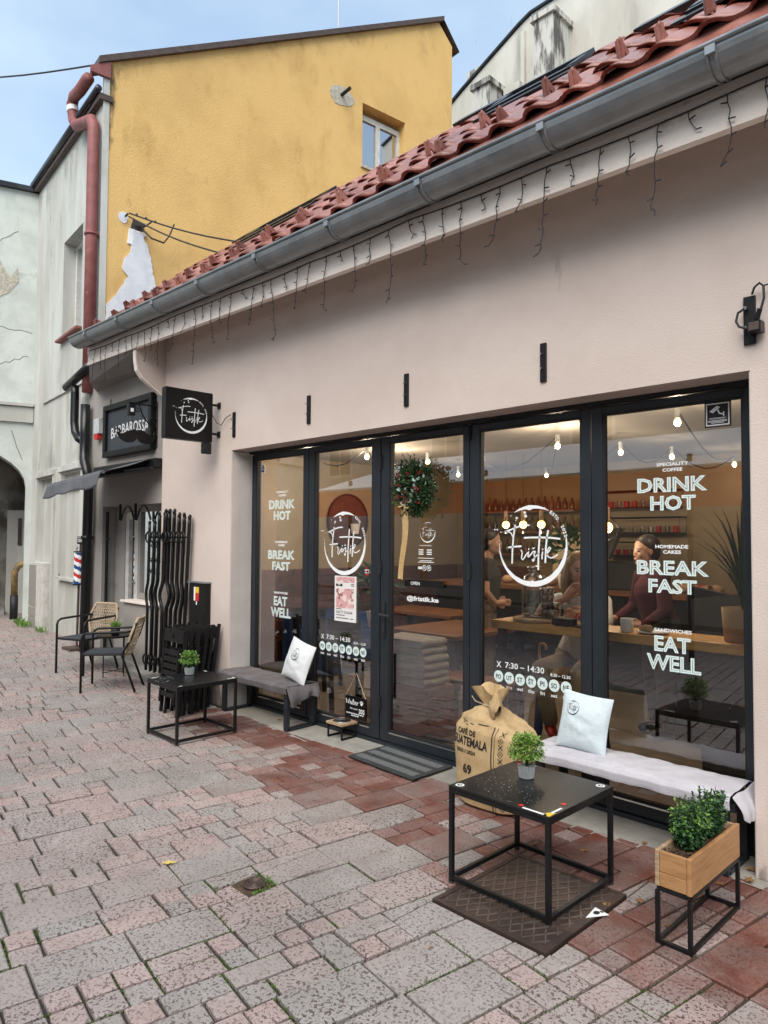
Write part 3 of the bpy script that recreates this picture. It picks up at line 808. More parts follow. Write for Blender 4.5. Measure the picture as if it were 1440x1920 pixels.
# folding glass front
m = MB()
m.bb(-6.06, -1.24, 4.035, 4.12, 2.486, 2.53); m.bb(-6.06, -6.012, 4.035, 4.12, .03, 2.486); m.bb(-1.292, -1.24, 4.035, 4.12, .03, 2.486); m.bb(-6.06, -1.24, 4.03, 4.13, .004, .03)
m.build('door_frame', 'anth', cafe)
m = MB()
for i in range(80):
    x = -6.0 + i * .06; m.bb(x, x + .06, 4.0, 4.036, 2.493 + rnd.uniform(-.006, .004), 2.513)
m.build('sealing_foam', 'inkblack', cafe)
leaves_x = [(-6.008, -5.098, -5.933, -5.172), (-5.092, -4.158, -5.014, -4.255), (-4.146, -3.232, -4.052, -3.282), (-3.226, -2.262, -3.139, -2.329), (-2.256, -1.296, -2.181, -1.358)]
LV = []
for i, (a, b, c, d) in enumerate(leaves_x):
    m = MB(); z0, z1, g0, g1 = .035, 2.482, .115, 2.437
    y0, y1 = 4.045, 4.11
    m.bb(a, c, y0, y1, z0, z1); m.bb(d, b, y0, y1, z0, z1); m.bb(c, d, y0, y1, g1, z1); m.bb(c, d, y0, y1, z0, g0)
    lf = m.build('glazed_leaf', 'anth', cafe, bev=.004)
    m = MB(); m.bb(c, d, 4.0665, 4.0735, g0, g1)
    gm = MB(); gm.add([(c, 4.070, g0), (d, 4.070, g0), (d, 4.070, g1), (c, 4.070, g1)], [(0, 1, 2, 3)]); gm.build('pane', 'glass', lf)
    m = MB()
    for q in ((c, c + .012, g0, g1), (d - .012, d, g0, g1), (c + .012, d - .012, g1 - .012, g1), (c + .012, d - .012, g0, g0 + .012)):
        m.bb(q[0], q[1], 4.052, 4.088, q[2], q[3])
    m.build('glazing_bead', 'inkblack', lf)
    m = MB(); m.bb(c + .014, d - .014, 4.0405, 4.0445, g0 - .012, g0 - .002); m.build('drip_bar', 'steel', lf)
    LV.append(lf)
for x, zs, li in ((-6.02, (.5, 1.42, 2.25), 0), (-4.151, (.32, 1.42, 2.28), 1), (-3.229, (1.42, 2.43), 3)):
    for z in zs:
        m = MB(); m.tube([(x, 4.036, z - .06), (x, 4.036, z + .06)], .014, 8); m.bb(x - .02, x + .02, 4.036, 4.046, z - .045, z + .045)
        m.build('hinge', 'inkblack', LV[li])
m = MB(); m.bb(-4.114, -4.084, 4.03, 4.046, .86, 1.14); m.tube([(-4.099, 4.04, 1.045), (-4.099, 3.985, 1.045), (-4.09, 3.975, 1.045), (-3.975, 3.975, 1.04)], .0105, 8); m.tube([(-4.099, 4.03, .90), (-4.099, 4.018, .90)], .011, 8)
m.build('handle', 'steelgrey', LV[2])
# lettering on the panes (flat vinyl)
GF = wallf(4.064); GF2 = wallf(4.062)
def stack(lf, dx, mk):
    def T(k, a, b, c, d, mt='mintvinyl'):
        m = MB(); m.text(k, GF, a + dx, b + dx, c, d); m.build('lettering', mt, lf)
    T('SPECIALITY', -1.846, -1.658, 2.086, 2.106, 'whitepaint'); T('COFFEE', -1.811, -1.694, 2.053, 2.073, 'whitepaint')
    T('HOMEMADE', -1.857, -1.665, 1.606, 1.627, 'whitepaint'); T('CAKES', -1.811, -1.706, 1.575, 1.596, 'whitepaint'); T('SANDWICHES', -1.868, -1.65, 1.121, 1.142, 'whitepaint')
    T('oDRINK', -1.965, -1.555, 1.934, 2.020); T('oHOT', -1.886, -1.62, 1.826, 1.914); T('oBREAK', -1.971, -1.55, 1.451, 1.536); T('oFAST', -1.901, -1.619, 1.345, 1.428); T('oEAT', -1.868, -1.656, 1.008, 1.098); T('oWELL', -1.915, -1.6, .899, .990)
stack(LV[4], 0, 0); stack(LV[0], -3.77, 0)
def hours(lf, cx, x0):
    fr = lambda a, b: GF(cx + a, 1.612 + b)
    m = MB(); logo(m, fr, .268); m.build('logo', 'whitepaint', lf)
    def T(k, *q):
        m = MB(); m.text(k, GF, *q); m.build('lettering', 'whitepaint', lf)
    T('X', x0 - .018, x0 + .022, .765, .806); T('7:30 – 14:30', x0 + .055, x0 + .368, .768, .808); T('8:30 – 12:30', x0 + .415, x0 + .562, .760, .781)
    for i, t in enumerate(('mon', 'tue', 'wed', 'thu', 'fri', 'sat', 'sun')):
        w = .024 if t not in ('fri',) else .017
        T(t, x0 + i * .0885 - w, x0 + i * .0885 + w, .627, .646 if t not in ('thu', 'fri', 'wed') else .652)
    for i in range(7):
        m = MB(); m.disc(GF, x0 + i * .0885, .703, .040, n=20); m.build('day_disc', 'mintvinyl', lf)
    for i, t in enumerate(('PO', 'UT', 'ST', 'ŠT', 'PI', 'SO', 'NE')):
        w = .021 if t != 'PI' else .016
        m = MB(); m.text(t, GF2, x0 + i * .0885 - w, x0 + i * .0885 + w, .686, .718 if t != 'ŠT' else .728); m.build('day_lettering', 'inkblack', lf)
hours(LV[3], -2.71, -2.984); hours(LV[1], -4.62, -4.901)
m = MB(); fr = lambda a, b: GF(-3.653 + a, 1.704 + b); logo(m, fr, .078, False)
m.build('logo', 'whitepaint', LV[2])
m = MB(); m.text('@fristik.ke', GF, -3.871, -3.539, 1.162, 1.210); m.build('lettering', 'whitepaint', LV[2])
m = MB()
m.text('OTVÁRACIE HODINY', GF, -3.735, -3.61, 1.598, 1.609)
for z, w in ((1.565, .05), (1.548, .05), (1.532, .05)):
    for x in (-3.745, -3.66): m.rect(GF, x, x + w, z, z + .008)
for z, x0, x1 in ((1.503, -3.75, -3.59), (1.483, -3.73, -3.61), (1.472, -3.75, -3.585)): m.rect(GF, x0, x1, z, z + .0045)
for x in (-3.685, -3.637):
    pts = [(x + .02 * math.cos(t * math.pi / 10), 1.43 + .02 * math.sin(t * math.pi / 10)) for t in range(21)]
    m.ribbon(GF, pts, .004); m.ribbon(GF, [(x - .013, 1.443), (x + .013, 1.417)], .004); m.ribbon(GF, [(x - .009, 1.424), (x - .002, 1.433), (x + .009, 1.438)], .006)
for x in (-3.74, -3.72): m.disc(GF, x, 1.434, .012, .006)
m.rect(GF, -3.75, -3.71, 1.42, 1.427); m.build('lettering', 'whitepaint', LV[2])
# stickers
m = MB()
m.rect(GF, -1.566, -1.424, 2.283, 2.425); m.m = 1
for q in ((-1.558, -1.432, 2.410, 2.417), (-1.558, -1.432, 2.291, 2.298), (-1.558, -1.551, 2.298, 2.410), (-1.439, -1.432, 2.298, 2.410)): m.rect(GF2, *q)
m.add([GF2(-1.540, 2.372), GF2(-1.500, 2.402), GF2(-1.480, 2.392), GF2(-1.520, 2.362)], [(0, 1, 2, 3)]); m.ribbon(GF2, [(-1.495, 2.38), (-1.485, 2.358), (-1.464, 2.352)], .008); m.rect(GF2, -1.466, -1.459, 2.34, 2.366)
m.text('UPOZORNENIE!!!', GF2, -1.540, -1.452, 2.327, 2.336)
for z, a in ((2.318, .05), (2.312, .05), (2.305, .035)): m.rect(GF2, -1.496 - a, -1.496 + a, z, z + .0035)
m.build('camera_sticker', ['inkblack', 'whitepaint'], LV[4])
m = MB()
m.add([GF(-5.875, 2.30), GF(-5.815, 2.30), GF(-5.815, 2.355), GF(-5.808, 2.355), GF(-5.845, 2.39), GF(-5.882, 2.355), GF(-5.875, 2.355)], [tuple(range(7))]); m.m = 1
m.add([GF2(-5.87, 2.305), GF2(-5.82, 2.305), GF2(-5.82, 2.352), GF2(-5.845, 2.378), GF2(-5.87, 2.352)], [tuple(range(5))]); m.m = 0
m.add([wallf(4.06)(-5.857, 2.345), wallf(4.06)(-5.833, 2.345), wallf(4.06)(-5.845, 2.368)], [(0, 1, 2)]); m.rect(wallf(4.06), -5.868, -5.822, 2.327, 2.334)
m.build('house_sticker', ['whitepaint', 'blue'], LV[0])
m = MB(); m.rect(GF, -4.356, -4.305, 1.365, 1.395); m.m = 1; m.rect(GF, -4.35, -4.312, 1.348, 1.360); m.disc(GF2, -4.343, 1.38, .010); 
for x in (-4.338, -4.33, -4.322): m.disc(GF, x, 1.408, .0035, .008)
m.m = 2; m.rect(GF2, -4.330, -4.308, 1.370, 1.390)
m.build('small_sticker', ['whitepaint', 'stickerred', 'anth'], LV[1])

# ------------------------------------------------------------------ inside the cafe
IX0, IX1, IY0, IY1, IZ = -7.45, -.55, 4.13, 9.0, 2.72
m = MB(); m.add([(IX0, 4.12, .012), (IX1, 4.12, .012), (IX1, IY1, .012), (IX0, IY1, .012)], [(0, 1, 2, 3)]); m.build('cafe_floor', 'cafefloor', kind='structure')
m = MB(); m.bb(IX0 - .2, IX1 + .2, 4.105, IY1 + .2, IZ, IZ + .1); m.build('ceiling', 'ceil', cafe)
m = MB(); m.bb(IX0 - .1, IX0, 4.12, IY1, 0, IZ); m.build('side_wall', 'sandwall', cafe)
m = MB(); m.bb(IX0, -5.1, IY1, IY1 + .1, 0, IZ); m.build('mustard_back_wall', 'mustard', cafe)
m = MB(); m.bb(-5.1, IX1, IY1, IY1 + .1, 0, IZ); m.build('sand_back_wall', 'sandwall', cafe)
m = MB(); m.bb(IX1, IX1 + .1, 4.12, IY1, 0, IZ); m.build('end_wall', 'mustard', cafe)
m = MB(); m.bb(IX0, IX0 + .02, 4.9, IY1, 0.012, 1.25); m.bb(IX0 + .02, -5.9, IY1 - .02, IY1, .012, 1.25)
pan_ = m.build('brick_dado', 'brickwall', cafe)
for (r_, n0) in [(i, j) for i in range(14) for j in range(9)]:
    m = MB(); y = 5.0 + n0 * .44 + (.22 if r_ % 2 else 0); z = .06 + r_ * .085
    m.bb(IX0 + .021, IX0 + .034, y, y + .42, z, z + .072); m.build('brick', 'brickwall', cafe)
m = MB(); m.bb(-6.35, -5.55, 4.14, 4.5, .012, IZ - .002); m = MB(); m.bb(-7.4, -6.07, 4.14, 4.22, .012, IZ - .002); m.build('inner_pier', 'reveal', cafe)
# ------------------------------------------------------------------ interior things
def table(name, x0, x1, y0, y1, h, label, group=None, top='darkwood', th=.04):
    t = thing(name, ((x0 + x1) / 2, (y0 + y1) / 2, .012), label, 'table', group)
    m = MB(); m.bb(x0, x1, y0, y1, h - th, h); m.build('tabletop', top, t, bev=.005)
    for px in (x0 + .06, x1 - .06):
        for py in (y0 + .06, y1 - .06):
            m = MB(); m.bb(px - .025, px + .025, py - .025, py + .025, .012, h - th); m.build('leg', 'black', t)
    return t
table('window_counter', -3.24, -.62, 4.32, 4.66, 1.055, 'long pine slab counter standing behind the glass pane', top='oak', th=.06)
table('dining_table', -5.05, -4.15, 5.0, 6.1, .77, 'brown wooden table behind the glass door with towels stacked before it', 'tables inside the cafe')
table('dining_table', -6.6, -5.3, 6.3, 7.0, .77, 'brown wooden table by the brick dado at the back of the cafe', 'tables inside the cafe')
table('low_bench_table', -4.9, -3.5, 4.75, 5.1, .45, 'low brown bench seat inside the door below the tables', top='darkwood')
def cafe_chair(x, y, rz, label, c='blackmatt'):
    t = thing('dining_chair', (x, y, .012), label, 'chair', 'chairs inside the cafe')
    m = MB(); m.bb(x - .2, x + .2, y - .2, y + .2, .45, .485); m.build('seat', c, t)
    for sx in (-1, 1):
        m = MB(); m.bar((x + sx * .18, y + .18, .012), (x + sx * .18, y + .22, .9), .035, .035); m.build('back_post', c, t)
        m = MB(); m.bar((x + sx * .18, y - .18, .012), (x + sx * .18, y - .18, .45), .035, .035); m.build('leg', c, t)
    m = MB(); m.bb(x - .18, x + .18, y + .205, y + .225, .72, .9)
    for k in range(5): m.bb(x - .15 + k * .075 - .012, x - .15 + k * .075 + .012, y + .2, y + .215, .5, .72)
    m.build('backrest', c, t)
    t.rotation_euler = (0, 0, rz)
    return t
cafe_chair(-6.15, 5.05, R(200), 'dark spindle chair inside behind the narrow end pane')
cafe_chair(-4.6, 6.5, R(10), 'dark chair inside on the far side of the brown table')
cafe_chair(-5.0, 4.6, R(185), 'dark chair inside behind the small leaning white cushion', 'black')
m = MB(); m.bb(-7.3, -6.55, 5.4, 6.3, .012, .72); tag(m.build('blue_cabinet', 'blue'), 'blue painted low cabinet by the far side wall of the cafe', 'cabinet')
# stack of folded blankets seen through the second pane
for i in range(6):
    m = MB(); z = .50 + i * .062; dx = rnd.uniform(-.015, .015)
    def bl(a, b, z=z, dx=dx):
        t = a * 2 * math.pi
        rr = .028
        px = V((-4.30 + dx, 4.36, z)) + V((0, 0, 0))
        cx_ = (.24 if math.cos(t) > 0 else -.24) + rr * math.cos(t); cz = rr * math.sin(t) + .004 * math.sin(b * 9 + i)
        return V((-4.08 + dx + cx_ , 4.2 + b * .3, z + cz))
    m.grid(bl, 20, 5)
    m.poly([bl(k / 20, 0) for k in range(20)]); m.poly([bl(k / 20, 1) for k in range(20)])
    tag(m.build('folded_blanket', 'blanket', smooth=True), ('lowest', 'second lowest', 'third from bottom', 'fourth from bottom', 'second from top', 'topmost')[i] + ' folded grey blanket in the stack behind the door', 'blanket', 'folded blankets in the window')
m = MB(); m.bb(-4.40, -3.76, 4.18, 4.52, .06, .465); tag(m.build('wooden_crate', 'darkwood'), 'brown wooden crate carrying the stack of grey blankets', 'crate')
# bar at the back: counter, shelves of bottles, machine
t = thing('bar_counter', (-4.6, 7.6, .012), 'long wooden service bar at the back of the cafe', 'bar')
m = MB(); m.bb(-6.4, -2.2, 7.3, 7.9, .012, 1.05); m.build('bar_front', 'blackmatt', t); m = MB(); m.bb(-6.5, -2.1, 7.22, 7.95, 1.05, 1.10); m.build('bar_top', 'darkwood', t)
m = MB()
for k in range(12): m.ball((-6.0 + k * .32, 7.5, 1.15), .07, 8, 5, (1.3, 1, .8))
m.build('pastries', 'terracotta', t, smooth=True, kind='stuff')
t = thing('bottle_shelf', (-5.9, 8.9, 1.5), 'dark wall shelves full of bottles behind the bar', 'shelf')
for z in (1.42, 1.75, 2.05):
    m = MB(); m.bb(-7.1, -5.15, 8.75, 8.98, z, z + .03); m.build('shelf_board', 'darkwood', t)
    for k in range(17):
        m = MB(); h = rnd.uniform(.16, .24); x = -7.0 + k * .11
        m.lathe([(.033, 0), (.035, .02), (.035, h * .6), (.014, h * .75), (.013, h)], 8, (x, 8.86, z + .03)); m.build('bottle', rnd.choice(('bottle', 'bottle', 'bottle', 'darkwood')), t, smooth=True)
def wire_shelf(x0, x1, z0, z1, y, lab):
    t = thing('wire_rack', ((x0 + x1) / 2, y, z0), lab, 'shelf', 'black wire racks on the sand wall')
    m = MB(); d = .2
    for yy in (y, y - d): m.tube([(x0, yy, z0), (x1, yy, z0), (x1, yy, z1), (x0, yy, z1)], .008, 5, closed=True)
    for xx, zz_ in ((x0, z0), (x1, z0), (x0, z1), (x1, z1)): m.bar((xx, y, zz_), (xx, y - d, zz_), .014, .014)
    m.build('wire_frame', 'black', t)
    m = MB(); m.bb(x0, x1, y - d, y, z0 - .012, z0 - .002); m.build('rack_floor', 'black', t)
    for k in range(int((x1 - x0) / .11)):
        m = MB(); m.lathe([(.03, 0), (.036, .08), (.034, .09)], 8, (x0 + .07 + k * .11, y - d / 2, z0)); m.build('glass_cup', 'clearglass' if rnd.random() < .7 else 'red', t)
wire_shelf(-4.95, -3.75, 2.08, 2.3, 8.98, 'upper black wire rack with red boxes on the sand wall')
wire_shelf(-4.85, -3.7, 1.75, 1.95, 8.98, 'middle black wire rack of glasses on the sand wall')
wire_shelf(-4.75, -4.1, 1.45, 1.63, 8.98, 'lower short black wire rack above the coffee machine')
t = thing('coffee_machine', (-3.9, 7.55, 1.1), 'dark espresso machine with tilted screen on the bar', 'machine')
m = MB(); m.bb(-4.25, -3.55, 7.35, 7.8, 1.10, 1.42); m.build('body', 'steelgrey', t, bev=.02); m = MB(); m.bar((-3.95, 7.32, 1.45), (-3.85, 7.42, 1.78), .5, .03); m.build('screen', 'inkblack', t)
t = thing('white_shelf_unit', (-2.0, 8.7, .012), 'pale shelf unit with white boxes at the back of the cafe', 'shelf')
m = MB(); m.bb(-2.7, -1.4, 8.6, 8.95, 1.5, 1.54); m.bb(-2.62, -2.56, 8.62, 8.93, .012, 1.5); m.bb(-1.5, -1.44, 8.62, 8.93, .012, 1.5); m.build('shelf_board', 'sandwall', t)
for x in (-2.45, -2.1): 
    m = MB(); m.bb(x, x + .3, 8.65, 8.9, 1.542, 1.95); m.build('paper_box', 'paper', t)
m = MB(); m.bb(-2.5, -1.5, 8.64, 8.92, .7, 1.2); m.build('cupboard', 'paper', t)
# round red picture above the brick dado
t = thing('round_wall_picture', (-7.42, 6.6, 1.9), 'round dark red picture with a white flower pot on the side wall', 'picture')
m = MB(); fr = lambda a, b: V((IX0 + .02, a, b)); m.disc(fr, 6.6, 1.9, .36, n=28); m.build('picture_disc', 'brickwall', t)
m = MB(); m.tube([V((IX0 + .025, 6.6 + .37 * math.cos(k * math.pi / 14), 1.9 + .37 * math.sin(k * math.pi / 14))) for k in range(28)], .015, 5, closed=True); m.build('picture_rim', 'black', t)
m = MB(); m.lathe([(.05, 0), (.07, .14)], 10, (IX0 + .12, 6.65, 1.72)); m.build('flower_pot', 'paper', t)

# leaves helper: many small bent leaf faces
def leaf(mb, p, d, up, l, w):
    d = d.normalized(); s_ = d.cross(up)
    s_ = s_.normalized() if s_.length > 1e-4 else d.orthogonal().normalized()
    n_ = s_.cross(d)
    a = p + d * (l * .5) + n_ * (l * .06)
    mb.add([p, a + s_ * (w / 2), p + d * l - n_ * (l * .08), a - s_ * (w / 2)], [(0, 1, 2, 3)])
def rdir(zb=0.0):
    while 1:
        v = V((rnd.uniform(-1, 1), rnd.uniform(-1, 1), rnd.uniform(-1, 1) + zb))
        if .1 < v.length < 1.6: return v.normalized()
def clump(mb, c, rad, n, l, w, zb=.4, mats=1, inner=.35):
    for _ in range(n):
        v = rdir(zb); k = inner + (1 - inner) * rnd.random() ** .6
        p = V(c) + V((v.x * rad[0], v.y * rad[1], v.z * rad[2])) * k
        mb.m = rnd.randrange(mats)
        leaf(mb, p, (v + rdir() * .8), rdir(.6), l * rnd.uniform(.6, 1.2), w * rnd.uniform(.7, 1.2))

# plants and crockery on the counter
t = thing('potted_palm', (-1.45, 4.5, 1.055), 'tall grassy palm in a tan pot at the end of the counter', 'plant')
m = MB(); m.lathe([(.10, 0), (.115, .2), (.105, .2), (.1, .17)], 16, (-1.52, 4.48, 1.055)); m.build('pot', 'terracotta', t, smooth=True)
m = MB()
for k in range(46):
    a = rnd.uniform(0, 6.28); l = rnd.uniform(.4, .75); sp_ = rnd.uniform(.1, .42); p0 = V((-1.52, 4.48, 1.23)); pts = []
    for i in range(6):
        q = i / 5; pts.append(p0 + V((math.cos(a) * sp_ * q * q * 1.1, math.sin(a) * sp_ * q * q * .6, l * (q - .32 * q ** 3 * (sp_ * 2)))))
    sd_ = V((-math.sin(a), math.cos(a), 0)) * .008
    for i in range(5):
        w0, w1 = math.sin(math.pi * (i / 5 * .9 + .08)), math.sin(math.pi * ((i + 1) / 5 * .9 + .08))
        m.add([pts[i] - sd_ * w0, pts[i] + sd_ * w0, pts[i + 1] + sd_ * w1, pts[i + 1] - sd_ * w1], [(0, 1, 2, 3)])
m.build('fronds', 'leafwreath', t)
def house_plant(x, y, z, h, lab, pot='paper'):
    t = thing('house_plant', (x, y, z), lab, 'plant', 'house plants inside the cafe')
    m = MB(); m.lathe([(.07, 0), (.09, .16), (.08, .16)], 12, (x, y, z)); m.build('pot', pot, t, smooth=True)
    m = MB(); clump(m, (x, y, z + .16 + h / 2), (.2, .2, h / 2), 90, .14, .07, .3); m.build('foliage', 'leafdark', t)
house_plant(-5.15, 4.95, .77, .42, 'leafy plant in a white pot behind the poster', 'paper')
house_plant(-4.35, 7.2, 1.1, .5, 'leafy plant in a white bowl behind the glass door')
t = thing('alcove_shelf', (-4.5, 7.9, 1.0), 'pale niche shelf holding the leafy plant', 'shelf'); m = MB(); m.bb(-5.0, -4.2, 7.97, 8.03, .9, 1.75); m.build('niche_back', 'sandwall', t)
t = thing('cake_dome', (-2.95, 4.5, 1.055), 'glass dispenser and stacked tumblers on a round wooden board', 'dispenser')
m = MB(); m.lathe([(.19, 0), (.2, .006), (.2, .022), (.19, .026)], 24, (-2.93, 4.5, 1.056)); m.build('round_board', 'woodend', t)
m = MB(); m.lathe([(.085, 0), (.092, .02), (.092, .26), (.075, .3), (.04, .32), (.05, .335), (.045, .35), (.01, .355)], 20, (-2.98, 4.5, 1.083)); m.build('glass_jar', 'clearglass', t, smooth=True)
m = MB(); m.lathe([(.055, 0), (.058, .012), (.03, .02), (.0001, .022)], 16, (-2.98, 4.5, 1.44)); m.build('jar_lid', 'steel', t, smooth=True)
for i, (x, y) in enumerate(((-2.86, 4.46), (-2.87, 4.53), (-2.80, 4.50), (-2.79, 4.44))):
    for k in range((4, 4, 2, 1)[i]):
        m = MB(); m.lathe([(.028, 0), (.034, .06), (.034, .065), (.030, .06), (.026, .006)], 12, (x, y, 1.083 + k * .052)); m.build('tumbler', 'clearglass', t, smooth=True)
t = thing('coffee_cup', (-2.56, 4.42, 1.055), 'red coffee cup on a dark saucer on the counter', 'cup')
m = MB(); m.lathe([(.03, 0), (.034, .01), (.055, .035), (.066, .066), (.063, .066), (.05, .03), (.001, .02)], 20, (-2.50, 4.42, 1.066)); m.build('cup', 'red', t, smooth=True)
m = MB(); m.tube([V((-2.565, 4.42, 1.12)) + V((-.026 * math.sin(a), 0, .02 * math.cos(a))) for a in [i * math.pi / 6 for i in range(7)]], .005, 6); m.build('cup_handle', 'red', t)
m = MB(); m.lathe([(.05, 0), (.09, .008), (.09, .012), (.02, .006)], 20, (-2.50, 4.42, 1.056)); m.build('saucer', 'inkblack', t, smooth=True)
t = thing('mug', (-2.21, 4.40, 1.055), 'plain white mug standing beside the cake plate', 'mug')
m = MB(); m.lathe([(.038, 0), (.041, .006), (.041, .088), (.037, .088), (.035, .01)], 18, (-2.205, 4.40, 1.056)); m.build('mug_body', 'whitepaint', t, smooth=True)
t = thing('cake_plate', (-2.04, 4.44, 1.055), 'white plate with a crumbly pastry on the counter', 'plate')
m = MB(); m.lathe([(.06, 0), (.1, .012), (.1, .016), (.02, .006)], 22, (-2.05, 4.44, 1.056)); m.build('plate', 'whitepaint', t, smooth=True)
m = MB()
for k in range(9): m.ball((-2.09 + rnd.uniform(-.03, .03), 4.44 + rnd.uniform(-.03, .03), 1.082 + rnd.uniform(0, .012)), .02, 7, 5)
m.build('pastry', 'terracotta', t, smooth=True)
m = MB(); pts = [(-2.75, 4.36), (-2.70, 4.34), (-2.62, 4.335), (-2.57, 4.35), (-2.565, 4.40), (-2.63, 4.43), (-2.72, 4.42)]
m.prism([(a, b, 1.056) for a, b in pts], (0, 0, .055)); m.bb(-2.70, -2.60, 4.325, 4.34, 1.02, 1.09)
tag(m.build('sunglasses_case', 'blackmatt', bev=.01), 'black soft glasses pouch lying on the counter edge', 'pouch')
t = thing('gift_box', (-2.35, 6.2, 1.0), 'small kraft box with a red bow standing on the bar', 'box'); m = MB(); m.bb(-2.95, -2.80, 7.3, 7.42, 1.102, 1.2); m.build('box', 'terracotta', t); m = MB(); m.bb(-2.9, -2.87, 7.295, 7.425, 1.1, 1.205); m.build('bow', 'stickerred', t)
t = thing('menu_board', (-1.35, 5.3, .012), 'black folding menu board standing inside near the palm', 'board')
m = MB(); m.bar((-1.75, 5.25, .012), (-1.95, 5.55, 1.25), .62, .03, up=(0, 1, 0)); m.build('board', 'inkblack', t); m = MB(); m.bar((-2.2, 5.8, .012), (-1.97, 5.55, 1.25), .62, .03, up=(0, 1, 0)); m.build('rear_board', 'inkblack', t)
# walking stick umbrella
t = thing('umbrella', (-3.15, 4.8, .012), 'folded dark umbrella with a curved wooden handle', 'umbrella')
m = MB(); m.tube([(-3.12, 4.75, .05), (-3.11, 4.75, .2), (-3.1, 4.75, .6)], [.01, .035, .02], 8); m.build('folded_cloth', 'blue', t)
m = MB(); m.tube([(-3.1, 4.75, .6), (-3.1, 4.75, .82)] + [V((-3.07, 4.75, .82)) + V((-.03 * math.cos(a), 0, .03 * math.sin(a))) for a in [i * math.pi / 6 for i in range(1, 8)]], .011, 8); m.build('crook_handle', 'oak', t)

# bulbs: festoon string and caged pendants (lit lamps)
def point(x, y, z, e, c=(1, .79, .56)):
    l = D.lights.new('bulb_light', 'POINT'); l.energy = e; l.color = c; l.shadow_soft_size = .04
    o = D.objects.new('bulb_light', l); COL.objects.link(o); o.location = (x, y, z); return o
fes = thing('festoon_lights', (-4.5, 6, 2.6), 'black festoon cable with glowing bulbs across the cafe ceiling', 'string lights')
bulbs = [(-6.2, 4.9), (-5.5, 5.15), (-5.9, 5.95), (-5.35, 5.95), (-6.1, 7.4), (-5.5, 7.15), (-3.55, 5.75), (-5.3, 8.3), (-3.36, 6.6), (-3.15, 7.3), (-2.95, 8.5), (-2.2, 5.2)]
m = MB()
for i in range(len(bulbs) - 1):
    a, b = V((*bulbs[i], 2.62)), V((*bulbs[i + 1], 2.62))
    m.tube([a.lerp(b, k / 6) - V((0, 0, .18 * math.sin(math.pi * k / 6))) for k in range(7)], .006, 5)
m.build('cable', 'black', fes)
for i, (x, y) in enumerate(bulbs):
    m = MB(); m.lathe([(.022, 0), (.022, .07)], 8, (x, y, 2.56)); m.build('bulb_socket', 'galv', fes)
    m = MB(); m.ball((x, y, 2.525), .026, 10, 7, (1, 1, 1.15)); m.build('bulb', 'bulb', fes, smooth=True)
    if i % 2 == 0 or i in (1, 9, 11): point(x, y, 2.46, 12 if y < 6 else 1.2)
for i, (x, y, z) in enumerate(((-5.32, 7.4, 1.84), (-5.06, 7.4, 1.84), (-4.80, 7.4, 1.84), (-2.98, 5.6, 1.76))):
    t = thing('pendant_lamp', (x, y, z), ('first', 'middle', 'last', '')[i] + ' caged pendant of the trio behind the ring logo' if i < 3 else 'caged pendant lamp hanging beside the frame near the wire racks', 'lamp', 'caged pendant lamps')
    m = MB(); m.tube([(x, y, z + .15), (x, y, 2.72)], .004, 5); m.build('cord', 'black', t)
    m = MB(); m.lathe([(.028, .06), (.025, .17), (.01, .18)], 10, (x, y, z)); m.build('socket', 'terracotta', t)
    m = MB(); m.ball((x, y, z), .048, 12, 8); m.build('globe_bulb', 'filament', t, smooth=True)
    m = MB()
    for k in range(6):
        a = k * math.pi / 3
        m.tube([V((x + r_ * math.cos(a), y + r_ * math.sin(a), z + h)) for r_, h in ((.03, .1), (.11, .0), (.09, -.07), (.0, -.11))], .004, 4)
    m.build('wire_cage', 'black', t)
    point(x, y, z - .12, 1.4 if i < 3 else 2.2)

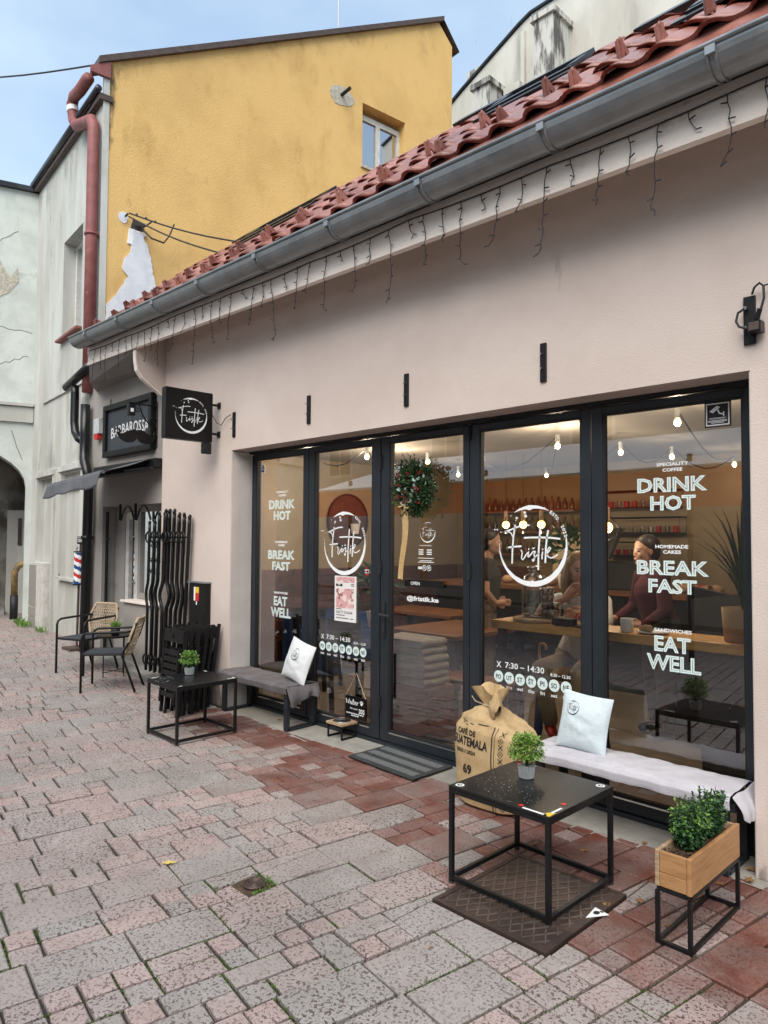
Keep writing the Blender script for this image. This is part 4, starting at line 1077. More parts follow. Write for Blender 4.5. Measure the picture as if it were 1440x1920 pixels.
# ------------------------------------------------------------------ people
def remesh(o, vox, sm=6):
    r_ = o.modifiers.new('remesh', 'REMESH'); r_.mode = 'VOXEL'; r_.voxel_size = vox; r_.use_smooth_shade = True
    s_ = o.modifiers.new('smooth', 'SMOOTH'); s_.iterations = sm; s_.factor = .5
def person(label, J, shirt, legs_m, hair_m, sleeve=.5, hair='short', face=None, hscale=1.0, shoes='blackmatt'):
    P = {k: V(v) for k, v in J.items()}
    base = V((P['pelvis'].x, P['pelvis'].y, .012))
    t = thing('person', base, label, 'person')
    fw = V(face).normalized(); sd_ = fw.cross(V((0, 0, 1))).normalized(); upv = V((0, 0, 1))
    H = P['head']
    b = MB()
    b.ball(H + upv * .035, .092, 16, 12, (1, 1, 1.08)); b.ball(H - upv * .045 + fw * .02, .068, 14, 10, (1, 1, 1.2)); b.ball(H + fw * .03 - upv * .01, .075, 14, 10, (.95, .95, 1.25))
    b.ball(H + fw * .098 - upv * .012, .016, 8, 6, (1, 1, 1.5)); b.ball(H + fw * .094 - upv * .03, .017, 8, 6); b.ball(H + fw * .083 - upv * .062, .02, 8, 6, (1, 1, .6)); b.ball(H + fw * .07 - upv * .098, .026, 8, 6)
    for s_ in (-1, 1):
        b.ball(H + sd_ * s_ * .082 - upv * .005, .024, 8, 6, (.6, .8, 1.3)); b.ball(H + sd_ * s_ * .04 + fw * .065 - upv * .025, .026, 8, 6)
    b.caps(P['neck'], H - upv * .05, .052, .05)
    for s_ in ('l', 'r'):
        b.caps(P['sh' + s_], P['el' + s_], .047, .038); b.caps(P['el' + s_], P['wr' + s_], .038, .026)
        d = (P['ha' + s_] - P['wr' + s_]).normalized(); side = d.cross(fw); side = side.normalized() if side.length > .1 else d.orthogonal().normalized(); pal = side.cross(d)
        b.caps(P['wr' + s_], P['wr' + s_] + d * .07, .027, .034)
        for k, ln in enumerate((.062, .074, .068, .052)):
            p0 = P['wr' + s_] + d * .085 + side * (.027 - .018 * k); p1 = p0 + d * ln * .5 + pal * .006; p2 = p1 + d * ln * .42 + pal * .022
            b.caps(p0, p1, .0095, .009, 8); b.caps(p1, p2, .009, .0075, 8)
        p0 = P['wr' + s_] + d * .03 + side * .03; p1 = p0 + d * .03 + side * .022; b.caps(p0, p1, .012, .011, 8); b.caps(p1, p1 + d * .03 + pal * .008, .011, .008, 8)
    b.caps(P['pelvis'], P['chest'], .12, .125); b.caps(P['chest'], P['neck'], .11, .05); b.caps(P['shl'], P['shr'], .05, .05)
    for s_ in ('l', 'r'):
        b.caps(P['hip' + s_], P['kn' + s_], .082, .055); b.caps(P['kn' + s_], P['an' + s_], .052, .036)
    bo = b.build('body', 'skin', t, smooth=True); remesh(bo, .007)
    c = MB(); c.caps(P['pelvis'] + upv * .04, P['chest'], .142, .145); c.caps(P['chest'], P['neck'] - upv * .035, .128, .06); c.caps(P['shl'], P['shr'], .066, .066)
    for s_ in ('l', 'r'):
        c.caps(P['hip' + s_] + upv * .1, P['chest'] - upv * .06, .1, .1)
        c.caps(P['sh' + s_], P['sh' + s_].lerp(P['el' + s_], sleeve), .064, .060)
        if sleeve >= 1: c.caps(P['el' + s_], P['wr' + s_], .05, .038)
    so = c.build('shirt', shirt, t, smooth=True); remesh(so, .011)
    c = MB(); c.caps(P['hipl'] + upv * .05, P['hipr'] + upv * .05, .125, .125)
    for s_ in ('l', 'r'):
        c.caps(P['hip' + s_], P['kn' + s_], .108, .08); c.caps(P['kn' + s_], P['an' + s_].lerp(P['kn' + s_], .08), .076, .062)
    lo = c.build('trousers', legs_m, t, smooth=True); remesh(lo, .012)
    for s_ in ('l', 'r'):
        c = MB(); f_ = V((fw.x, fw.y, 0)).normalized(); c.caps(P['an' + s_] - upv * .03 - f_ * .03, P['an' + s_] - upv * .045 + f_ * .13, .045, .035); o = c.build('shoe', shoes, t, smooth=True)
    hm = MB(); back = -fw
    if hair == 'short':
        hm.ball(H + upv * .055 + back * .018, .102, 18, 12, (1, 1, .92)); hm.ball(H + back * .045 + upv * .0, .082, 14, 10, (1, 1, 1.15))
    elif hair == 'beard':
        hm.ball(H + upv * .06 + back * .02, .102, 18, 12, (1, 1, .9)); hm.ball(H + back * .05, .08, 14, 10); hm.ball(H + fw * .048 - upv * .095, .05, 12, 8, (1, 1, .9))
    else:
        hm.ball(H + upv * .05 + back * .02, .106, 18, 12, (1, 1, .95)); hm.ball(H + back * .05 - upv * .03, .09, 14, 10, (1, 1, 1.4))
        for s_ in (-1, 1):
            for k in range(4):
                p0 = H + sd_ * s_ * (.075 + .006 * k) + back * (.015 + .022 * k) + upv * .06
                p1 = H + sd_ * s_ * .108 + back * (.0 + .028 * k) - upv * .08; p2 = H + sd_ * s_ * (.10 - .006 * k) + back * (-.012 + .035 * k) - upv * (.25 - .02 * k)
                hm.tube([p0, p1, (p1 + p2) / 2 + sd_ * s_ * .012, p2], [.03, .032, .03, .012], 8)
        hm.tube([H + back * .08, H + back * .115 - upv * .12, H + back * .09 - upv * .27], [.07, .075, .03], 10)
    ho = hm.build('hair', hair_m, t, smooth=True); remesh(ho, .008, 3)
    em = MB()
    for s_ in (-1, 1): em.ball(H + sd_ * s_ * .036 + fw * .0885 + upv * .004, .009, 8, 6, (1.3, 1.3, .7)); em.bar(H + sd_ * s_ * .02 + fw * .094 + upv * .024, H + sd_ * s_ * .055 + fw * .080 + upv * .024, .008, .006)
    em.build('eyes', 'hairdark', t)
    mm = MB(); mm.bar(H + sd_ * -.022 + fw * .094 - upv * .062, H + sd_ * .022 + fw * .094 - upv * .062, .01, .009); mm.build('lips', 'stickerred' if hair == 'long' else 'skin', t)
    return t
def standing(x, y, h, az, armf=.15, bend=0.0):
    k = h / 1.75; f = V((math.sin(az), math.cos(az), 0)); s_ = f.cross(V((0, 0, 1)))
    o = V((x, y, .012)); U = lambda a, b, c: o + s_ * (a * k) + f * (b * k) + V((0, 0, c * k))
    return dict(pelvis=U(0, 0, .95), chest=U(0, .02 + bend, 1.28), neck=U(0, .03 + bend, 1.47), head=U(0, .06 + bend * 1.2, 1.63), shl=U(-.18, .02 + bend, 1.41), shr=U(.18, .02 + bend, 1.41),
                ell=U(-.25, .04 + bend, 1.13), elr=U(.25, .04 + bend, 1.13), wrl=U(-.21, armf + bend, 1.0), wrr=U(.2, armf + bend + .03, 1.02), hal=U(-.16, armf + .1 + bend, 1.0), har=U(.15, armf + .12 + bend, 1.02),
                hipl=U(-.095, 0, .92), hipr=U(.095, 0, .92), knl=U(-.1, .02, .5), knr=U(.1, .02, .5), anl=U(-.105, -.02, .1), anr=U(.105, -.02, .1)), f
# seated woman with long blond hair, hand at her mouth, at the window counter
fz = V((.62, -.74, -.08))
person('long haired blond woman in a white tee sitting at the counter with hand at mouth',
       dict(pelvis=(-2.93, 5.12, .70), chest=(-2.90, 5.03, 1.02), neck=(-2.885, 4.99, 1.23), head=(-2.865, 4.955, 1.42), shl=(-2.74, 5.09, 1.17), shr=(-3.055, 4.95, 1.17),
            ell=(-2.60, 4.86, .99), elr=(-3.09, 4.74, 1.085), wrl=(-2.66, 4.66, 1.11), wrr=(-2.88, 4.76, 1.21), hal=(-2.72, 4.60, 1.12), har=(-2.83, 4.80, 1.29),
            hipl=(-2.85, 5.12, .67), hipr=(-3.03, 5.08, .67), knl=(-2.74, 4.74, .66), knr=(-3.05, 4.70, .66), anl=(-2.78, 4.82, .24), anr=(-3.02, 4.78, .24)),
       'shirtwhite', 'khaki', 'hairblond', .72, 'long', fz, shoes='stickerred')
t = thing('bar_stool', (-2.93, 5.12, .012), 'black bar stool under the seated woman', 'stool')
m = MB(); m.lathe([(.16, .56), (.17, .57), (.17, .6), (.1, .605)], 18, (-2.93, 5.12, 0)); m.build('seat', 'blackmatt', t)
for k in range(4):
    a = k * math.pi / 2 + .5
    m = MB(); m.tube([(-2.93 + .1 * math.cos(a), 5.12 + .1 * math.sin(a), .56), (-2.93 + .19 * math.cos(a), 5.12 + .19 * math.sin(a), .012)], .013, 6); m.build('leg', 'black', t)
J, f = standing(-4.5, 5.9, 1.73, R(60), .1); person('man in a charcoal tee and beige trousers standing behind the glasses', J, 'darktee', 'khaki', 'hairdark', .5, 'short', f)
J, f = standing(-2.66, 5.9, 1.66, R(215), .22, .06); person('waitress in burgundy with a dark apron standing behind the lettered pane', J, 'burgundy', 'darktee', 'hairdark', 1.0, 'short', f)
J, f = standing(-4.8, 8.2, 1.74, R(170), .2); person('bearded man in black behind the service bar', J, 'darktee', 'darktee', 'hairdark', .5, 'beard', f)

# ------------------------------------------------------------------ things on and in front of the shopfront
# wreath with hessian ribbon on the door
t = thing('wreath', (-3.72, 4.0, 2.04), 'round evergreen wreath with red berries and pale leaves on the door', 'wreath')
m = MB(); m.tube([V((-3.72 + .12 * math.cos(a), 4.02, 2.045 + .12 * math.sin(a))) for a in [k * math.pi / 12 for k in range(24)]], .05, 8, closed=True); m.build('wreath_base', 'hairdark', t)
m = MB()
for _ in range(2300):
    a = rnd.uniform(0, 6.283); r_ = .115 + rnd.gauss(0, .045); v = V((math.cos(a), 0, math.sin(a)))
    p = V((-3.72, 3.985 + rnd.uniform(-.05, .04), 2.045)) + v * max(.01, r_)
    leaf(m, p, v * rnd.uniform(.2, 1) + rdir() * .9 - V((0, .35, 0)), rdir(), rnd.uniform(.025, .06), rnd.uniform(.012, .024))
for k in range(14): leaf(m, V((-3.69 + rnd.uniform(-.03, .03), 4.0, 1.90)), V((rnd.uniform(-.3, .3), -.1, -1)), rdir(), .09, .02)
for k in range(10): leaf(m, V((-3.74 + rnd.uniform(-.03, .03), 4.0, 2.2)), V((rnd.uniform(-.8, .5), -.1, 1)), rdir(), .09, .012)
m.build('foliage', 'leafwreath', t)
m = MB()
for k in range(26):
    a = rnd.uniform(0, 6.283); r_ = rnd.uniform(.04, .19); c = V((-3.72 + r_ * math.cos(a), 3.945, 2.045 + r_ * math.sin(a)))
    leaf(m, c, V((rnd.uniform(-1, 1), -.4, rnd.uniform(-1, 1))), V((0, -1, 0)), .04, .034)
m.build('pale_leaves', 'eucal', t)
m = MB()
for k in range(13):
    a = rnd.uniform(0, 6.283); r_ = rnd.uniform(.05, .19)
    for q in range(7): m.ball((-3.72 + r_ * math.cos(a) + rnd.uniform(-.016, .016), 3.935 + rnd.uniform(-.012, .012), 2.045 + r_ * math.sin(a) + rnd.uniform(-.016, .016)), .0075, 6, 4)
m.build('berries', 'berry', t, kind='stuff')
m = MB()
m.grid(lambda a, b: V((-3.80 + .066 * (a - .5) * (1 - .12 * b) + .012 * math.sin(b * 5) - .01 * b, 3.95 + .012 * math.sin(a * 7 + b * 4) , 1.905 - .565 * b - .012 * (a - .5) * math.sin(b * 14))), 6, 16)
for s_ in (-1, 1): m.grid(lambda a, b, s_=s_: V((-3.79 + s_ * (.004 + .055 * a), 3.94 - .02 * math.sin(a * math.pi) * math.cos(b * math.pi * 2), 1.912 + .016 * a * (s_ < 0) + (b - .5) * (.018 + .035 * math.sin(a * 2.2)))), 8, 6)
m.ball((-3.79, 3.935, 1.912), .014, 8, 6); m.build('ribbon', 'ribbon', t, smooth=True)
m = MB(); m.bb(-3.876, -3.484, 4.045, 4.06, 1.285, 1.338); m.m = 1; m.text('OPEN', wallf(4.0435), -3.81, -3.714, 1.296, 1.322)
tag(m.build('open_sign', ['blackmatt', 'whitepaint']), 'narrow dark OPEN sign bar fixed across the door glass', 'sign')
# poster behind the second pane
m = MB(); pf = wallf(4.058)
m.bb(-4.734, -4.456, 4.059, 4.063, .94, 1.329); m.m = 1; m.rect(pf, -4.715, -4.475, 1.275, 1.322); m.rect(pf, -4.712, -4.485, 1.055, 1.222); m.m = 2
m.text('SALTY SUGAR', pf, -4.71, -4.50, 1.008, 1.030)
for x0, x1, z in ((-4.715, -4.66, 1.245), (-4.71, -4.64, 1.042), (-4.71, -4.60, .990), (-4.71, -4.55, .965), (-4.53, -4.49, .965), (-4.52, -4.48, 1.258), (-4.52, -4.48, 1.246)): m.rect(pf, x0, x1, z, z + .006)
m.rect(pf, -4.715, -4.69, 1.24, 1.262); m.rect(pf, -4.68, -4.672, 1.24, 1.262); m.rect(pf, -4.66, -4.63, 1.24, 1.262)
tag(m.build('poster', ['paper', 'pinkart', 'inkblack']), 'white art poster with pink swirls taped to the pane under the logo', 'poster')
# doormat
t = thing('doormat', (-3.69, 3.8, .006), 'black rubber doormat with grey pile stripes before the door', 'doormat')
m = MB(); pts = [(-4.045, 3.615), (-3.345, 3.575), (-3.335, 3.995), (-4.035, 4.035)]; m.prism([(a, b, .008) for a, b in pts], (0, 0, .012)); m.build('mat_base', 'matrub', t, bev=.003)
for k, (y0, y1) in enumerate(((.10, .27), (.40, .57), (.70, .87))):
    m = MB()
    def mp_(u, v): a = V(pts[0]).lerp(V(pts[1]), u); b = V(pts[3]).lerp(V(pts[2]), u); c = a.lerp(b, v); return c
    q = [mp_(.05, y0), mp_(.95, y0), mp_(.95, y1), mp_(.05, y1)]; m.prism([(c.x, c.y, .0195) for c in q], (0, 0, .004)); m.build('pile_stripe', 'matgrey', t)
# dog bowl stand and its sign
t = thing('dog_bowl_stand', (-4.45, 3.98, 0), 'small wooden dog bowl stand on black legs by the door', 'bowl stand')
m = MB(); m.bb(-4.60, -4.40, 3.86, 4.04, .115, .135); 
top = m.build('wooden_top', 'woodend', t, bev=.003)
m = MB(); m.lathe([(.062, .136), (.074, .141), (.076, .137), (.068, .137), (.05, .125), (.0001, .122)], 20, (-4.5, 3.95, 0)); m.build('steel_bowl', 'steel', t, smooth=True)
for x in (-4.585, -4.415):
    m = MB()
    for y in (3.875, 4.025): m.bar((x, y, .005), (x, y, .115), .012, .012)
    m.bar((x, 3.875, .011), (x, 4.025, .011), .012, .012); m.build('leg_frame', 'black', t)
t = thing('dog_sign', (-4.41, 4.03, .24), 'little black chalk sign about dog water hung on the pane', 'sign')
m = MB(); m.bb(-4.54, -4.285, 4.02, 4.032, .155, .335); m.build('board', 'lamp', t)
m = MB(); fr = wallf(4.018)
wp = [[(0, 1), (.1, .05), (.25, .7), (.38, .05), (.55, 1)], [(.95, .5), (.75, .6), (.65, .2), (.8, .0), (.95, .45), (1, 0)], [(1.2, 1.1), (1.15, .1), (1.3, .02)], [(1.03, .7), (1.4, .74)], [(1.4, .3), (1.65, .45), (1.6, .65), (1.45, .5), (1.45, .1), (1.7, .05)], [(1.8, .6), (1.85, 0)], [(1.83, .4), (1.95, .62), (2.05, .5)]]
for pts in wp: m.ribbon(lambda a, b: fr(-4.525 + a * .074, .268 + b * .042), pts, .12)
m.text('DOG', fr, -4.365, -4.30, .205, .245); m.text('for your', fr, -4.475, -4.38, .225, .245)
for x, z, r_ in ((-4.335, .285, .012), (-4.35, .298, .006), (-4.340, .306, .006), (-4.328, .305, .006), (-4.319, .295, .006)): m.disc(fr, x, z, r_, n=8)
for k in range(9): m.rect(fr, -4.52 + k * .024, -4.503 + k * .024, .19, .199)
for k in range(4): m.rect(fr, -4.46 + k * .024, -4.443 + k * .024, .174, .183)
m.build('chalk_lettering', 'whitepaint', t)
m = MB(); m.tube([(-4.535, 4.022, .33), (-4.41, 4.03, .53), (-4.29, 4.022, .335)], .0035, 5); m.build('string', 'rope', t)

# benches
def bench(x0, x1, y0, y1, h, lab):
    t = thing('bench', ((x0 + x1) / 2, (y0 + y1) / 2, 0), lab, 'bench', 'benches in front of the cafe glass')
    m = MB(); m.bb(x0, x1, y0, y1, h - .04, h); m.build('seat_board', 'anth', t, bev=.004)
    for x in (x0 + .06, x1 - .06):
        m = MB()
        for y in (y0 + .015, y1 - .015): m.bar((x, y, .005), (x, y, h - .04), .05, .03, up=(0, 1, 0))
        m.bar((x, y0 + .015, .015), (x, y1 - .015, .015), .05, .02); m.build('leg_frame', 'anth', t)
    return t
bench(-6.0, -4.9, 3.71, 4.02, .36, 'grey steel bench under a dark grey blanket beside the wall corner')
bench(-2.48, -1.30, 3.70, 3.99, .36, 'steel bench under a pale blanket between jute sack and wall')
def drape(name, x0, x1, y0, y1, h, th, hang, matn, lab, seed, hx=.06, right=.12):
    r2 = random.Random(seed)
    def fn(a, b):
        # a along length, b across: from the back edge over the front lip
        L_ = x1 - x0; x = x0 + a * L_
        prof_ = [(y1, h + th * .25), (y1 - .01, h + th * .85), (y1 - .06, h + th), ((y0 + y1) / 2, h + th * 1.03), (y0 + .05, h + th), (y0 - .012, h + th * .82), (y0 - .026, h + th * .35), (y0 - .022, h - hang * .5), (y0 - .018, h - hang)]
        k = b * (len(prof_) - 1); i = min(int(k), len(prof_) - 2); f_ = k - i
        y = prof_[i][0] * (1 - f_) + prof_[i + 1][0] * f_; z = prof_[i][1] * (1 - f_) + prof_[i + 1][1] * f_
        n1 = noise.noise((x * 7, y * 9, seed)); n2 = noise.noise((x * 19, y * 17, seed + 5))
        n3 = noise.noise((x * 3 + y * 14, y * 30 + x * 5, seed + 9)); z += (.010 * n1 + .006 * n2 + .006 * abs(n3)) * (1 if b < .6 else .4)
        if b > .6:
            y += (.006 * n1 + .003 * math.sin(x * 23 + seed)) * (b - .6) / .4
            z += (.008 * noise.noise((x * 4, 2, seed))) * (b - .6) / .4
        if a < .02: z -= .02
        return V((x, y, z))
    m = MB(); m.grid(fn, 70, 32)
    # fall over the open end
    def en(a, b):
        y = y1 - .01 - a * (y1 - y0 + .02); d = b * right
        n1 = noise.noise((y * 9, d * 8, seed + 2))
        return V((x1 + .012 + .05 * math.sin(min(1, b * 1.3) * math.pi / 2) + .02 * n1 * b + .014 * math.sin(a * 16) * b, y + .04 * b * (a - .5) + .012 * n1, h + th - .006 - d * (1 + .25 * math.sin(a * 5 + seed)) + .012 * n1))
    m.grid(en, 26, 12)
    o = m.build(name, matn, None, smooth=True)
    s_ = o.modifiers.new('thick', 'SOLIDIFY'); s_.thickness = .006; s_.offset = 1
    sb = o.modifiers.new('sub', 'SUBSURF'); sb.levels = 1; sb.render_levels = 1
    tag(o, lab, 'blanket', 'blankets laid on the benches')
    return o
drape('bench_blanket', -6.02, -4.915, 3.70, 4.03, .362, .028, .045, 'greyfab', 'dark grey fleece blanket covering the bench by the wall corner', 3, right=.13)
drape('bench_blanket', -2.51, -1.315, 3.69, 4.0, .362, .05, .03, 'lightfab', 'pale lilac grey blanket covering the bench behind the square table', 11, right=.11)
def cushion(c, sx, sz, tilt, yaw, roll, matn, lab, logo_at, lr):
    # local: x width, z height, y thickness; front is -y
    t = thing('cushion', c, lab, 'cushion', 'white logo cushions on the benches')
    def side(sg):
        def fn(a, b):
            x = (a - .5); z = b
            bul = (max(0, 1 - (2 * x) ** 2) * max(0, 1 - (2 * (b - .5)) ** 2)) ** .55
            pinch = 1 - .055 * math.sin(math.pi * b) ; pz = 1 - .05 * math.sin(math.pi * a)
            wr = .007 * (1 - abs(math.sin(b * 7 + a * 2.5 + 2 * noise.noise((a * 2, b * 2, 1))))) * (1 - b) ** .6 + .007 * noise.noise((a * 3.5, b * 5, 2)) + .004 * noise.noise((a * 11, b * 9, 5))
            return V((x * sx * pinch, sg * (bul * .06 + wr * bul), (b - .5) * sz * pz + sz / 2))
        return fn
    m = MB(); m.grid(side(-1), 34, 34); m.grid(side(1), 18, 18)
    o = m.build('cushion_cover', matn, None, smooth=True); o.parent = t
    m = MB(); fn = side(-1)
    fr = lambda a, b: fn(logo_at[0] + a / sx, logo_at[1] + b / sz) + V((0, -.0035, 0))
    logo(m, fr, lr); o = m.build('printed_logo', 'inkblack', None); o.parent = t
    t.rotation_euler = (tilt, roll, yaw)
    return t
cushion((-5.07, 3.86, .395), .37, .36, R(-15), R(-5), R(10), 'cushion', 'white logo cushion leaning on the dark grey blanket', (.5, .66), .055)
cushion((-2.20, 3.79, .41), .315, .335, R(-13), R(4), R(4), 'cushion2', 'pale linen logo cushion leaning on the lilac grey blanket', (.3, .72), .042)

# cube tables
def cube_table(x0, x1, y0, y1, h, lab):
    t = thing('square_table', ((x0 + x1) / 2, (y0 + y1) / 2, 0), lab, 'table', 'black cube tables on the paving')
    b = .022
    m = MB(); m.bb(x0, x1, y0, y1, h - .012, h); m.build('tabletop', 'black_top', t, bev=.002)
    for x in (x0 + b / 2, x1 - b / 2):
        for y in (y0 + b / 2, y1 - b / 2):
            m = MB(); m.bb(x - b / 2, x + b / 2, y - b / 2, y + b / 2, .012, h - .0125); m.build('leg', 'black', t, bev=.002)
            m = MB(); m.lathe([(.012, 0), (.014, .006), (.01, .012)], 10, (x, y, .001)); m.build('foot', 'inkblack', t)
    for z in (.02, h - .036):
        for q in ((x0 + b, x1 - b, y0 + .001, y0 + b - .001), (x0 + b, x1 - b, y1 - b + .001, y1 - .001), (x0 + .001, x0 + b - .001, y0 + b, y1 - b), (x1 - b + .001, x1 - .001, y0 + b, y1 - b)):
            m = MB(); m.bb(q[0], q[1], q[2], q[3], z, z + .022); m.build('rail', 'black', t, bev=.002)
    return t
M['black_top'] = mat('wet_black_tabletop', (.009, .009, .0095), .3, c2=(.012, .012, .013), sc=7, lo=.45, hi=.6, r2=.36, spec=.35)
tb = cube_table(-2.255, -1.695, 2.668, 3.232, .465, 'black cube table with leafy pot standing on the iron cover')
zf = lambda z: (lambda a, b: V((a, b, z)))
m = MB(); F_ = zf(.4662)
for x, y in ((-2.215, 2.705), (-1.74, 3.19)):
    m.m = 0; m.disc(F_, x, y, .022, n=16); m.m = 1; m.disc(zf(.4666), x, y, .014, n=8); m.m = 0; m.disc(zf(.467), x + .003, y, .007, n=6)
for x, y in ((-2.215, 3.19), (-1.86, 2.70), (-1.735, 2.85)): m.m = 2; m.disc(F_, x, y, .013, n=12)
m.m = 0; m.ribbon(F_, [(-1.84, 2.682), (-1.715, 2.682)], .014); m.ribbon(F_, [(-1.715, 2.72), (-1.715, 2.80)], .012); m.ribbon(F_, [(-2.2, 3.215), (-2.12, 3.215)], .012)
m.m = 3; m.add([F_(-1.73, 2.675), F_(-1.70, 2.675), F_(-1.70, 2.73), F_(-1.73, 2.71)], [(0, 1, 2, 3)])
m.build('top_stickers', ['whitepaint', 'inkblack', 'stickerred', 'stickeryel'], tb)
tl = cube_table(-5.715, -5.205, 2.825, 3.385, .462, 'black cube table with leafy pot before the folded chairs')
m = MB(); F_ = zf(.4632)
for x, y, dx, dy in ((-5.695, 2.86, 0, .06), (-5.685, 2.845, .0, .03), (-5.695, 3.35, .05, 0), (-5.225, 2.85, 0, .03), (-5.225, 3.3, 0, .07), (-5.27, 3.37, .05, 0)): m.ribbon(F_, [(x, y), (x + dx + .001, y + dy)], .012)
m.build('top_stickers', 'whitepaint', tl)
# water drops on the tops
for (x0, x1, y0, y1, z, n, tt) in ((-2.22, -1.72, 2.70, 3.18, .4652, 70, tb), (-5.70, -5.4, 2.83, 3.1, .4622, 60, tl)):
    m = MB()
    for k in range(n):
        c = rnd.choice(((.2, .35), (.72, .25), (.45, .2)))
        x = x0 + (x1 - x0) * min(1, max(0, rnd.gauss(c[0], .1))); y = y0 + (y1 - y0) * min(1, max(0, rnd.gauss(c[1], .16)))
        m.lathe([(.0035, 0), (.0028, .0012), (.0001, .0017)], 6, (x, y, z))
    m.build('raindrops', 'clearglass', tt, smooth=True, kind='stuff')
def pot_plant(x, y, z, lab, r_, matl, n, hh):
    t = thing('potted_plant', (x, y, z), lab, 'plant', 'small leafy pots on the cube tables')
    m = MB()
    m.lathe([(.030, 0), (.034, .002), (.040, .058), (.042, .06), (.038, .058), (.036, .05), (.0001, .05)], 22, (x, y, z))
    m.build('ribbed_pot', 'galv', t, smooth=True)
    m = MB()
    for k in range(22):
        a = k * 2 * math.pi / 22; m.bar((x + .0345 * math.cos(a), y + .0345 * math.sin(a), z + .004), (x + .041 * math.cos(a), y + .041 * math.sin(a), z + .056), .004, .003)
    m.build('pot_rib', 'galv', t, kind='stuff')
    m = MB()
    for k in range(60):
        v = rdir(.7); p0 = V((x, y, z + .055)); p1 = p0 + V((v.x * r_ * .8, v.y * r_ * .8, abs(v.z) * hh * .9))
        m.tube([p0, p0.lerp(p1, .5) + V((0, 0, .012)), p1], .0012, 3)
    m.build('stems', 'leafdark', t)
    m = MB()
    for _ in range(n):
        v = rdir(.25); k = .35 + .65 * rnd.random() ** .5
        if v.z < -.3: v.z *= .5
        p = V((x, y, z + .055 + hh * .52)) + V((v.x * r_, v.y * r_, v.z * hh * .55)) * k * rnd.uniform(.85, 1.12)
        leaf(m, p, v + rdir() * .9, V((0, 0, 1)) + rdir() * .6, rnd.uniform(.010, .019), rnd.uniform(.008, .014))
    m.build('foliage', matl, t)
pot_plant(-2.055, 3.03, .4655, 'bushy bright green pot plant on the table by the jute sack', .088, 'leafbright', 1500, .15)
pot_plant(-5.62, 3.165, .4625, 'bright green pot plant on the table by the folded chairs', .082, 'leaflime', 700, .14)
# planter on stand
t = thing('planter_box', (-1.26, 3.14, 0), 'wooden planter box on black stand with two dark green shrubs', 'planter')
px0, px1, py0, py1, pz0, pz1 = -1.337, -1.188, 2.895, 3.43, .232, .378
m = MB(); m.bb(px1 - .018, px1, py0, py1, pz0, pz1); m.build('side_board', 'wood', t, bev=.003)
m = MB(); m.bb(px0, px0 + .018, py0, py1, pz0, pz1); m.build('side_board', 'woodend', t, bev=.003)
m = MB(); m.bb(px0 + .019, px1 - .019, py0 + .004, py0 + .02, pz0 + .06, pz1 - .003); m.build('end_board', 'wood', t, bev=.002)
m = MB(); m.bb(px0 + .019, px1 - .019, py0 + .004, py0 + .02, pz0 + .001, pz0 + .058); m.build('end_board', 'wood', t, bev=.002)
m = MB(); m.bb(px0 + .019, px1 - .019, py1 - .02, py1 - .004, pz0 + .001, pz1 - .003); m.build('end_board', 'woodend', t, bev=.002)
m = MB(); m.grid(lambda a, b: V((px0 + .018 + a * (px1 - px0 - .036), py0 + .02 + b * (py1 - py0 - .04), pz1 - .03 + .008 * noise.noise((a * 6, b * 16, 0)))), 8, 20); m.build('soil', 'soil', t)
b = .016
for x in (px0 + b / 2, px1 - b / 2):
    for y in (py0 + b / 2, py1 - b / 2):
        m = MB(); m.bb(x - b / 2, x + b / 2, y - b / 2, y + b / 2, .001, pz0 - .017); m.build('leg', 'black', t)
for z in (.002, pz0 - .0165):
    for q in ((px0 + b, px1 - b, py0, py0 + b), (px0 + b, px1 - b, py1 - b, py1), (px0, px0 + b, py0 + b, py1 - b), (px1 - b, px1, py0 + b, py1 - b)):
        m = MB(); m.bb(q[0] + .0005, q[1] - .0005, q[2] + .0005, q[3] - .0005, z, z + b); m.build('rail', 'black', t)
for i, (cy, hh, rx, ry) in enumerate(((3.07, .20, .082, .10), (3.255, .215, .08, .11))):
    tp = thing('boxwood_shrub', (-1.263, cy, pz1 - .03), ('glossy dark shrub at the near end of the planter box', 'taller dark shrub at the bench end of the planter box')[i], 'shrub', 'shrubs in the planter box')
    m = MB(); tips = []
    for k in range(85):
        a = rnd.uniform(0, 6.28); q = rnd.random() ** .5; p0 = V((-1.263 + .02 * math.cos(a), cy + .03 * math.sin(a), pz1 - .03))
        p1 = V((-1.263 + rx * q * math.cos(a), cy + ry * q * math.sin(a), pz1 - .02 + hh * rnd.uniform(.45, 1.12) * (1 - .25 * q)))
        mid = p0.lerp(p1, .5) + V((.3 * (p1.x - p0.x), .3 * (p1.y - p0.y), 0)) * .4
        m.tube([p0, mid, p1], .0016, 3); tips.append((p0, mid, p1))
    m.build('stems', 'leafdark', tp)
    m = MB()
    for (p0, mid, p1) in tips:
        for k in range(28):
            u = .22 + .8 * k / 28; p = p0.lerp(mid, min(1, u * 2)) if u < .5 else mid.lerp(p1, min(1, (u - .5) * 2))
            d_ = (p1 - p0).normalized(); m.m = 1 if (u > .8 and rnd.random() < (.5 if i == 0 else .12)) else 0
            leaf(m, p, d_ * .5 + rdir() * .9, d_ + rdir() * .4, rnd.uniform(.014, .024), rnd.uniform(.009, .014))
    m.build('foliage', ['leafdark', 'leaflime'], tp)
t = thing('pine_cones', (-1.29, 2.95, pz1 - .02), 'brown pine cones on the soil at the corner of the planter', 'pine cones')
m = MB()
for k in range(4):
    c = V((-1.30 + .028 * k, 2.94 + .012 * (k % 2), pz1 - .012))
    for q in range(30):
        v = rdir(); leaf(m, c + v * .008, v, rdir(), .012, .011)
m.build('cone_scales', 'soil', t)
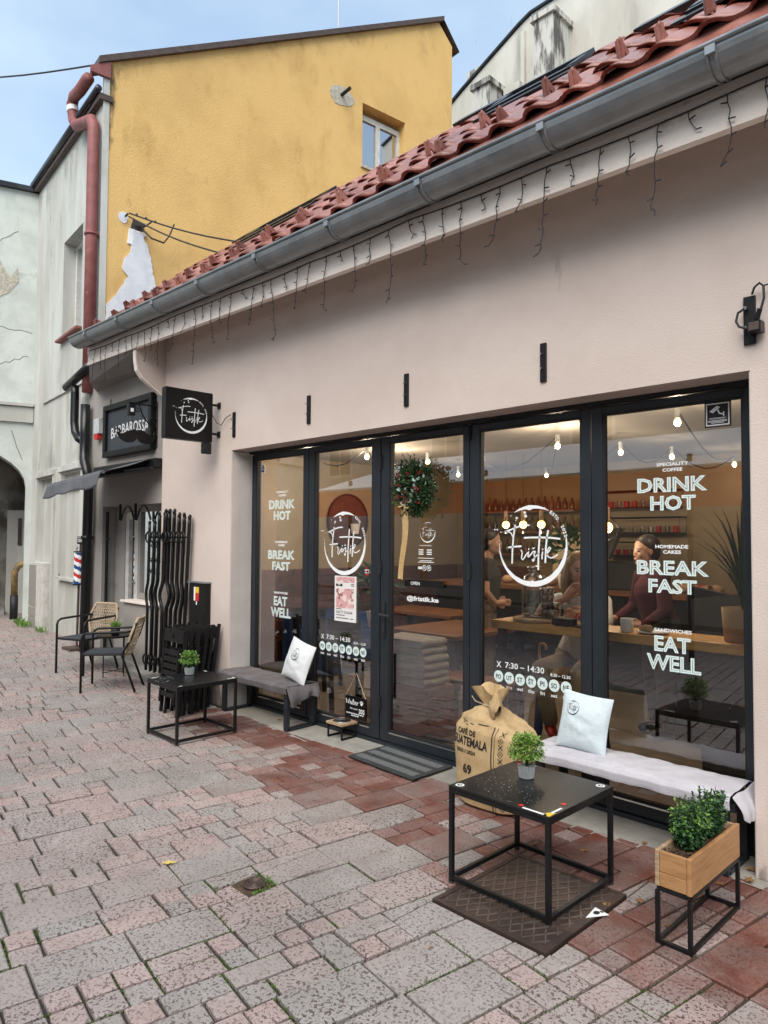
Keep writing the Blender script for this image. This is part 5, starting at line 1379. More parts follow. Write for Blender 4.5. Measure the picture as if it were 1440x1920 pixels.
# coffee sack
t = thing('coffee_sack', (-2.72, 3.62, 0), 'tied jute coffee sack with black print standing by the door', 'sack')
SC = V((-2.715, 3.66, 0))
def sack(a, b):
    th = a * 2 * math.pi
    zs = [0, .02, .08, .2, .35, .46, .535, .585, .605, .622]
    rs = [(.20, .13), (.235, .16), (.25, .17), (.255, .175), (.268, .18), (.262, .172), (.205, .14), (.115, .085), (.058, .05), (.05, .045)]
    k = b * (len(zs) - 1); i = min(int(k), len(zs) - 2); f_ = k - i; f2 = f_ * f_ * (3 - 2 * f_)
    z = zs[i] + (zs[i + 1] - zs[i]) * f_; rx = rs[i][0] + (rs[i + 1][0] - rs[i][0]) * f2; ry = rs[i][1] + (rs[i + 1][1] - rs[i][1]) * f2
    c_, s_ = math.cos(th), math.sin(th); e_ = 2 / 2.7
    x = math.copysign(abs(c_) ** e_, c_) * rx; y = math.copysign(abs(s_) ** e_, s_) * ry
    pl = sstep(.42, .58, z); rad_ = 1 + pl * .055 * math.sin(th * 9 + 3 * noise.noise((c_, s_, 0))) + .02 * noise.noise((c_ * 2.2, s_ * 2.2, z * 7)) + .012 * noise.noise((c_ * 5, s_ * 5, z * 22))
    lean = .02 * z
    return SC + V((x * rad_ + lean - .03 * sstep(.45, .62, z), y * rad_, z * (1 + .03 * noise.noise((c_, s_, 4))) - .045 * pl * max(0, c_) * (1 - sstep(.57, .62, z))))
m = MB(); m.grid(sack, 90, 54); m.poly([sack(k / 90, 0) for k in range(90)])
m.build('sack_cloth', 'jute', t, smooth=True)
def nk(a, b):
    th = a * 2 * math.pi; r_ = .045 + .05 * b + .022 * b * math.sin(th * 5) + .012 * b * math.sin(th * 8 + 1)
    return SC + V((-.022 + r_ * math.cos(th) * 1.1, r_ * math.sin(th), .61 + .105 * b + .022 * b * math.sin(th * 3 + 1)))
m = MB(); m.grid(nk, 60, 10); m.grid(lambda a, b: nk(a, 1) .lerp(SC + V((-.022, 0, .64)), b * .9), 60, 6)
def flop(a, b):
    th = a * 2 * math.pi; r_ = .05 * math.sin(b * math.pi * .8 + .3) + .018
    return SC + V((.02 + .07 * b + .02 * math.sin(th), -.05 - .04 * b + r_ * math.cos(th) * .8, .655 - .035 * b - .02 * b * b + r_ * 1.05 * math.sin(th) + .008 * math.sin(th * 4)))
m.grid(flop, 30, 12)
m.build('sack_neck', 'jute', t, smooth=True)
m = MB(); m.tube([SC + V((-.022 + .06 * math.cos(a), .055 * math.sin(a), .61 + .004 * math.sin(3 * a))) for a in [k * math.pi / 10 for k in range(20)]], .006, 6, closed=True)
m.tube([SC + V((-.07, -.03, .612)), SC + V((-.12, -.045, .625)), SC + V((-.145, -.05, .655))], .004, 5); m.build('tie_string', 'rope', t)
# print on the sack follows the cloth: angle a in turns, b up
def sackmap(z):
    zs = [0, .02, .08, .2, .35, .46, .535, .585, .605, .622]
    for i in range(len(zs) - 1):
        if z <= zs[i + 1]: return (i + (z - zs[i]) / (zs[i + 1] - zs[i])) / (len(zs) - 1)
    return 1
def fr(x, z):                      # lettering lies on the front of the sack
    bb_ = sackmap(z); lo_, hi_ = .5, 1.0
    for _ in range(22):
        mid = (lo_ + hi_) / 2
        if sack(mid, bb_).x - SC.x < x: lo_ = mid
        else: hi_ = mid
    return sack((lo_ + hi_) / 2, bb_) + V((0, -.0045, 0))
m = MB()
m.text('CAFÉ DE', fr, -.175, -.02, .440, .482); m.text('GUATEMALA', fr, -.222, .075, .376, .430); m.text('2023 / 2024', fr, -.175, -.015, .330, .354); m.text('69', fr, -.12, -.048, .205, .265)
for x in (.103, .121): m.ribbon(fr, [(x, .02 + k * .02) for k in range(27)], .007 if x < .11 else .003)
for k in range(12):
    z = .05 + k * .041; x = .16
    if k % 2: m.ribbon(fr, [(x - .014, z - .016), (x + .014, z + .016)], .0045); m.ribbon(fr, [(x - .014, z + .016), (x + .014, z - .016)], .0045)
    else:
        m.ribbon(fr, [(x - .016, z), (x, z + .02), (x + .016, z), (x, z - .02), (x - .016, z)], .0042); m.disc(fr, x, z, .004, .006, n=6)
for q in ([(-.16, .522), (-.12, .515), (-.05, .505)], [(-.14, .506), (-.09, .496)], [(-.02, .515), (.03, .52), (.06, .53)]): m.ribbon(fr, q, .005)
m.build('sack_print', 'inkblack', t)
# iron inspection cover under the near table and round cap in the paving
t = thing('inspection_cover', (-1.9, 2.83, 0), 'rusty rectangular iron cover with diamond tread under the black table', 'cover')
m = MB(); m.bb(MH[0], MH[1], MH[2], MH[3], -.03, .004); m.build('cover_plate', 'iron', t)
m = MB()
for s_ in (-1, 1):
    for k in range(-12, 24):
        x = MH[0] + k * .058
        p, q = V((x, MH[2] + .03)), V((x + s_ * (MH[3] - MH[2] - .06) * .62, MH[3] - .03))
        lo_, hi_ = MH[0] + .03, MH[1] - .03
        pts = []
        for tt in range(21):
            c = p.lerp(q, tt / 20)
            if lo_ <= c.x <= hi_: pts.append(c)
        if len(pts) > 1: m.bar((pts[0].x, pts[0].y, .0055), (pts[-1].x, pts[-1].y, .0055), .006, .004)
m.build('tread_rib', 'ironworn', t, kind='stuff')
m = MB(); 
for q in ((MH[0], MH[1], MH[2], MH[2] + .024), (MH[0], MH[1], MH[3] - .024, MH[3]), (MH[0], MH[0] + .024, MH[2] + .025, MH[3] - .025), (MH[1] - .024, MH[1], MH[2] + .025, MH[3] - .025)): m.bb(*q, .0045, .0075)
m.build('rim', 'iron', t)
t = thing('water_valve_cap', (-2.89, 1.99, 0), 'small round iron valve cap with rings set in mossy gravel', 'cover')
m = MB(); m.lathe([(.056, -.03), (.056, .004), (.052, .008), (.048, .008), (.045, .003), (.039, .003), (.036, .008), (.031, .008), (.028, .003), (.021, .003), (.018, .008), (.012, .008), (.009, .003), (.001, .003)], 30, (-2.89, 1.99, 0)); m.build('cap', 'iron', t)
m = MB(); m.lathe([(.105, -.012), (.06, -.006), (.0001, -.006)], 18, (-2.89, 1.99, 0)); m.build('gravel_bed', 'soil', t)
def moss(cx, cy, n, rx, ry, seed, zz=-.01):
    r2 = random.Random(seed); m = MB()
    for _ in range(n):
        p = V((cx + r2.gauss(0, rx), cy + r2.gauss(0, ry), 0)); p.z = gz(p.x) + zz
        leaf(m, p, V((r2.uniform(-.7, .7), r2.uniform(-.7, .7), 1)), rdir(), r2.uniform(.008, .022), .005)
    return m
m = moss(-2.87, 2.055, 60, .03, .015, 4, -.006)
m2 = moss(-2.815, 1.98, 45, .012, .025, 5, -.006); m.add(m2.v, m2.f)
tag(m.build('moss_tuft', 'leaflime'), 'moss and small weeds growing round the iron valve cap', 'moss', kind='stuff')
# moss lines in the joints
m = MB()
for (dist, a, b, c, d, mx_, my_) in cells[:420]:
    if redness(mx_, my_) > .4 or rnd.random() < .3: continue
    for (p, q) in (((a, b), (c, b)), ((a, b), (a, d))):
        if rnd.random() < .55: continue
        for k in range(int(60 * max(abs(q[0] - p[0]), abs(q[1] - p[1])) / .25)):
            u = rnd.random(); x, y = uv2(p[0] + (q[0] - p[0]) * u + rnd.gauss(0, .0022), p[1] + (q[1] - p[1]) * u + rnd.gauss(0, .0022))
            if MH[0] < x < MH[1] and MH[2] < y < MH[3] or y > 3.7: continue
            leaf(m, V((x, y, gz(x) - .014)), V((rnd.uniform(-1, 1), rnd.uniform(-1, 1), 1.1)), rdir(), rnd.uniform(.007, .016), .008)
tag(m.build('joint_moss', 'moss'), 'thin green moss growing along the paving joints', 'moss', kind='stuff')
# fallen leaves, litter
def dead_leaf(x, y, s_, a, lab, matn='deadleaf', z=.004):
    m = MB(); pts = []
    for k in range(14):
        t_ = k / 14 * 2 * math.pi; r_ = s_ * (.75 + .35 * math.sin(t_ * 5 + a) * (k % 2)) * (1.25 if k % 2 else .8)
        pts.append(V((x + r_ * math.cos(t_) * 1.3 * math.cos(a) - r_ * math.sin(t_) * .7 * math.sin(a), y + r_ * math.cos(t_) * 1.3 * math.sin(a) + r_ * math.sin(t_) * .7 * math.cos(a), gz(x) + z + .35 * s_ * abs(math.sin(t_ * 2 + a)) )))
    c = V((x, y, gz(x) + z)); m.add([c] + pts, [(0, i + 1, (i + 1) % 14 + 1) for i in range(14)])
    o = m.build('fallen_leaf', matn); s2 = o.modifiers.new('thick', 'SOLIDIFY'); s2.thickness = .0012
    tag(o, lab, 'leaf', 'fallen leaves on the paving')
for x, y, s_, a, lab in ((-3.36, 1.80, .03, .5, None), (-1.62, 3.02, .022, 1, 'curled brown leaf beside the white paper scrap'), (-1.53, 3.16, .022, 2, 'brown leaf between the cube table and the planter'), (-1.98, 3.45, .02, .3, 'dry leaf on the concrete under the pale bench'), (-1.80, 3.78, .018, 1.3, 'dry leaf lying under the middle of the pale bench'),
                         (-1.27, 3.87, .035, .2, 'large curled leaf in the corner of frame and wall'), (-1.25, 3.74, .03, 1.9, 'dry leaf on the concrete below the end wall'), (-2.2, 3.33, .016, 2.2, 'small leaf behind the table by the jute sack'), (-1.35, 3.05, .016, .9, 'tiny leaf lying under the planter stand'), (-5.3, 3.9, .02, .6, 'dry leaf in the shade under the dark bench'), (-5.05, 3.95, .016, 2.1, 'small dry leaf at the leg of the dark bench'), (-1.95, 2.2, .008, .4, 'leaf crumb on the paving before the iron cover'), (-1.34, 3.6, .018, .4, 'leaf on the red stones behind the planter')):
    if lab: dead_leaf(x, y, s_, a, lab)
    else: dead_leaf(x, y, s_, a, 'pale yellow leaf lying alone on the paving', 'yellowleaf')
m = MB(); m.prism([(-1.625, 2.845, .008), (-1.565, 2.94, .008), (-1.64, 2.955, .008)], (0, 0, .002)); m.m = 1; m.disc(zf(.0108), -1.612, 2.915, .014, .018, 9); m.disc(zf(.0108), -1.60, 2.938, .010, .007, 7)
tag(m.build('paper_scrap', ['whitepaint', 'inkblack']), 'torn white printed sticker lying on stones by the iron cover', 'paper')

# wall plates over the windows, lamp bracket, projecting sign
for i, x in enumerate((-5.955, -4.787, -3.626, -2.442)):
    t = thing('wall_plate', (x, WY, 2.76), ('first black fixing plate beside the projecting ring sign', 'black fixing plate above the second glass leaf', 'black fixing plate above the door with the wreath', 'black fixing plate above the pane with seated woman')[i], 'bracket', 'black fixing plates on the pink wall')
    m = MB(); m.bb(x - .022, x + .022, WY - .014, WY - .001, 2.637, 2.882); m.build('plate', 'blackmatt', t, bev=.003)
    for z in (2.72, 2.81):
        m = MB(); m.tube([(x - .004, WY - .014, z), (x - .004, WY - .036, z)], .007, 8); m.build('bolt', 'steel', t)
t = thing('lamp_bracket', (-1.235, WY, 2.76), 'black wall plate with looped cables and a small lamp head', 'lamp')
m = MB(); m.bb(-1.262, -1.205, WY - .016, WY - .001, 2.64, 2.885); m.build('plate', 'blackmatt', t, bev=.003)
for z in (2.72, 2.82):
    m = MB(); m.tube([(-1.245, WY - .016, z), (-1.245, WY - .045, z)], .009, 8); m.build('bolt', 'steel', t)
m = MB(); m.tube([(-1.245, WY - .04, 2.82), (-1.275, WY - .05, 2.80), (-1.285, WY - .05, 2.76), (-1.272, WY - .05, 2.73), (-1.24, WY - .05, 2.715), (-1.22, WY - .05, 2.71)], .006, 6)
m.tube([(-1.215, WY - .03, 2.885), (-1.20, WY - .04, 2.915), (-1.175, WY - .045, 2.93), (-1.155, WY - .05, 2.91), (-1.153, WY - .05, 2.85), (-1.175, WY - .05, 2.77)], .006, 6)
m.tube([(-1.155, WY - .05, 2.91), (-1.10, WY - .02, 2.925), (-.9, WY - .01, 2.94)], .004, 5); m.build('cable', 'inkblack', t)
m = MB(); m.tube([(-1.172, WY - .05, 2.80), (-1.188, WY - .05, 2.745)], .013, 8); m.bb(-1.222, -1.160, WY - .085, WY - .02, 2.68, 2.738); m.build('lamp_head', 'lamp', t, bev=.004)
m = MB(); m.bb(-1.215, -1.167, WY - .0875, WY - .086, 2.69, 2.73); m.build('lamp_lens', 'brown', t)
t = thing('projecting_sign', (-6.2, 3.5, 2.6), 'square black projecting sign box with the white brush ring logo', 'sign')
m = MB(); m.bb(-6.27, -6.2, 3.20, 3.695, 2.60, 3.08); m.build('sign_box', 'lamp', t, bev=.004)
m = MB()
for q in ((3.198, 3.697, 3.072, 3.084), (3.198, 3.697, 2.596, 2.608), (3.196, 3.208, 2.608, 3.072), (3.687, 3.699, 2.608, 3.072)): m.bb(-6.274, -6.1965, q[0], q[1], q[2], q[3])
m.build('sign_frame', 'blackmatt', t)
m = MB(); logo(m, lambda a, b: V((-6.1955, 3.465 + a, 2.835 + b)), .17); m.build('logo', 'whitepaint', t)
m = MB(); logo(m, lambda a, b: V((-6.2755, 3.465 - a, 2.835 + b)), .17); m.build('logo', 'whitepaint', t)
for z in (2.69, 2.98):
    m = MB(); m.tube([(-6.235, 3.69, z), (-6.235, 3.80, z)], .012, 8); m.bb(-6.26, -6.21, 3.787, 3.799, z - .03, z + .03); m.build('bracket_arm', 'blackmatt', t)
m = MB(); m.tube([(-6.23, 3.70, 2.90), (-6.2, 3.75, 2.80), (-6.15, 3.77, 2.77), (-6.08, 3.77, 2.83), (-5.98, 3.77, 2.86)], .004, 5); m.build('cable', 'inkblack', t)
m = MB(); m.bb(-6.25, -6.20, 3.60, 3.70, 2.48, 2.592); m.build('lower_box', 'blackplastic', t, bev=.012)
# icicle fairy lights under the gutter
t = thing('icicle_lights', (-4.8, 3.41, 3.7), 'unlit dark icicle light chain drooping along the cream fascia', 'string lights')
def wz(x): return SOF(x) + .175 - .012 * abs(math.sin(x * 2.9)) - .018 * abs(math.sin(x * 1.1 + .4))
m = MB(); m.tube([(-8.6 + i * .05, 3.408, wz(-8.6 + i * .05)) for i in range(156)], .0042, 5); m.build('main_wire', 'inkblack', t)
x = -8.55; i = 0
while x < -.9:
    m = MB(); ln = (.18, .36, .26, .44, .12, .34, .22, .48)[i % 8] * rnd.uniform(.85, 1.1); p = V((x, 3.405, wz(x))); pts = [p.copy()]; n = max(3, int(ln / .035))
    dx = rnd.uniform(-.006, .006)
    for k in range(n):
        p = p + V((dx + rnd.uniform(-.012, .012) + (.022 * math.sin(k * 1.4) if k > n - 3 else 0), rnd.uniform(-.003, .003), -ln / n * (.7 if k > n - 3 else 1.08)))
        p.y = min(3.408, p.y); pts.append(p.copy())
        if k % 2 == 0:
            s_ = rnd.choice((-1, 1)); m.tube([p, p + V((s_ * rnd.uniform(.022, .034), -.006, rnd.uniform(-.014, .016)))], .0036, 4)
    m.tube(pts, .0028, 4); m.build('light_strand', 'inkblack', t)
    x += rnd.uniform(.12, .19); i += 1

# ------------------------------------------------------------------ barber shop next door
BY = 3.85
bs = thing('barber_shop', (-8.5, 3.9, .1), 'narrow warm grey barber shop with recessed door and window beside the cafe', 'building')
DX0, DX1, DZ = -9.11, -7.49, 2.045
m = MB(); m.bb(-9.62, DX0, BY, BY + .3, 0, 3.75); m.bb(DX1, -7.42, BY, BY + .3, 0, 3.75); m.bb(DX0, DX1, BY, BY + .3, DZ, 3.75); m.build('wall', 'grey', bs)
m = MB(); m.bb(-8.45, DX1, BY + .006, BY + .22, .1, .865); m.build('parapet', 'grey', bs); m = MB(); m.bb(-8.49, DX1 - .002, BY - .03, BY + .2, .866, .892); m.build('window_sill', 'cream', bs, bev=.004)
m = MB(); m.add(*sl(XL, -7.45, 3.47, BY, lambda x: SOF(x) - .0 , lambda x: SOF(x) + .05)); m.add([(XL, 3.44, SOF(XL) - .003), (-7.45, 3.44, SOF(-7.45) - .003), (-7.45, 3.46, SOF(-7.45) - .012), (-9.0, 3.60, 3.605), (-9.4, 3.85, 3.60), (-7.45, 3.85, 3.62)], [(0, 1, 2, 3), (3, 2, 5, 4)]); m.build('soffit', 'grey', bs)
m = MB(); m.bb(-9.35, -8.9, BY - .03, BY - .001, 3.20, 3.42); m.build('upper_ledge', 'grey', bs)
fy = 4.02
m = MB()
for q in ((DX0 + .02, DX0 + .30, .12, DZ), (-8.45, -8.38, .87, DZ), (DX1 - .05, DX1, .9, DZ), (-8.38, DX1 - .05, .9, .97), (-8.38, DX1 - .05, 1.97, DZ), (DX0 + .30, -8.45, 1.98, DZ)): m.bb(q[0], q[1], fy, fy + .06, q[2], q[3])
m.build('window_frame', 'doorgrey', bs)
m = MB(); m.add([(-8.38, fy + .03, .97), (DX1 - .05, fy + .03, .97), (DX1 - .05, fy + .03, 1.97), (-8.38, fy + .03, 1.97)], [(0, 1, 2, 3)]); m.build('window_pane', 'skyglass', bs)
m = MB(); x0, x1 = DX0 + .31, -8.46
for q in ((x0, x0 + .09, .13, 1.97), (x1 - .09, x1, .13, 1.97), (x0 + .09, x1 - .09, 1.88, 1.97), (x0 + .09, x1 - .09, .13, .25)): m.bb(q[0], q[1], fy + .005, fy + .065, q[2], q[3])
dr = m.build('door', 'winframe', bs)
m = MB(); m.add([(x0 + .09, fy + .03, .25), (x1 - .09, fy + .03, .25), (x1 - .09, fy + .03, 1.88), (x0 + .09, fy + .03, 1.88)], [(0, 1, 2, 3)]); m.build('door_pane', 'skyglass', dr)
m = MB(); m.bar((x1 - .045, fy - .02, 1.10), (x1 - .15, fy - .02, 1.10), .018, .018); m.build('door_handle', 'steel', dr)
m = MB(); m.bb(DX0, -8.3, 4.15, 4.17, .1, DZ); m.bb(-8.3, DX1, 4.6, 4.62, .1, DZ); m.build('inner_wall', 'doorgrey', bs)
m = MB(); 
for i, k in enumerate(('KADE', 'HOL', 'VLAS', 'WELL')): m.text(k, wallf(fy + .02), -8.22, -8.22 + .075 * len(k), 1.66 - i * .135 - (.04 if i > 1 else 0), 1.72 - i * .135 - (.04 if i > 1 else 0))
m.build('window_lettering', 'inkblack', bs)
m = MB()
for k in range(2):
    x = -8.55 + k * .42; m.bar((x, BY - .02, 2.06), (x, BY - .02, 1.86), .03, .012)
    m.tube([V((x + .03 + .36 * u, BY - .02, 1.86 + .17 * math.sin(math.pi * u) ** .8)) for u in [q / 10 for q in range(11)]], .013, 6)
m.build('iron_arch', 'black', bs)
m = MB(); m.tube([(DX0 + .03, BY + .05, .2), (DX0 + .03, BY + .05, 1.98)], .02, 6); m.bar((DX0 + .03, BY + .05, 1.62), (DX0 + .18, BY + .02, 1.63), .015, .015); m.bar((DX0 + .03, BY + .05, 1.12), (DX0 + .17, BY, 1.17), .015, .015); m.build('grille_post', 'black', bs)
# stone step
m = MB(); 
for i in range(3):
    x0 = -9.0 + i * .60; z = gz(x0 + .3)
    m.add([(x0, 3.64, gz(x0) - .02), (x0 + .595, 3.64, gz(x0 + .595) - .02), (x0 + .595, 3.86, gz(x0 + .595) - .02), (x0, 3.86, gz(x0) - .02), (x0, 3.64, gz(x0) + .045), (x0 + .595, 3.64, gz(x0 + .595) + .045), (x0 + .595, 3.86, gz(x0 + .595) + .05), (x0, 3.86, gz(x0) + .05)], [(0, 3, 2, 1), (4, 5, 6, 7), (0, 1, 5, 4), (1, 2, 6, 5), (2, 3, 7, 6), (3, 0, 4, 7)])
m.build('step', 'greystone', bs)
m = MB(); m.bb(-8.45, -7.46, BY - .012, BY - .001, .08, .22); m.build('plinth_tile', 'greystone', bs)
# its downpipes
m = MB(); m.tube([(-9.52, 3.76, 3.42), (-9.52, 3.76, 3.0), (-9.52, 3.76, 2.78), (-9.47, 3.74, 2.66), (-9.37, 3.73, 2.56), (-9.34, 3.74, 2.45), (-9.36, 3.76, 2.3), (-9.38, 3.76, 1.6), (-9.4, 3.76, .15)], .062, 12)
m.lathe([(.075, 0), (.075, .05)], 12, (-9.375, 3.76, 1.62)); m.build('downpipe', 'blackplastic', bs, smooth=True)
m = MB(); m.tube([(-9.85, 3.74, 3.72), (-9.84, 3.74, 3.62), (-9.84, 3.74, 3.22), (-9.80, 3.74, 3.08), (-9.70, 3.75, 2.98), (-9.55, 3.76, 2.93)], .055, 12); m.tube([(-10.1, 3.72, 3.73), (-9.3, 3.72, 3.90)], .06, 10); m.build('branch_downpipe', 'blackplastic', bs, smooth=True)
m = MB(); m.add([(-9.9, 3.70, 3.80), (-9.25, 3.70, 3.96), (-9.25, 3.9, 4.10), (-9.9, 3.9, 3.94)], [(0, 1, 2, 3)]); m.build('side_roof', 'tile', bs)
# framed sign
t = thing('shop_sign', (-8.33, BY, 3.0), 'dark framed barber shop signboard with pale outlined lettering', 'sign')
m = MB(); m.bb(-8.94, -7.73, BY - .035, BY - .006, 2.71, 3.28); m.build('sign_panel', 'slate', t)
m = MB()
for q in ((-9.0, -7.67, 3.255, 3.33), (-9.0, -7.67, 2.665, 2.74), (-9.0, -8.925, 2.74, 3.255), (-7.745, -7.67, 2.74, 3.255)): m.bb(q[0], q[1], BY - .075, BY - .004, q[2], q[3])
m.build('sign_frame', 'blackmatt', t, bev=.008)
m = MB()
def arcf(a, b): return V((a, BY - .037, b + .03 * math.sin(max(0, min(1, (a + 8.83) / 1.05)) * math.pi)))
m.text('BARBAROSSA', arcf, -8.82, -7.79, 2.895, 3.03)
m.build('sign_lettering', 'paper', t)
t = thing('alarm_box', (-9.2, BY, 3.1), 'small pale alarm box with a red lamp on the grey wall', 'alarm')
m = MB(); m.bb(-9.30, -9.14, BY - .07, BY - .001, 3.0, 3.2); m.build('alarm_case', 'galv', t, bev=.008); m = MB(); m.bb(-9.27, -9.17, BY - .068, BY - .01, 2.93, 2.998); m.build('red_lamp', 'stickerred', t)
# moustache sign on wrought iron arm
MX = -7.65
t = thing('moustache_sign', (MX, 3.6, 3.0), 'black moustache shaped sign hung from a scrolled iron arm', 'sign')
m = MB(); m.tube([(MX, 3.85, 3.16), (MX, 3.5, 3.165)], .010, 6); m.tube([(MX, 3.85, 2.68), (MX, 3.85, 3.22)], .010, 6); m.tube([(MX, 3.62, 3.16), (MX, 3.66, 3.05), (MX, 3.74, 2.95), (MX, 3.85, 2.9)], .008, 6)
for cy, cz, r_, s_ in ((3.79, 2.98, .055, 1), (3.60, 3.10, .035, -1)):
    m.tube([V((MX, cy + r_ * (1 - k / 26) * math.cos(k * .36 * s_), cz + r_ * (1 - k / 26) * math.sin(k * .36 * s_))) for k in range(24)], .006, 5)
for y in (3.55, 3.66): m.tube([(MX, y, 3.16), (MX, y, 2.83)], .003, 4)
m.build('iron_arm', 'black', t)
m = MB(); st = []; sb_ = []
for k in range(41):
    u = -1 + k / 20; a = abs(u)
    zc = .02 - .07 * (1 - math.exp(-a * 2.2)) * (1 - .2 * a) + .12 * max(0, a - .72) ** 1.3 * 2.2; w_ = .075 * (math.sin(min(1, (1 - a) * 1.25 + .02) * math.pi / 2)) * (1 - .45 * math.exp(-(a / .08) ** 2)) + .006
    st.append((MX - .01, 3.605 + u * .235, 2.79 + zc + w_)); sb_.append((MX - .01, 3.605 + u * .235, 2.79 + zc - w_ * .75))
for k in range(40):
    m.prism([st[k], st[k + 1], sb_[k + 1], sb_[k]], (.02, 0, 0))
for s_ in (-1, 1): m.tube([V((MX, 3.605 + s_ * (.225 - .028 * math.cos(q * .45) + .004), 2.80 + .03 + .03 * math.sin(q * .45))) for q in range(-3, 10)], [.013 - .0008 * q for q in range(13)], 6)
m.build('moustache', 'blackmatt', t)
m = MB(); m.bb(MX - .03, MX + .03, 3.49, 3.57, 3.02, 3.14); m.build('lamp_case', 'lamp', t, bev=.008); m = MB(); m.bb(MX + .031, MX + .033, 3.51, 3.545, 3.06, 3.10); m.build('lamp_led', 'whitepaint', t)
# folding awning
t = thing('folding_awning', (-8.26, BY, 2.45), 'grey fabric awning with dark valance over the barber door', 'awning')
m = MB(); m.bb(-9.1, -7.43, BY - .14, BY - .02, 2.44, 2.545); m.tube([(-9.1, BY - .16, 2.42), (-7.43, BY - .16, 2.42)], .028, 8); m.build('cassette', 'black', t, bev=.01)
m = MB(); m.tube([(-8.95, 3.74, 2.43), (-9.08, 3.45, 2.38)], .018, 6); m.tube([(-7.55, 3.74, 2.44), (-7.62, 3.45, 2.39)], .018, 6); m.build('arm', 'black', t)
m = MB(); m.tube([(-9.17, 3.2, 2.285), (-7.58, 3.2, 2.36)], .022, 8); m.build('front_bar', 'canvas', t)
m = MB()
def val(a, b):
    x = -9.17 + a * 1.59; z = 2.285 + a * .075
    return V((x - .06 * b + .01 * math.sin(a * 11), 3.178 - .03 * b + .018 * math.sin(a * 9) * b, z - .16 * b - .012 * math.sin(a * 17) * b))
m.grid(val, 30, 6); m.grid(lambda a, b: V((-9.17 + a * 1.59 + b * .05, 3.2 + b * .5, 2.30 + a * .075 + b * .17 - .02 * math.sin(b * 3))), 10, 6); o = m.build('awning_cloth', 'canvas', t, smooth=True); s_ = o.modifiers.new('thick', 'SOLIDIFY'); s_.thickness = .004
# barber pole
t = thing('barber_pole', (-9.5, 3.71, gz(-9.5)), 'striped red white and blue barber pole on a slim stand', 'barber pole')
px, py = -9.49, 3.71
m = MB(); m.tube([(px - .02, py, gz(px)), (px + .005, py, 1.04)], .016, 8); m.tube([(px + .03, py, 1.46), (px + .035, py, 1.56)], .014, 6); m.bb(px - .16, px + .14, py - .14, py + .14, gz(px) - .01, gz(px) + .03); m.build('stand', 'brown', t)
m = MB(); nz_ = 36; ns = 24
for j in range(nz_):
    for k in range(ns):
        z0, z1 = 1.04 + .41 * j / nz_, 1.04 + .41 * (j + 1) / nz_; a0, a1 = 2 * math.pi * k / ns, 2 * math.pi * (k + 1) / ns
        ph = ((j / nz_) * 2.05 + (k / ns) * 1.0) % 1.0
        m.m = 0 if ph < .25 else 1 if ph < .5 else 0 if ph < .75 else 2
        c = lambda a, z: (px + .012 + .068 * math.cos(a) + .02 * (z - 1.2), py + .068 * math.sin(a), z)
        m.add([c(a0, z0), c(a1, z0), c(a1, z1), c(a0, z1)], [(0, 1, 2, 3)])
m.build('striped_drum', ['whitepaint', 'stickerred', 'blue'], t)
m = MB(); 
for z in (1.025, 1.455): m.lathe([(.078, 0), (.078, .012)], 16, (px + .012 + .02 * (z - 1.2), py, z))
for s_ in (-1, 1): m.tube([V((px + .02 + s_ * (.08 + .025 * math.sin(q * .5)), py, 1.47 + .022 * (1 - math.cos(q * .5)))) for q in range(9)], .006, 5)
m.build('drum_cap', 'black', t)
m = MB(); m.bb(px - .05, px + .13, py - .012, py + .012, 1.56, 1.66); m.m = 1; m.text('CREW', wallf(py - .0135), px - .03, px + .12, 1.585, 1.63); m.rect(wallf(py - .0135), px - .04, px + .12, 1.643, 1.648)
m.build('name_board', ['blackmatt', 'paper'], t)
# iron fence panels folded together against the wall
t = thing('folded_iron_grille', (-7.05, 3.7, .05), 'bundle of black wrought iron grille bars leaning folded against the wall', 'grille')
for k in range(17):
    u = k / 16; xb, xt = -7.40 + .62 * u, -7.37 + .70 * u; y = 3.65 + .09 * u + (.025 if k % 2 else -.012)
    sg = -1 if k < 7 else 1
    am = sg * max(.03, .072 - .005 * abs(k - 6.5)) if k < 15 else 0
    if k in (6, 7): xb = -7.13 + .012 * (k - 6.5); xt = -7.06 + .012 * (k - 6.5)
    pts = []
    zt_ = 1.80 + .10 * math.sin(u * 3.0) + rnd.uniform(-.03, .03); z0 = .12 + gz(xb) + (0 if k < 6 else .02)
    for q in range(33):
        z = z0 + (zt_ - z0) * q / 32; f_ = (z - z0) / (zt_ - z0); x = xb + (xt - xb) * f_; w_ = max(0, 1 - abs(z - 1.03) / .14)
        pts.append((x + am * math.sin(w_ * math.pi / 2) ** 1.1, y, z))
    m = MB(); m.tube(pts, .016, 6); m.lathe([(.012, 0), (.018, .012), (.018, .03), (.008, .045)], 8, (pts[-1][0], y, zt_))
    m.build('grille_bar', 'black', t, smooth=True)
    if k < 15 and k % 2 == 0:
        for zc, rr in ((1.655, .05), (.33, .045)):
            if zc < 1 and k > 8: continue
            m = MB(); x = xb + (xt - xb) * (zc / 1.9) + .03; m.tube([V((x + rr * math.cos(a), y - .03, zc + rr * 1.1 * math.sin(a))) for a in [q * math.pi / 8 for q in range(16)]], .010, 5, closed=True); m.build('ring', 'black', t, smooth=True)
m = MB(); m.bar((-7.38, 3.65, 1.655), (-6.72, 3.74, 1.655), .012, .02); m.bar((-7.4, 3.65, .33), (-6.95, 3.72, .33), .012, .02); m.build('cross_rail', 'black', t)
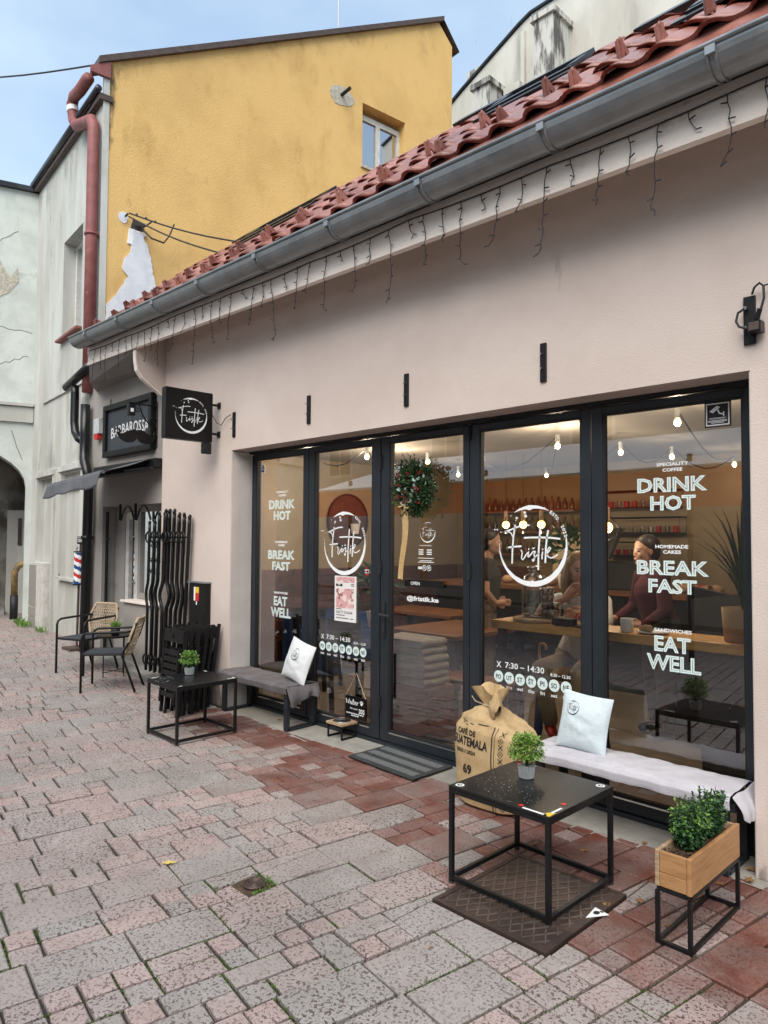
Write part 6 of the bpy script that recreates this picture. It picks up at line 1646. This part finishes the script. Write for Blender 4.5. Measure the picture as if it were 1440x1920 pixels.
# black switch cabinet
t = thing('switch_cabinet', (-6.5, WY, .9), 'tall black wall cabinet with yellow and red warning sticker', 'cabinet')
m = MB(); m.bb(-6.67, -6.345, WY - .06, WY - .001, .30, 1.19); m.build('cabinet_box', 'blackmatt', t, bev=.004); m = MB(); m.bb(-6.69, -6.335, WY - .075, WY - .001, 1.191, 1.205); m.build('cabinet_lid', 'zinc', t)
m = MB(); F_ = wallf(WY - .0615); m.rect(F_, -6.575, -6.545, 1.01, 1.15); m.m = 1; m.rect(F_, -6.545, -6.475, 1.09, 1.15); m.m = 2; m.rect(F_, -6.545, -6.475, 1.01, 1.088); m.m = 0; m.rect(F_, -6.53, -6.51, .97, 1.005)
m.build('warning_sticker', ['whitepaint', 'stickeryel', 'stickerred'], t)
# folded wooden chairs
def fold_chair(lab):
    t = thing('folded_chair', (0, 0, 0), lab, 'chair', 'black slatted chairs folded together')
    w_ = .165; ch = .80
    for s_ in (-1, 1):
        m = MB(); m.bb(s_ * w_ - .011, s_ * w_ + .011, -.016, .016, 0, ch); o = m.build('side_rail', 'blackmatt', t, bev=.004)
        m = MB(); m.bb(s_ * (w_ - .03) - .011, s_ * (w_ - .03) + .011, -.052, -.022, .10, .60); m.build('seat_rail', 'blackmatt', t, bev=.004)
        m = MB(); m.bb(s_ * (w_ - .055) - .010, s_ * (w_ - .055) + .010, .0, .028, -.02, .52); m.build('rear_leg', 'blackmatt', t, bev=.004)
    for k in range(7):
        m = MB(); z = .16 + k * .064; m.bb(-w_ + .045, w_ - .045, -.048, -.032, z, z + .046); m.build('seat_slat', 'blackmatt', t, bev=.003)
    m = MB(); n_ = 14
    for k in range(n_):
        a0, a1 = -w_ - .012 + (2 * w_ + .024) * k / n_, -w_ - .012 + (2 * w_ + .024) * (k + 1) / n_
        if abs((a0 + a1) / 2) < .028: m.bb(a0, a1, -.034, -.017, .66, .692); m.bb(a0, a1, -.034, -.017, .728, .775)
        else: m.bb(a0, a1, -.034, -.017, .66, .775)
    m.build('top_slat', 'blackmatt', t)
    m = MB(); m.tube([(-w_, .0, .24), (w_, .0, .24)], .008, 6); m.build('stretcher', 'blackmatt', t)
    return t
labs = ['front black folding chair of the stack, its slatted seat in full view', 'second folded chair counted from the front of the stack', 'third folded chair counted from the front of the stack', 'third folded chair counted from the wall', 'second folded chair counted from the wall', 'folded chair nearest the wall below the switch cabinet']
c0 = fold_chair(labs[0])
for i in range(6):
    c = c0 if i == 0 else dup(c0, labs[i])
    c.location = (-6.10 - .035 * i + rnd.uniform(-.012, .012), 3.24 + .082 * i, .022); c.rotation_euler = (R(-5 - .6 * i), rnd.uniform(-.025, .025), rnd.uniform(-.05, .05))
# wicker armchairs, round table and its pot
def armchair(lab):
    t = thing('wicker_armchair', (0, 0, 0), lab, 'chair', 'woven armchairs at the round table')   # faces -y
    wx, fy_, by = .20, -.24, .24; sh, ah = .40, .60
    for s_ in (-1, 1):
        x = s_ * wx
        m = MB(); m.tube([(x, fy_, 0), (x, fy_, ah - .06), (x, fy_ + .012, ah - .022), (x, fy_ + .05, ah), (x, fy_ + .12, ah + .004), (x * .97, by - .04, ah + .012), (x * .9, by + .0, ah + .015)], .0125, 8); m.build('arm_and_leg', 'black', t, smooth=True)
        m = MB(); m.tube([(x * .96, by + .05, 0), (x * .93, by - .09, sh - .02), (x * .93, by + .0, .54), (x * .9, by + .05, .70)], .0125, 8); m.build('rear_leg', 'black', t, smooth=True)
    m = MB(); m.bb(-wx + .012, wx - .012, fy_ + .01, by - .07, sh - .03, sh); m.build('seat', 'slate', t, bev=.012)
    m = MB(); m.tube([(-wx, fy_, sh - .012), (wx, fy_, sh - .012)], .011, 6); m.tube([(-wx, fy_, sh - .012), (-wx * .95, by - .08, sh - .012)], .011, 6); m.tube([(wx, fy_, sh - .012), (wx * .95, by - .08, sh - .012)], .011, 6); m.build('seat_frame', 'black', t)
    # six sided rope back
    def bp(u, v):   # u across -1..1, v up 0..1
        hw = (.12 + .095 * v / .55) if v < .55 else (.215 - .06 * (v - .55) / .45)
        return V((u * hw, by - .065 + .12 * v - .05 * (1 - u * u) * -.6, sh - .03 + v * .37 ))
    m = MB()
    for k in range(13):
        v0 = k / 12
        m.tube([bp(-1 + 2 * q / 6, v0) + V((0, -.004 if (q + k) % 2 else .004, 0)) for q in range(7)], .0042, 4)
    for k in range(13):
        u = -1 + 2 * k / 12
        for sgn in (-1, 1):
            pts = []
            for q in range(9):
                uu = u + sgn * (q / 8 - .5) * .8
                if -1 <= uu <= 1: pts.append(bp(uu, q / 8) + V((0, .006 if q % 2 else -.006, 0)))
            if len(pts) > 2: m.tube(pts, .0042, 4)
    m.build('woven_back', 'rope', t, kind='stuff')
    m = MB()
    for s_ in (-1, 1): m.tube([bp(s_, q / 10) for q in range(11)], .014, 7)
    m.tube([bp(-1 + q / 5, 1) for q in range(11)], .014, 7); m.tube([bp(-1 + q / 5, 0) for q in range(11)], .010, 7); m.build('wrapped_rim', 'rope', t, smooth=True)
    return t
a1 = armchair('woven armchair set at the far side of the round table')
a2 = dup(a1, 'woven armchair standing nearer to the grille with its back to the cafe wall')
a1.location = (-8.17, 3.30, gz(-8.17)); a1.rotation_euler = (0, 0, R(23))
a2.location = (-7.29, 3.20, gz(-7.29)); a2.rotation_euler = (0, 0, R(-38))
t = thing('round_table', (-7.82, 3.48, gz(-7.82)), 'low round black cafe table between the woven armchairs', 'table')
X_, Y_, Z_ = -7.82, 3.46, gz(-7.82)
m = MB(); m.lathe([(.17, .43), (.18, .435), (.18, .45), (.17, .452), (.0001, .452)], 26, (X_, Y_, Z_)); m.build('tabletop', 'black', t)
for k in range(4):
    a = k * math.pi / 2 + .4; m = MB(); m.tube([(X_ + .15 * math.cos(a), Y_ + .15 * math.sin(a), Z_), (X_ + .15 * math.cos(a), Y_ + .15 * math.sin(a), Z_ + .43)], .006, 6); m.build('leg', 'black', t)
m = MB(); 
for a in (.4, .4 + math.pi / 2): m.tube([(X_ + .15 * math.cos(a), Y_ + .15 * math.sin(a), Z_ + .05), (X_ - .15 * math.cos(a), Y_ - .15 * math.sin(a), Z_ + .05)], .004, 5)
m.build('cross_brace', 'black', t)
t = thing('potted_grass', (X_, Y_, Z_ + .453), 'dark pot of spiky grass on the round table', 'plant')
m = MB(); m.lathe([(.04, 0), (.055, .09), (.05, .09), (.045, .08), (.0001, .08)], 14, (X_ + .04, Y_, Z_ + .453)); m.build('pot', 'inkblack', t, smooth=True)
m = MB()
for k in range(160): leaf(m, V((X_ + .04 + rnd.gauss(0, .018), Y_ + rnd.gauss(0, .018), Z_ + .53)), V((rnd.uniform(-.9, .9), rnd.uniform(-.9, .9), 1)), rdir(), rnd.uniform(.06, .11), .006)
m.build('foliage', 'leaflime', t)
# ------------------------------------------------------------------ neighbouring buildings
A5, A6 = R(5), R(6)
SD = V((-math.cos(A5), math.sin(A5), 0)); SN = V((-math.sin(A5), -math.cos(A5), 0))      # street wall direction (away) and outward normal
GD = V((math.sin(A6), math.cos(A6), 0)); GN = V((math.cos(A6), -math.sin(A6), 0))         # gable wall direction and outward normal
C0 = V((-9.45, 3.9, 0))
sw = lambda t_, z, o=0.0: C0 + SD * t_ + SN * o + V((0, 0, z))
gw = lambda s_, z, o=0.0: C0 + GD * s_ + GN * o + V((0, 0, z))
house = thing('gable_house', (-10.5, 5, 0), 'tall house with ochre gable wall and pale flaking street front', 'building')
# gable wall with its small window
WS = (4.38, 5.36, 8.2, 9.32)
m = MB()
tz = lambda s_: 8.13 + (11.62 - 8.13) * s_ / 6.2
def gp(s0, s1, z0, z1f0, z1f1): m.prism([gw(s0, z0), gw(s1, z0), gw(s1, z1f1), gw(s0, z1f0)], -GN * .3)
gp(0.06, WS[0], 0, tz(.06), tz(WS[0])); gp(WS[1], 6.2, 0, tz(WS[1]), tz(6.2)); gp(6.2, 6.55, 0, tz(6.2), 11.3); gp(WS[0], WS[1], 0, WS[2], WS[2]); gp(WS[0], WS[1], WS[3], tz(WS[0]), tz(WS[1]))
gab = m.build('gable_wall', 'yellow', house)
m = MB()
fo = -.16
def wb(s0, s1, z0, z1, o0, o1): m.prism([gw(s0, z0, o0), gw(s1, z0, o0), gw(s1, z1, o0), gw(s0, z1, o0)], GN * (o1 - o0))
for q in ((WS[0], WS[0] + .07, WS[2], WS[3] - .1), (WS[1] - .07, WS[1], WS[2], WS[3] - .1), (WS[0] + .07, WS[1] - .07, WS[3] - .19, WS[3] - .1), (WS[0] + .07, WS[1] - .07, WS[2], WS[2] + .07), (4.80, 4.90, WS[2] + .07, WS[3] - .19)): wb(*q, fo - .06, fo)
gwin = m.build('gable_window', 'winframe', house)
m = MB(); m.poly([gw(WS[0] + .07, WS[2] + .07, fo - .03), gw(WS[1] - .07, WS[2] + .07, fo - .03), gw(WS[1] - .07, WS[3] - .19, fo - .03), gw(WS[0] + .07, WS[3] - .19, fo - .03)]); m.build('window_pane', 'skyglass', gwin)
m = MB(); m.poly([gw(WS[0], WS[2], -.28), gw(WS[1], WS[2], -.28), gw(WS[1], WS[3], -.28), gw(WS[0], WS[3], -.28)]); m.build('curtain', 'paper', gwin)
m = MB(); wb(WS[0] - .03, WS[1] + .03, WS[2] - .05, WS[2] - .001, -.16, .035); m.build('window_sill', 'rubble', house)
# plaster patches, broken hole with pipe stub, dirt strip, cable anchor
def rough(pts, n=4, j=.02, seed=5):
    r2 = random.Random(seed); o = []
    for i in range(len(pts)):
        p, q = V(pts[i]), V(pts[(i + 1) % len(pts)]); l = (q - p).length; o.append((p.x, p.y))
        if l < .09: continue
        nr = V((-(q - p).y, (q - p).x)).normalized()
        for k in range(1, n + 1):
            c = p.lerp(q, k / (n + 1)) + nr * r2.uniform(-j, j) * min(1, l * 2.5); o.append((c.x, c.y))
    return o
def blob(name, pts, matn, o=.006, th=.01):
    if name in ('plaster_patch', 'broken_plaster'): pts = rough(pts)
    m = MB(); m.prism([gw(s_, z, 0.001) for s_, z in pts], GN * o); return m.build(name, matn, house)
def pxy(cx, cz, rx, rz, n=18, j=.25, seed=1):
    r2 = random.Random(seed); return [(cx + rx * math.cos(2 * math.pi * k / n) * (1 - j * r2.random()), cz + rz * math.sin(2 * math.pi * k / n) * (1 - j * r2.random())) for k in range(n)]
blob('broken_plaster', pxy(3.93, 9.25, .30, .20, 18, .3, 3), 'rubble')
m = MB(); m.tube([gw(3.93, 9.27, .0), gw(3.93, 9.27, .25)], .03, 8); m.build('pipe_stub', 'black', house)
blob('plaster_patch', [(.08, 4.2), (.60, 4.2), (.63, 4.9), (.55, 5.0), (.74, 5.18), (.70, 5.42), (.66, 5.62), (.56, 5.86), (.60, 5.9), (.42, 5.94), (.38, 5.6), (.30, 5.5), (.28, 5.35), (.36, 5.25), (.22, 5.0), (.12, 4.86), (.07, 4.80)], 'whitepatch', .022)
blob('anchor_patch', pxy(.28, 6.07, .08, .10, 10, .3, 6), 'whitepatch')
blob('conduit_patch', [(.34, 5.72), (.56, 5.72), (.56, 5.92), (.36, 5.94)], 'whitepaint', .02)
m = MB(); m.prism([gw(.38, 5.94, .001), gw(.56, 5.94, .001), gw(.58, 6.05, .001), (gw(.42, 6.1, .001))], GN * .004); m.build('brick_hole', 'iron', house)
gf = lambda a, b: gw(a, b, .004)
film('dirt_streak', 'soot_stain', gf, .065, .75, 5.6, 8.15, lambda u, v: max(0, 1 - u * 1.5) * (.15 + .62 * v), house, 12, 20)
def tf(s0, s1, d):
    return lambda a, b: gw(a, tz(a) - d * (1 - b), .0045)
film('eaves_stain', 'ochre_stain', tf(.1, 6.2, 1.2), .1, 6.15, 0, 1, lambda u, v: .1 + .5 * v ** 2, house, 40, 8)
film('wall_stain', 'ochre_stain', gf, .1, 6.0, 4.4, 8.1, lambda u, v: .25, house, 20, 8)
m = MB(); m.prism([gw(-.02, 0, .0), gw(.062, 0, .0), gw(.062, 7.95, .0), gw(-.02, 7.95, .0)], GN * .012); m.build('corner_strip', 'pale', house)
# street wall with window and blind niches
WT = (.84, 1.80, 4.68, 6.21); WLEN = 3.43; TOPZ = 7.60
m = MB()
def sp_(t0, t1, z0, z1, o0=-.3, o1=0.0): m.prism([sw(t0, z0, o1), sw(t1, z0, o1), sw(t1, z1, o1), sw(t0, z1, o1)], SN * (o0 - o1))
N1 = (2.05, 2.95, .1, 2.60); N2 = (.72, 1.60, 1.05, 2.60)
sp_(0, WT[0], 3.0, TOPZ); sp_(WT[1], WLEN, 3.0, TOPZ); sp_(WT[0], WT[1], 3.0, WT[2]); sp_(WT[0], WT[1], WT[3], TOPZ)
sp_(0, N2[0], 0, 3.0); sp_(N2[1], N1[0], 0, 3.0); sp_(N1[1], WLEN, 0, 3.0); sp_(N2[0], N2[1], 0, N2[2]); sp_(N2[0], N2[1], N2[3], 3.0); sp_(N1[0], N1[1], N1[3], 3.0)
sp_(N1[0], N1[1], 0, N1[3], -.3, -.09); sp_(N2[0], N2[1], N2[2], N2[3], -.3, -.07)
m.build('street_wall', 'pale', house)
m = MB(); sp_(0.0, 2.75, 3.83, 3.865, 0.001, .028); sp_(N1[0] - .10, N1[1] + .05, 2.62, 2.70, .001, .05); sp_(N2[0] - .08, N2[1] + .10, 2.63, 2.71, .001, .05); sp_(N1[0] - .10, N1[0], .1, 2.62, .001, .03); sp_(N1[1], N1[1] + .06, .1, 2.62, .001, .03); sp_(N2[1], N2[1] + .08, 1.1, 2.63, .001, .03); sp_(N2[0] + .1, N2[1] - .05, 2.36, 2.43, -.069, -.02); sp_(N2[0] - .05, N2[1], 1.02, 1.06, .001, .07)
m.build('plaster_moulding', 'pale', house)
m = MB(); ww = lambda a, b, c, d, o0=-.24, o1=-.18: sp_(a, b, c, d, o0, o1)
ww(WT[0], WT[0] + .07, WT[2], WT[3]); ww(WT[1] - .07, WT[1], WT[2], WT[3]); ww(WT[0] + .07, WT[1] - .07, WT[2], WT[2] + .07); ww(WT[0] + .07, WT[1] - .07, WT[3] - .08, WT[3]); ww(1.29, 1.37, WT[2] + .07, WT[3] - .08)
sw_ = m.build('street_window', 'winframe', house)
m = MB(); m.poly([sw(WT[0] + .07, WT[2] + .07, -.21), sw(WT[1] - .07, WT[2] + .07, -.21), sw(WT[1] - .07, WT[3] - .08, -.21), sw(WT[0] + .07, WT[3] - .08, -.21)]); m.build('window_pane', 'skyglass', sw_)
m = MB(); sp_(WT[0] - .05, WT[1] + .05, WT[2] - .04, WT[2] - .005, -.18, .09); m.build('tin_sill', 'redpipe', house)
sf = lambda a, b: sw(a, b, .0035)
film('damp_streak', 'damp_stain', sf, .05, 3.4, 2.75, 7.5, lambda u, v: .18 + .35 * v ** 3 + .35 * (1 - v) ** 3, house, 20, 16)
film('foot_stain', 'soot_stain', sf, .05, .70, .1, 1.0, lambda u, v: .7 * (1 - v), house, 8, 8)
# roof slab, eaves, gutter
m = MB()
def rs(s_, t_, dz=0.0): return gw(s_, tz(s_) + dz) + SD * t_
def rl(s_, t_, dz=0.0): return gw(s_, 7.66 + (11.45 - 7.66) * (s_ + .1) / 6.38 + dz) + SD * t_
m.add([q(s_, t_, dz) for q, ts, ds in ((rl, (.3, WLEN + .1), (0, .08)),) for dz in ds for s_, t_ in ((-.1, ts[0]), (6.28, ts[0]), (6.28, ts[1]), (-.1, ts[1]))], [(0, 3, 2, 1), (4, 5, 6, 7), (0, 1, 5, 4), (1, 2, 6, 5), (2, 3, 7, 6), (3, 0, 4, 7)])
m.add([rs(s_, t_, dz) for dz in (.0, .09) for s_, t_ in ((-.10, -.07), (6.28, -.07), (6.28, .34), (-.10, .34))], [(0, 3, 2, 1), (4, 5, 6, 7), (0, 1, 5, 4), (1, 2, 6, 5), (2, 3, 7, 6), (3, 0, 4, 7)])
m.add([rs(6.26, -.05, .08), rs(6.26, WLEN, .08), rs(6.26, WLEN, .08) + GD * .45 - V((0, 0, .5)), rs(6.26, -.05, .08) + GD * .45 - V((0, 0, .5))], [(0, 1, 2, 3)])
m.build('roof', 'brown', house)
m = MB(); sp_(-.04, WLEN, TOPZ, TOPZ + .08, -.1, .08); m.build('eaves_soffit', 'brown', house)
m = MB(); m.tube([sw(-.06, 7.72, .10), sw(WLEN, 7.72, .10)], .045, 10); m.build('eaves_gutter', 'darktin', house, smooth=True)
m = MB(); m.prism([gw(-.2, 7.92, .0), gw(.06, 7.92, .0), gw(.06, 8.16, .0), gw(-.2, 8.0, 0)], GN * .05); m.build('verge_board', 'redpipe', house)
m = MB(); m.tube([sw(.18, 7.95, .16), sw(.30, 7.95, .17)], .075, 12); m.build('gutter_outlet', 'redpipe', house, smooth=True)
m = MB(); m.tube([sw(.24, 7.96, .16), sw(.58, 7.97, .16), sw(.86, 8.02, .16), sw(.95, 7.95, .16), sw(.92, 7.70, .14), sw(.82, 7.58, .13), sw(.42, 7.46, .11), sw(.22, 7.40, .10), sw(.13, 7.28, .10), sw(.12, 7.1, .10), sw(.12, 6.0, .10), sw(.12, 3.6, .10)], .078, 14)
for z in (5.75, 4.3): m.lathe([(.094, 0), (.094, .03)], 14, sw(.12, z, .10))
m.build('downpipe', 'redpipe', house, smooth=True)
m = MB(); m.tube([sw(.945, 7.90, .157), sw(.935, 7.83, .152)], .083, 14); m.build('pipe_band', 'whitepaint', house)
# aerials and cables
t = thing('lightning_rod', tuple(gw(3.95, 10.4)), 'thin lightning rod standing on the ochre gable roof', 'rod')
m = MB(); m.tube([gw(3.95, tz(3.95), -.15), gw(3.95, tz(3.95) + .78, -.15)], .012, 6); m.tube([gw(3.95, tz(3.95) + .12, -.15), gw(1.0, tz(1.0) + .12, -.15), gw(.15, tz(.15) + .10, -.15)], .005, 4)
for s_ in (.75, 2.2, 3.3): m.tube([gw(s_, tz(s_) + .05, -.15), gw(s_, tz(s_) + .18, -.15)], .01, 5)
m.build('rod', 'zinc', t)
m = MB(); a_, b_ = gw(-.12, 8.1, -.08), V((-15.5, 2.0, 10.2))
m.tube([a_.lerp(b_, k / 12) - V((0, 0, .25 * math.sin(math.pi * k / 12))) for k in range(13)], .012, 5)
tag(m.build('overhead_cable', 'inkblack'), 'thin overhead cable crossing the sky beside the house eaves', 'cable')
t = thing('service_cables', tuple(gw(.4, 6.0, .1)), 'two black service cables strung from the ochre wall to the tiled roof', 'cable')
e1 = V((-7.45, 4.85, 5.33)); e2 = V((-7.7, 4.7, 5.22))
m = MB(); m.tube([gw(.30, 6.08, .03), gw(.30, 6.08, .12)], .015, 5)
for e, s0 in ((e1, 6.10), (e2, 6.05)):
    a_ = gw(.32, s0, .12); m.tube([a_.lerp(e, k / 10) - V((0, 0, .05 * math.sin(math.pi * k / 10))) for k in range(11)], .011, 5)
m.tube([gw(.50, 6.0, .02), gw(.62, 5.82, .15), gw(.78, 5.78, .2), gw(.86, 5.9, .2), gw(.92, 6.08, .22)], .012, 6); m.tube([gw(.45, 6.0, .02), gw(.55, 5.98, .12), gw(.62, 6.05, .15)], .012, 6)
for k in range(3): m.ball(gw(.42 + k * .13, 6.10 - k * .012, .13), .02, 6, 4)
m.build('cable', 'inkblack', t)
m = MB(); m.prism([gw(5.28, 8.0, .02), gw(5.95, 8.75, .02), gw(6.0, 8.62, .02), gw(5.45, 7.9, .02)], GN * .5); tag(m.build('low_tin_roof', 'brown'), 'small dark tin roof edge below the gable window', 'roof edge')
# meter cabinet by the pale wall, gas pipe, weeds
t = thing('meter_cabinet', tuple(sw(2.6, .2, .1)), 'tall grey meter cabinet with narrow doors against the pale wall', 'cabinet')
m = MB(); sp_(2.12, 2.98, gz(-12) - .02, 1.24, -.08, .10); m.build('cabinet_body', 'winframe', t)
for a in (2.56, 2.765):
    m = MB(); sp_(a, a + .19, .55, 1.20, .101, .115); m.build('door', 'doorgrey', t)
m = MB(); sp_(2.56, 2.955, .38, .52, .101, .115); sp_(2.56, 2.955, .2, .36, .101, .115); m.build('louvre', 'doorgrey', t)
def weed(x, y, n, r_, lab):
    m = MB()
    for _ in range(n): leaf(m, V((x + rnd.gauss(0, r_), y + rnd.gauss(0, r_ * .4), gz(x))), V((rnd.uniform(-.8, .8), rnd.uniform(-.8, .8), 1)), rdir(), rnd.uniform(.05, .15), .018)
    tag(m.build('weed', 'leaflime'), lab, 'weed', 'weeds at the foot of the pale wall', kind='stuff')
p = sw(2.75, 0, .22); weed(p.x, p.y, 60, .10, 'green weed tuft under the grey meter cabinet doors'); p = sw(3.15, 0, .2); weed(p.x, p.y, 50, .08, 'weed tuft between the meter cabinet and the archway'); p = sw(1.95, 0, .16); weed(p.x, p.y, 40, .10, 'grassy weed tuft on the chair side of the meter cabinet')
# crossing building with archway
AC = sw(3.43, 0, 0); AD = V((-.29, -.957, 0)).normalized(); AN = V((.957, -.29, 0)).normalized()
aw = lambda s_, z, o=0.0: AC + AD * s_ + AN * o + V((0, 0, z))
arch = thing('archway_house', tuple(aw(1.5, 0)), 'mint green house spanning the lane with an arched passage', 'building')
m = MB(); pts = [(0, 0.0), (0, 7.6), (9, 7.6), (9, 0), (2.75, 0), (2.75, 2.5)]
pts += [(1.42 + 1.33 * math.cos(a), 2.5 + .72 * math.sin(a)) for a in [k * math.pi / 16 for k in range(1, 16)]] + [(.09, 2.5), (.09, 0)]
m.prism([aw(s_, z, 0) for s_, z in pts], -AN * .5); m.build('arch_wall', 'mint', arch)
m = MB()
def ab(s0, s1, z0, z1, o0, o1): m.prism([aw(s0, z0, o0), aw(s1, z0, o0), aw(s1, z1, o0), aw(s0, z1, o0)], AN * (o1 - o0))
ab(0, 9, 3.60, 3.86, .001, .05); ab(0, 9, 3.87, 3.92, .001, .09); m.build('string_course', 'pale', arch)
m = MB(); ab(-.05, 9, 7.6, 7.68, -.7, .08); m.build('roof_edge', 'darktin', arch)
m = MB(); r2 = random.Random(9)
pts = [(.30 + .0, 6.25), (.40, 6.05), (.5, 6.2), (.62, 6.45), (.78, 6.6), (1.1, 6.62), (1.3, 6.3), (1.3, 5.8), (1.0, 5.55), (.7, 5.6), (.42, 5.8), (.28, 6.0)]
m.prism([aw(s_, z, .001) for s_, z in pts], AN * .006); m.build('bare_patch', 'rubble', arch)
m = MB(); m.prism([aw(.02, 0, -.5), aw(.02, 3.4, -.5), aw(.02, 3.4, -3), aw(.02, 0, -3)], AD * -.2); m.prism([aw(2.8, 0, -.5), aw(2.8, 3.4, -.5), aw(2.8, 3.4, -3), aw(2.8, 0, -3)], AD * .2); m.prism([aw(-.2, 0, -2.2), aw(3, 0, -2.2), aw(3, 3.4, -2.2), aw(-.2, 3.4, -2.2)], -AN * .2); m.prism([aw(-.2, 3.25, -.5), aw(3, 3.25, -.5), aw(3, 3.25, -2.3), aw(-.2, 3.25, -2.3)], V((0, 0, .2))); m.build('passage_walls', 'oldwall', arch)
m = MB(); ab(.03, .36, 0, 2.15, -2.19, -1.5); m.build('buttress', 'pale', arch); m = MB(); ab(.55, .63, .9, 2.1, -2.19, -2.1); m.build('passage_pipe', 'winframe', arch); m = MB(); ab(.37, 1.6, .0, .30, -2.19, -1.2); m.build('passage_step', 'greystone', arch)
m = MB(); ab(.12, .18, 1.5, 2.0, -1.499, -1.47); m.build('red_notice', 'iron', arch)
r2 = random.Random(12)
for (s0, z0, n_, ds, dz) in ((.05, 5.15, 14, .09, .012), (.1, 4.75, 8, .07, -.03), (.6, 3.0, 8, .05, .06), (.3, 6.9, 12, .06, -.05), (.15, 2.95, 7, .03, .08)):
    pts_ = []
    for k in range(n_): pts_.append((s0 + ds * k, z0 + dz * k + r2.uniform(-.025, .025)))
    m = MB(); m.ribbon(lambda a, b: aw(a, b, .002), pts_, .009); m.build('crack', 'brown', arch)
t = thing('gas_pipe', tuple(aw(.2, 0, -.8)), 'bent ochre gas pipe with a black lower sleeve in the archway', 'pipe')
b0 = aw(.22, gz(-13), -.45)
m = MB(); m.tube([b0 + V((0, 0, .40)), b0 + V((0, 0, .82)), b0 + V((0, 0, .93)) - AD * .05, b0 + V((0, 0, .98)) - AD * .14, b0 + V((0, 0, .98)) - AD * .24], .055, 10); m.build('upper_pipe', 'gaspipe', t, smooth=True); m = MB(); m.tube([b0, b0 + V((0, 0, .42))], .065, 10); m.build('sleeve', 'inkblack', t, smooth=True)
m = MB(); m.bb(-14.6, -13.9, 3.3, 3.75, 7.65, 8.0); tag(m.build('roof_hatch', 'galv'), 'small grey box standing on the mint archway roof', 'roof box')

# pale rear building with chimneys behind the tiled roof
WYB = 13.0
def at(px, py, Y=WYB):
    d = V((.7013 * (px - 720) / 1331 - .0228 * (py - 960) / 1331 - .7125, .7128 * (px - 720) / 1331 + .0308 * (py - 960) / 1331 + .7007, .0060 * (px - 720) / 1331 - .9993 * (py - 960) / 1331 + .0386))
    return V((0, 0, 1.65)) + d * (Y / d.y)
rear = thing('rear_building', (-7, 13.2, 0), 'big off white building with sooty chimney shafts behind the tiled roof', 'building')
prof_ = [at(840, 206), at(868, 172), at(975, 50), at(996, 29), at(1300, -165), at(1600, -330)]
m = MB(); pts = [V((p.x, WYB, p.z)) for p in prof_]; m.prism([V((pts[0].x - 2.5, WYB, 0)), V((pts[0].x - 2.5, WYB, pts[0].z - 2.2))] + pts + [V((pts[-1].x, WYB, 0))], (0, 5, 0)); m.build('gable_wall', 'white', rear)
m = MB()
for i in range(len(pts) - 1): m.bar(pts[i] + V((0, -.02, .05)), pts[i + 1] + V((0, -.02, .05)), .08, .05, up=(0, 0, 1))
m.build('roof_edge', 'darktin', rear)
film('rain_stain', 'damp_stain', lambda a, b: V((a, WYB - .005, b)), -11.5, -1, 7, 13.5, lambda u, v: .22 + .1 * v, rear, 24, 10)
def shaft(name, pxl, pxr, pyt, d_, matn, cap=True, zb=6):
    a, b = at(pxl, pyt, WYB - d_), at(pxr, pyt, WYB - d_); m = MB(); z = b.z
    m.bb(a.x, b.x, WYB - d_, WYB - .001, zb, z); o = m.build(name, matn, rear)
    if cap: m = MB(); m.bb(a.x - .06, b.x + .06, WYB - d_ - .06, WYB - .001, z + .001, z + .12); m.build('chimney_cap', 'sooty', rear)
shaft('chimney_shaft', 1001, 1037, 22, .7, 'sooty'); shaft('chimney_shaft', 888, 917, 155, .6, 'sooty'); shaft('wall_pier', 944, 974, 150, .2, 'white', False); shaft('wall_pier', 976, 983, 56, .08, 'white', False)
a, b = at(870, 130), at(895, 130); m = MB(); m.bb(a.x, b.x, WYB + .1, WYB + .8, 10, at(880, 128).z); m.build('roof_chimney', 'sooty', rear)

# houses and parasol across the lane: they show in the glass
opp = thing('street_house', (-6, -6, 0), 'plain beige house across the lane mirrored in the cafe glass', 'building')
m = MB(); m.bb(-24, 6, -6.4, -6.0, 0, 6.2); m.build('wall', 'opp', opp)
for i in range(6):
    m = MB(); x = -21 + i * 4.2; m.bb(x, x + 1.1, -6.001, -5.96, 3.5, 5.1); w_ = m.build('window', 'winframe', opp); m = MB(); m.bb(x + .08, x + .52, -5.955, -5.95, 3.58, 5.0); m.bb(x + .58, x + 1.02, -5.955, -5.95, 3.58, 5.0); m.build('pane', 'slate', opp)
m = MB(); m.bb(-24, 6, -6.0, -5.8, 6.2, 6.4); m.build('cornice', 'cream', opp)
t = thing('terrace_parasol', (-7.5, -2.5, 0), 'wide white terrace awning with red valance mirrored in the cafe glass', 'awning')
m = MB(); m.add([(-11.9, -1.5, 2.66), (-3.25, -1.5, 2.66), (-3.6, -3.6, 3.42), (-10.8, -3.6, 3.42)], [(0, 1, 2, 3)]); m.add([(-11.9, -5.7, 2.66), (-3.25, -5.7, 2.66), (-3.6, -3.6, 3.42), (-10.8, -3.6, 3.42)], [(0, 3, 2, 1)]); o = m.build('awning_cloth', 'awncloth', t); s_ = o.modifiers.new('thick', 'SOLIDIFY'); s_.thickness = .02
m = MB(); m.bb(-11.9, -3.25, -1.5, -1.485, 2.11, 2.63); m.build('red_valance', 'redcloth', t)
for x in (-11.0, -7.5, -4.0):
    m = MB(); m.tube([(x, -1.7, gz(x)), (x, -1.7, 2.85)], .04, 8); m.build('post', 'black', t)
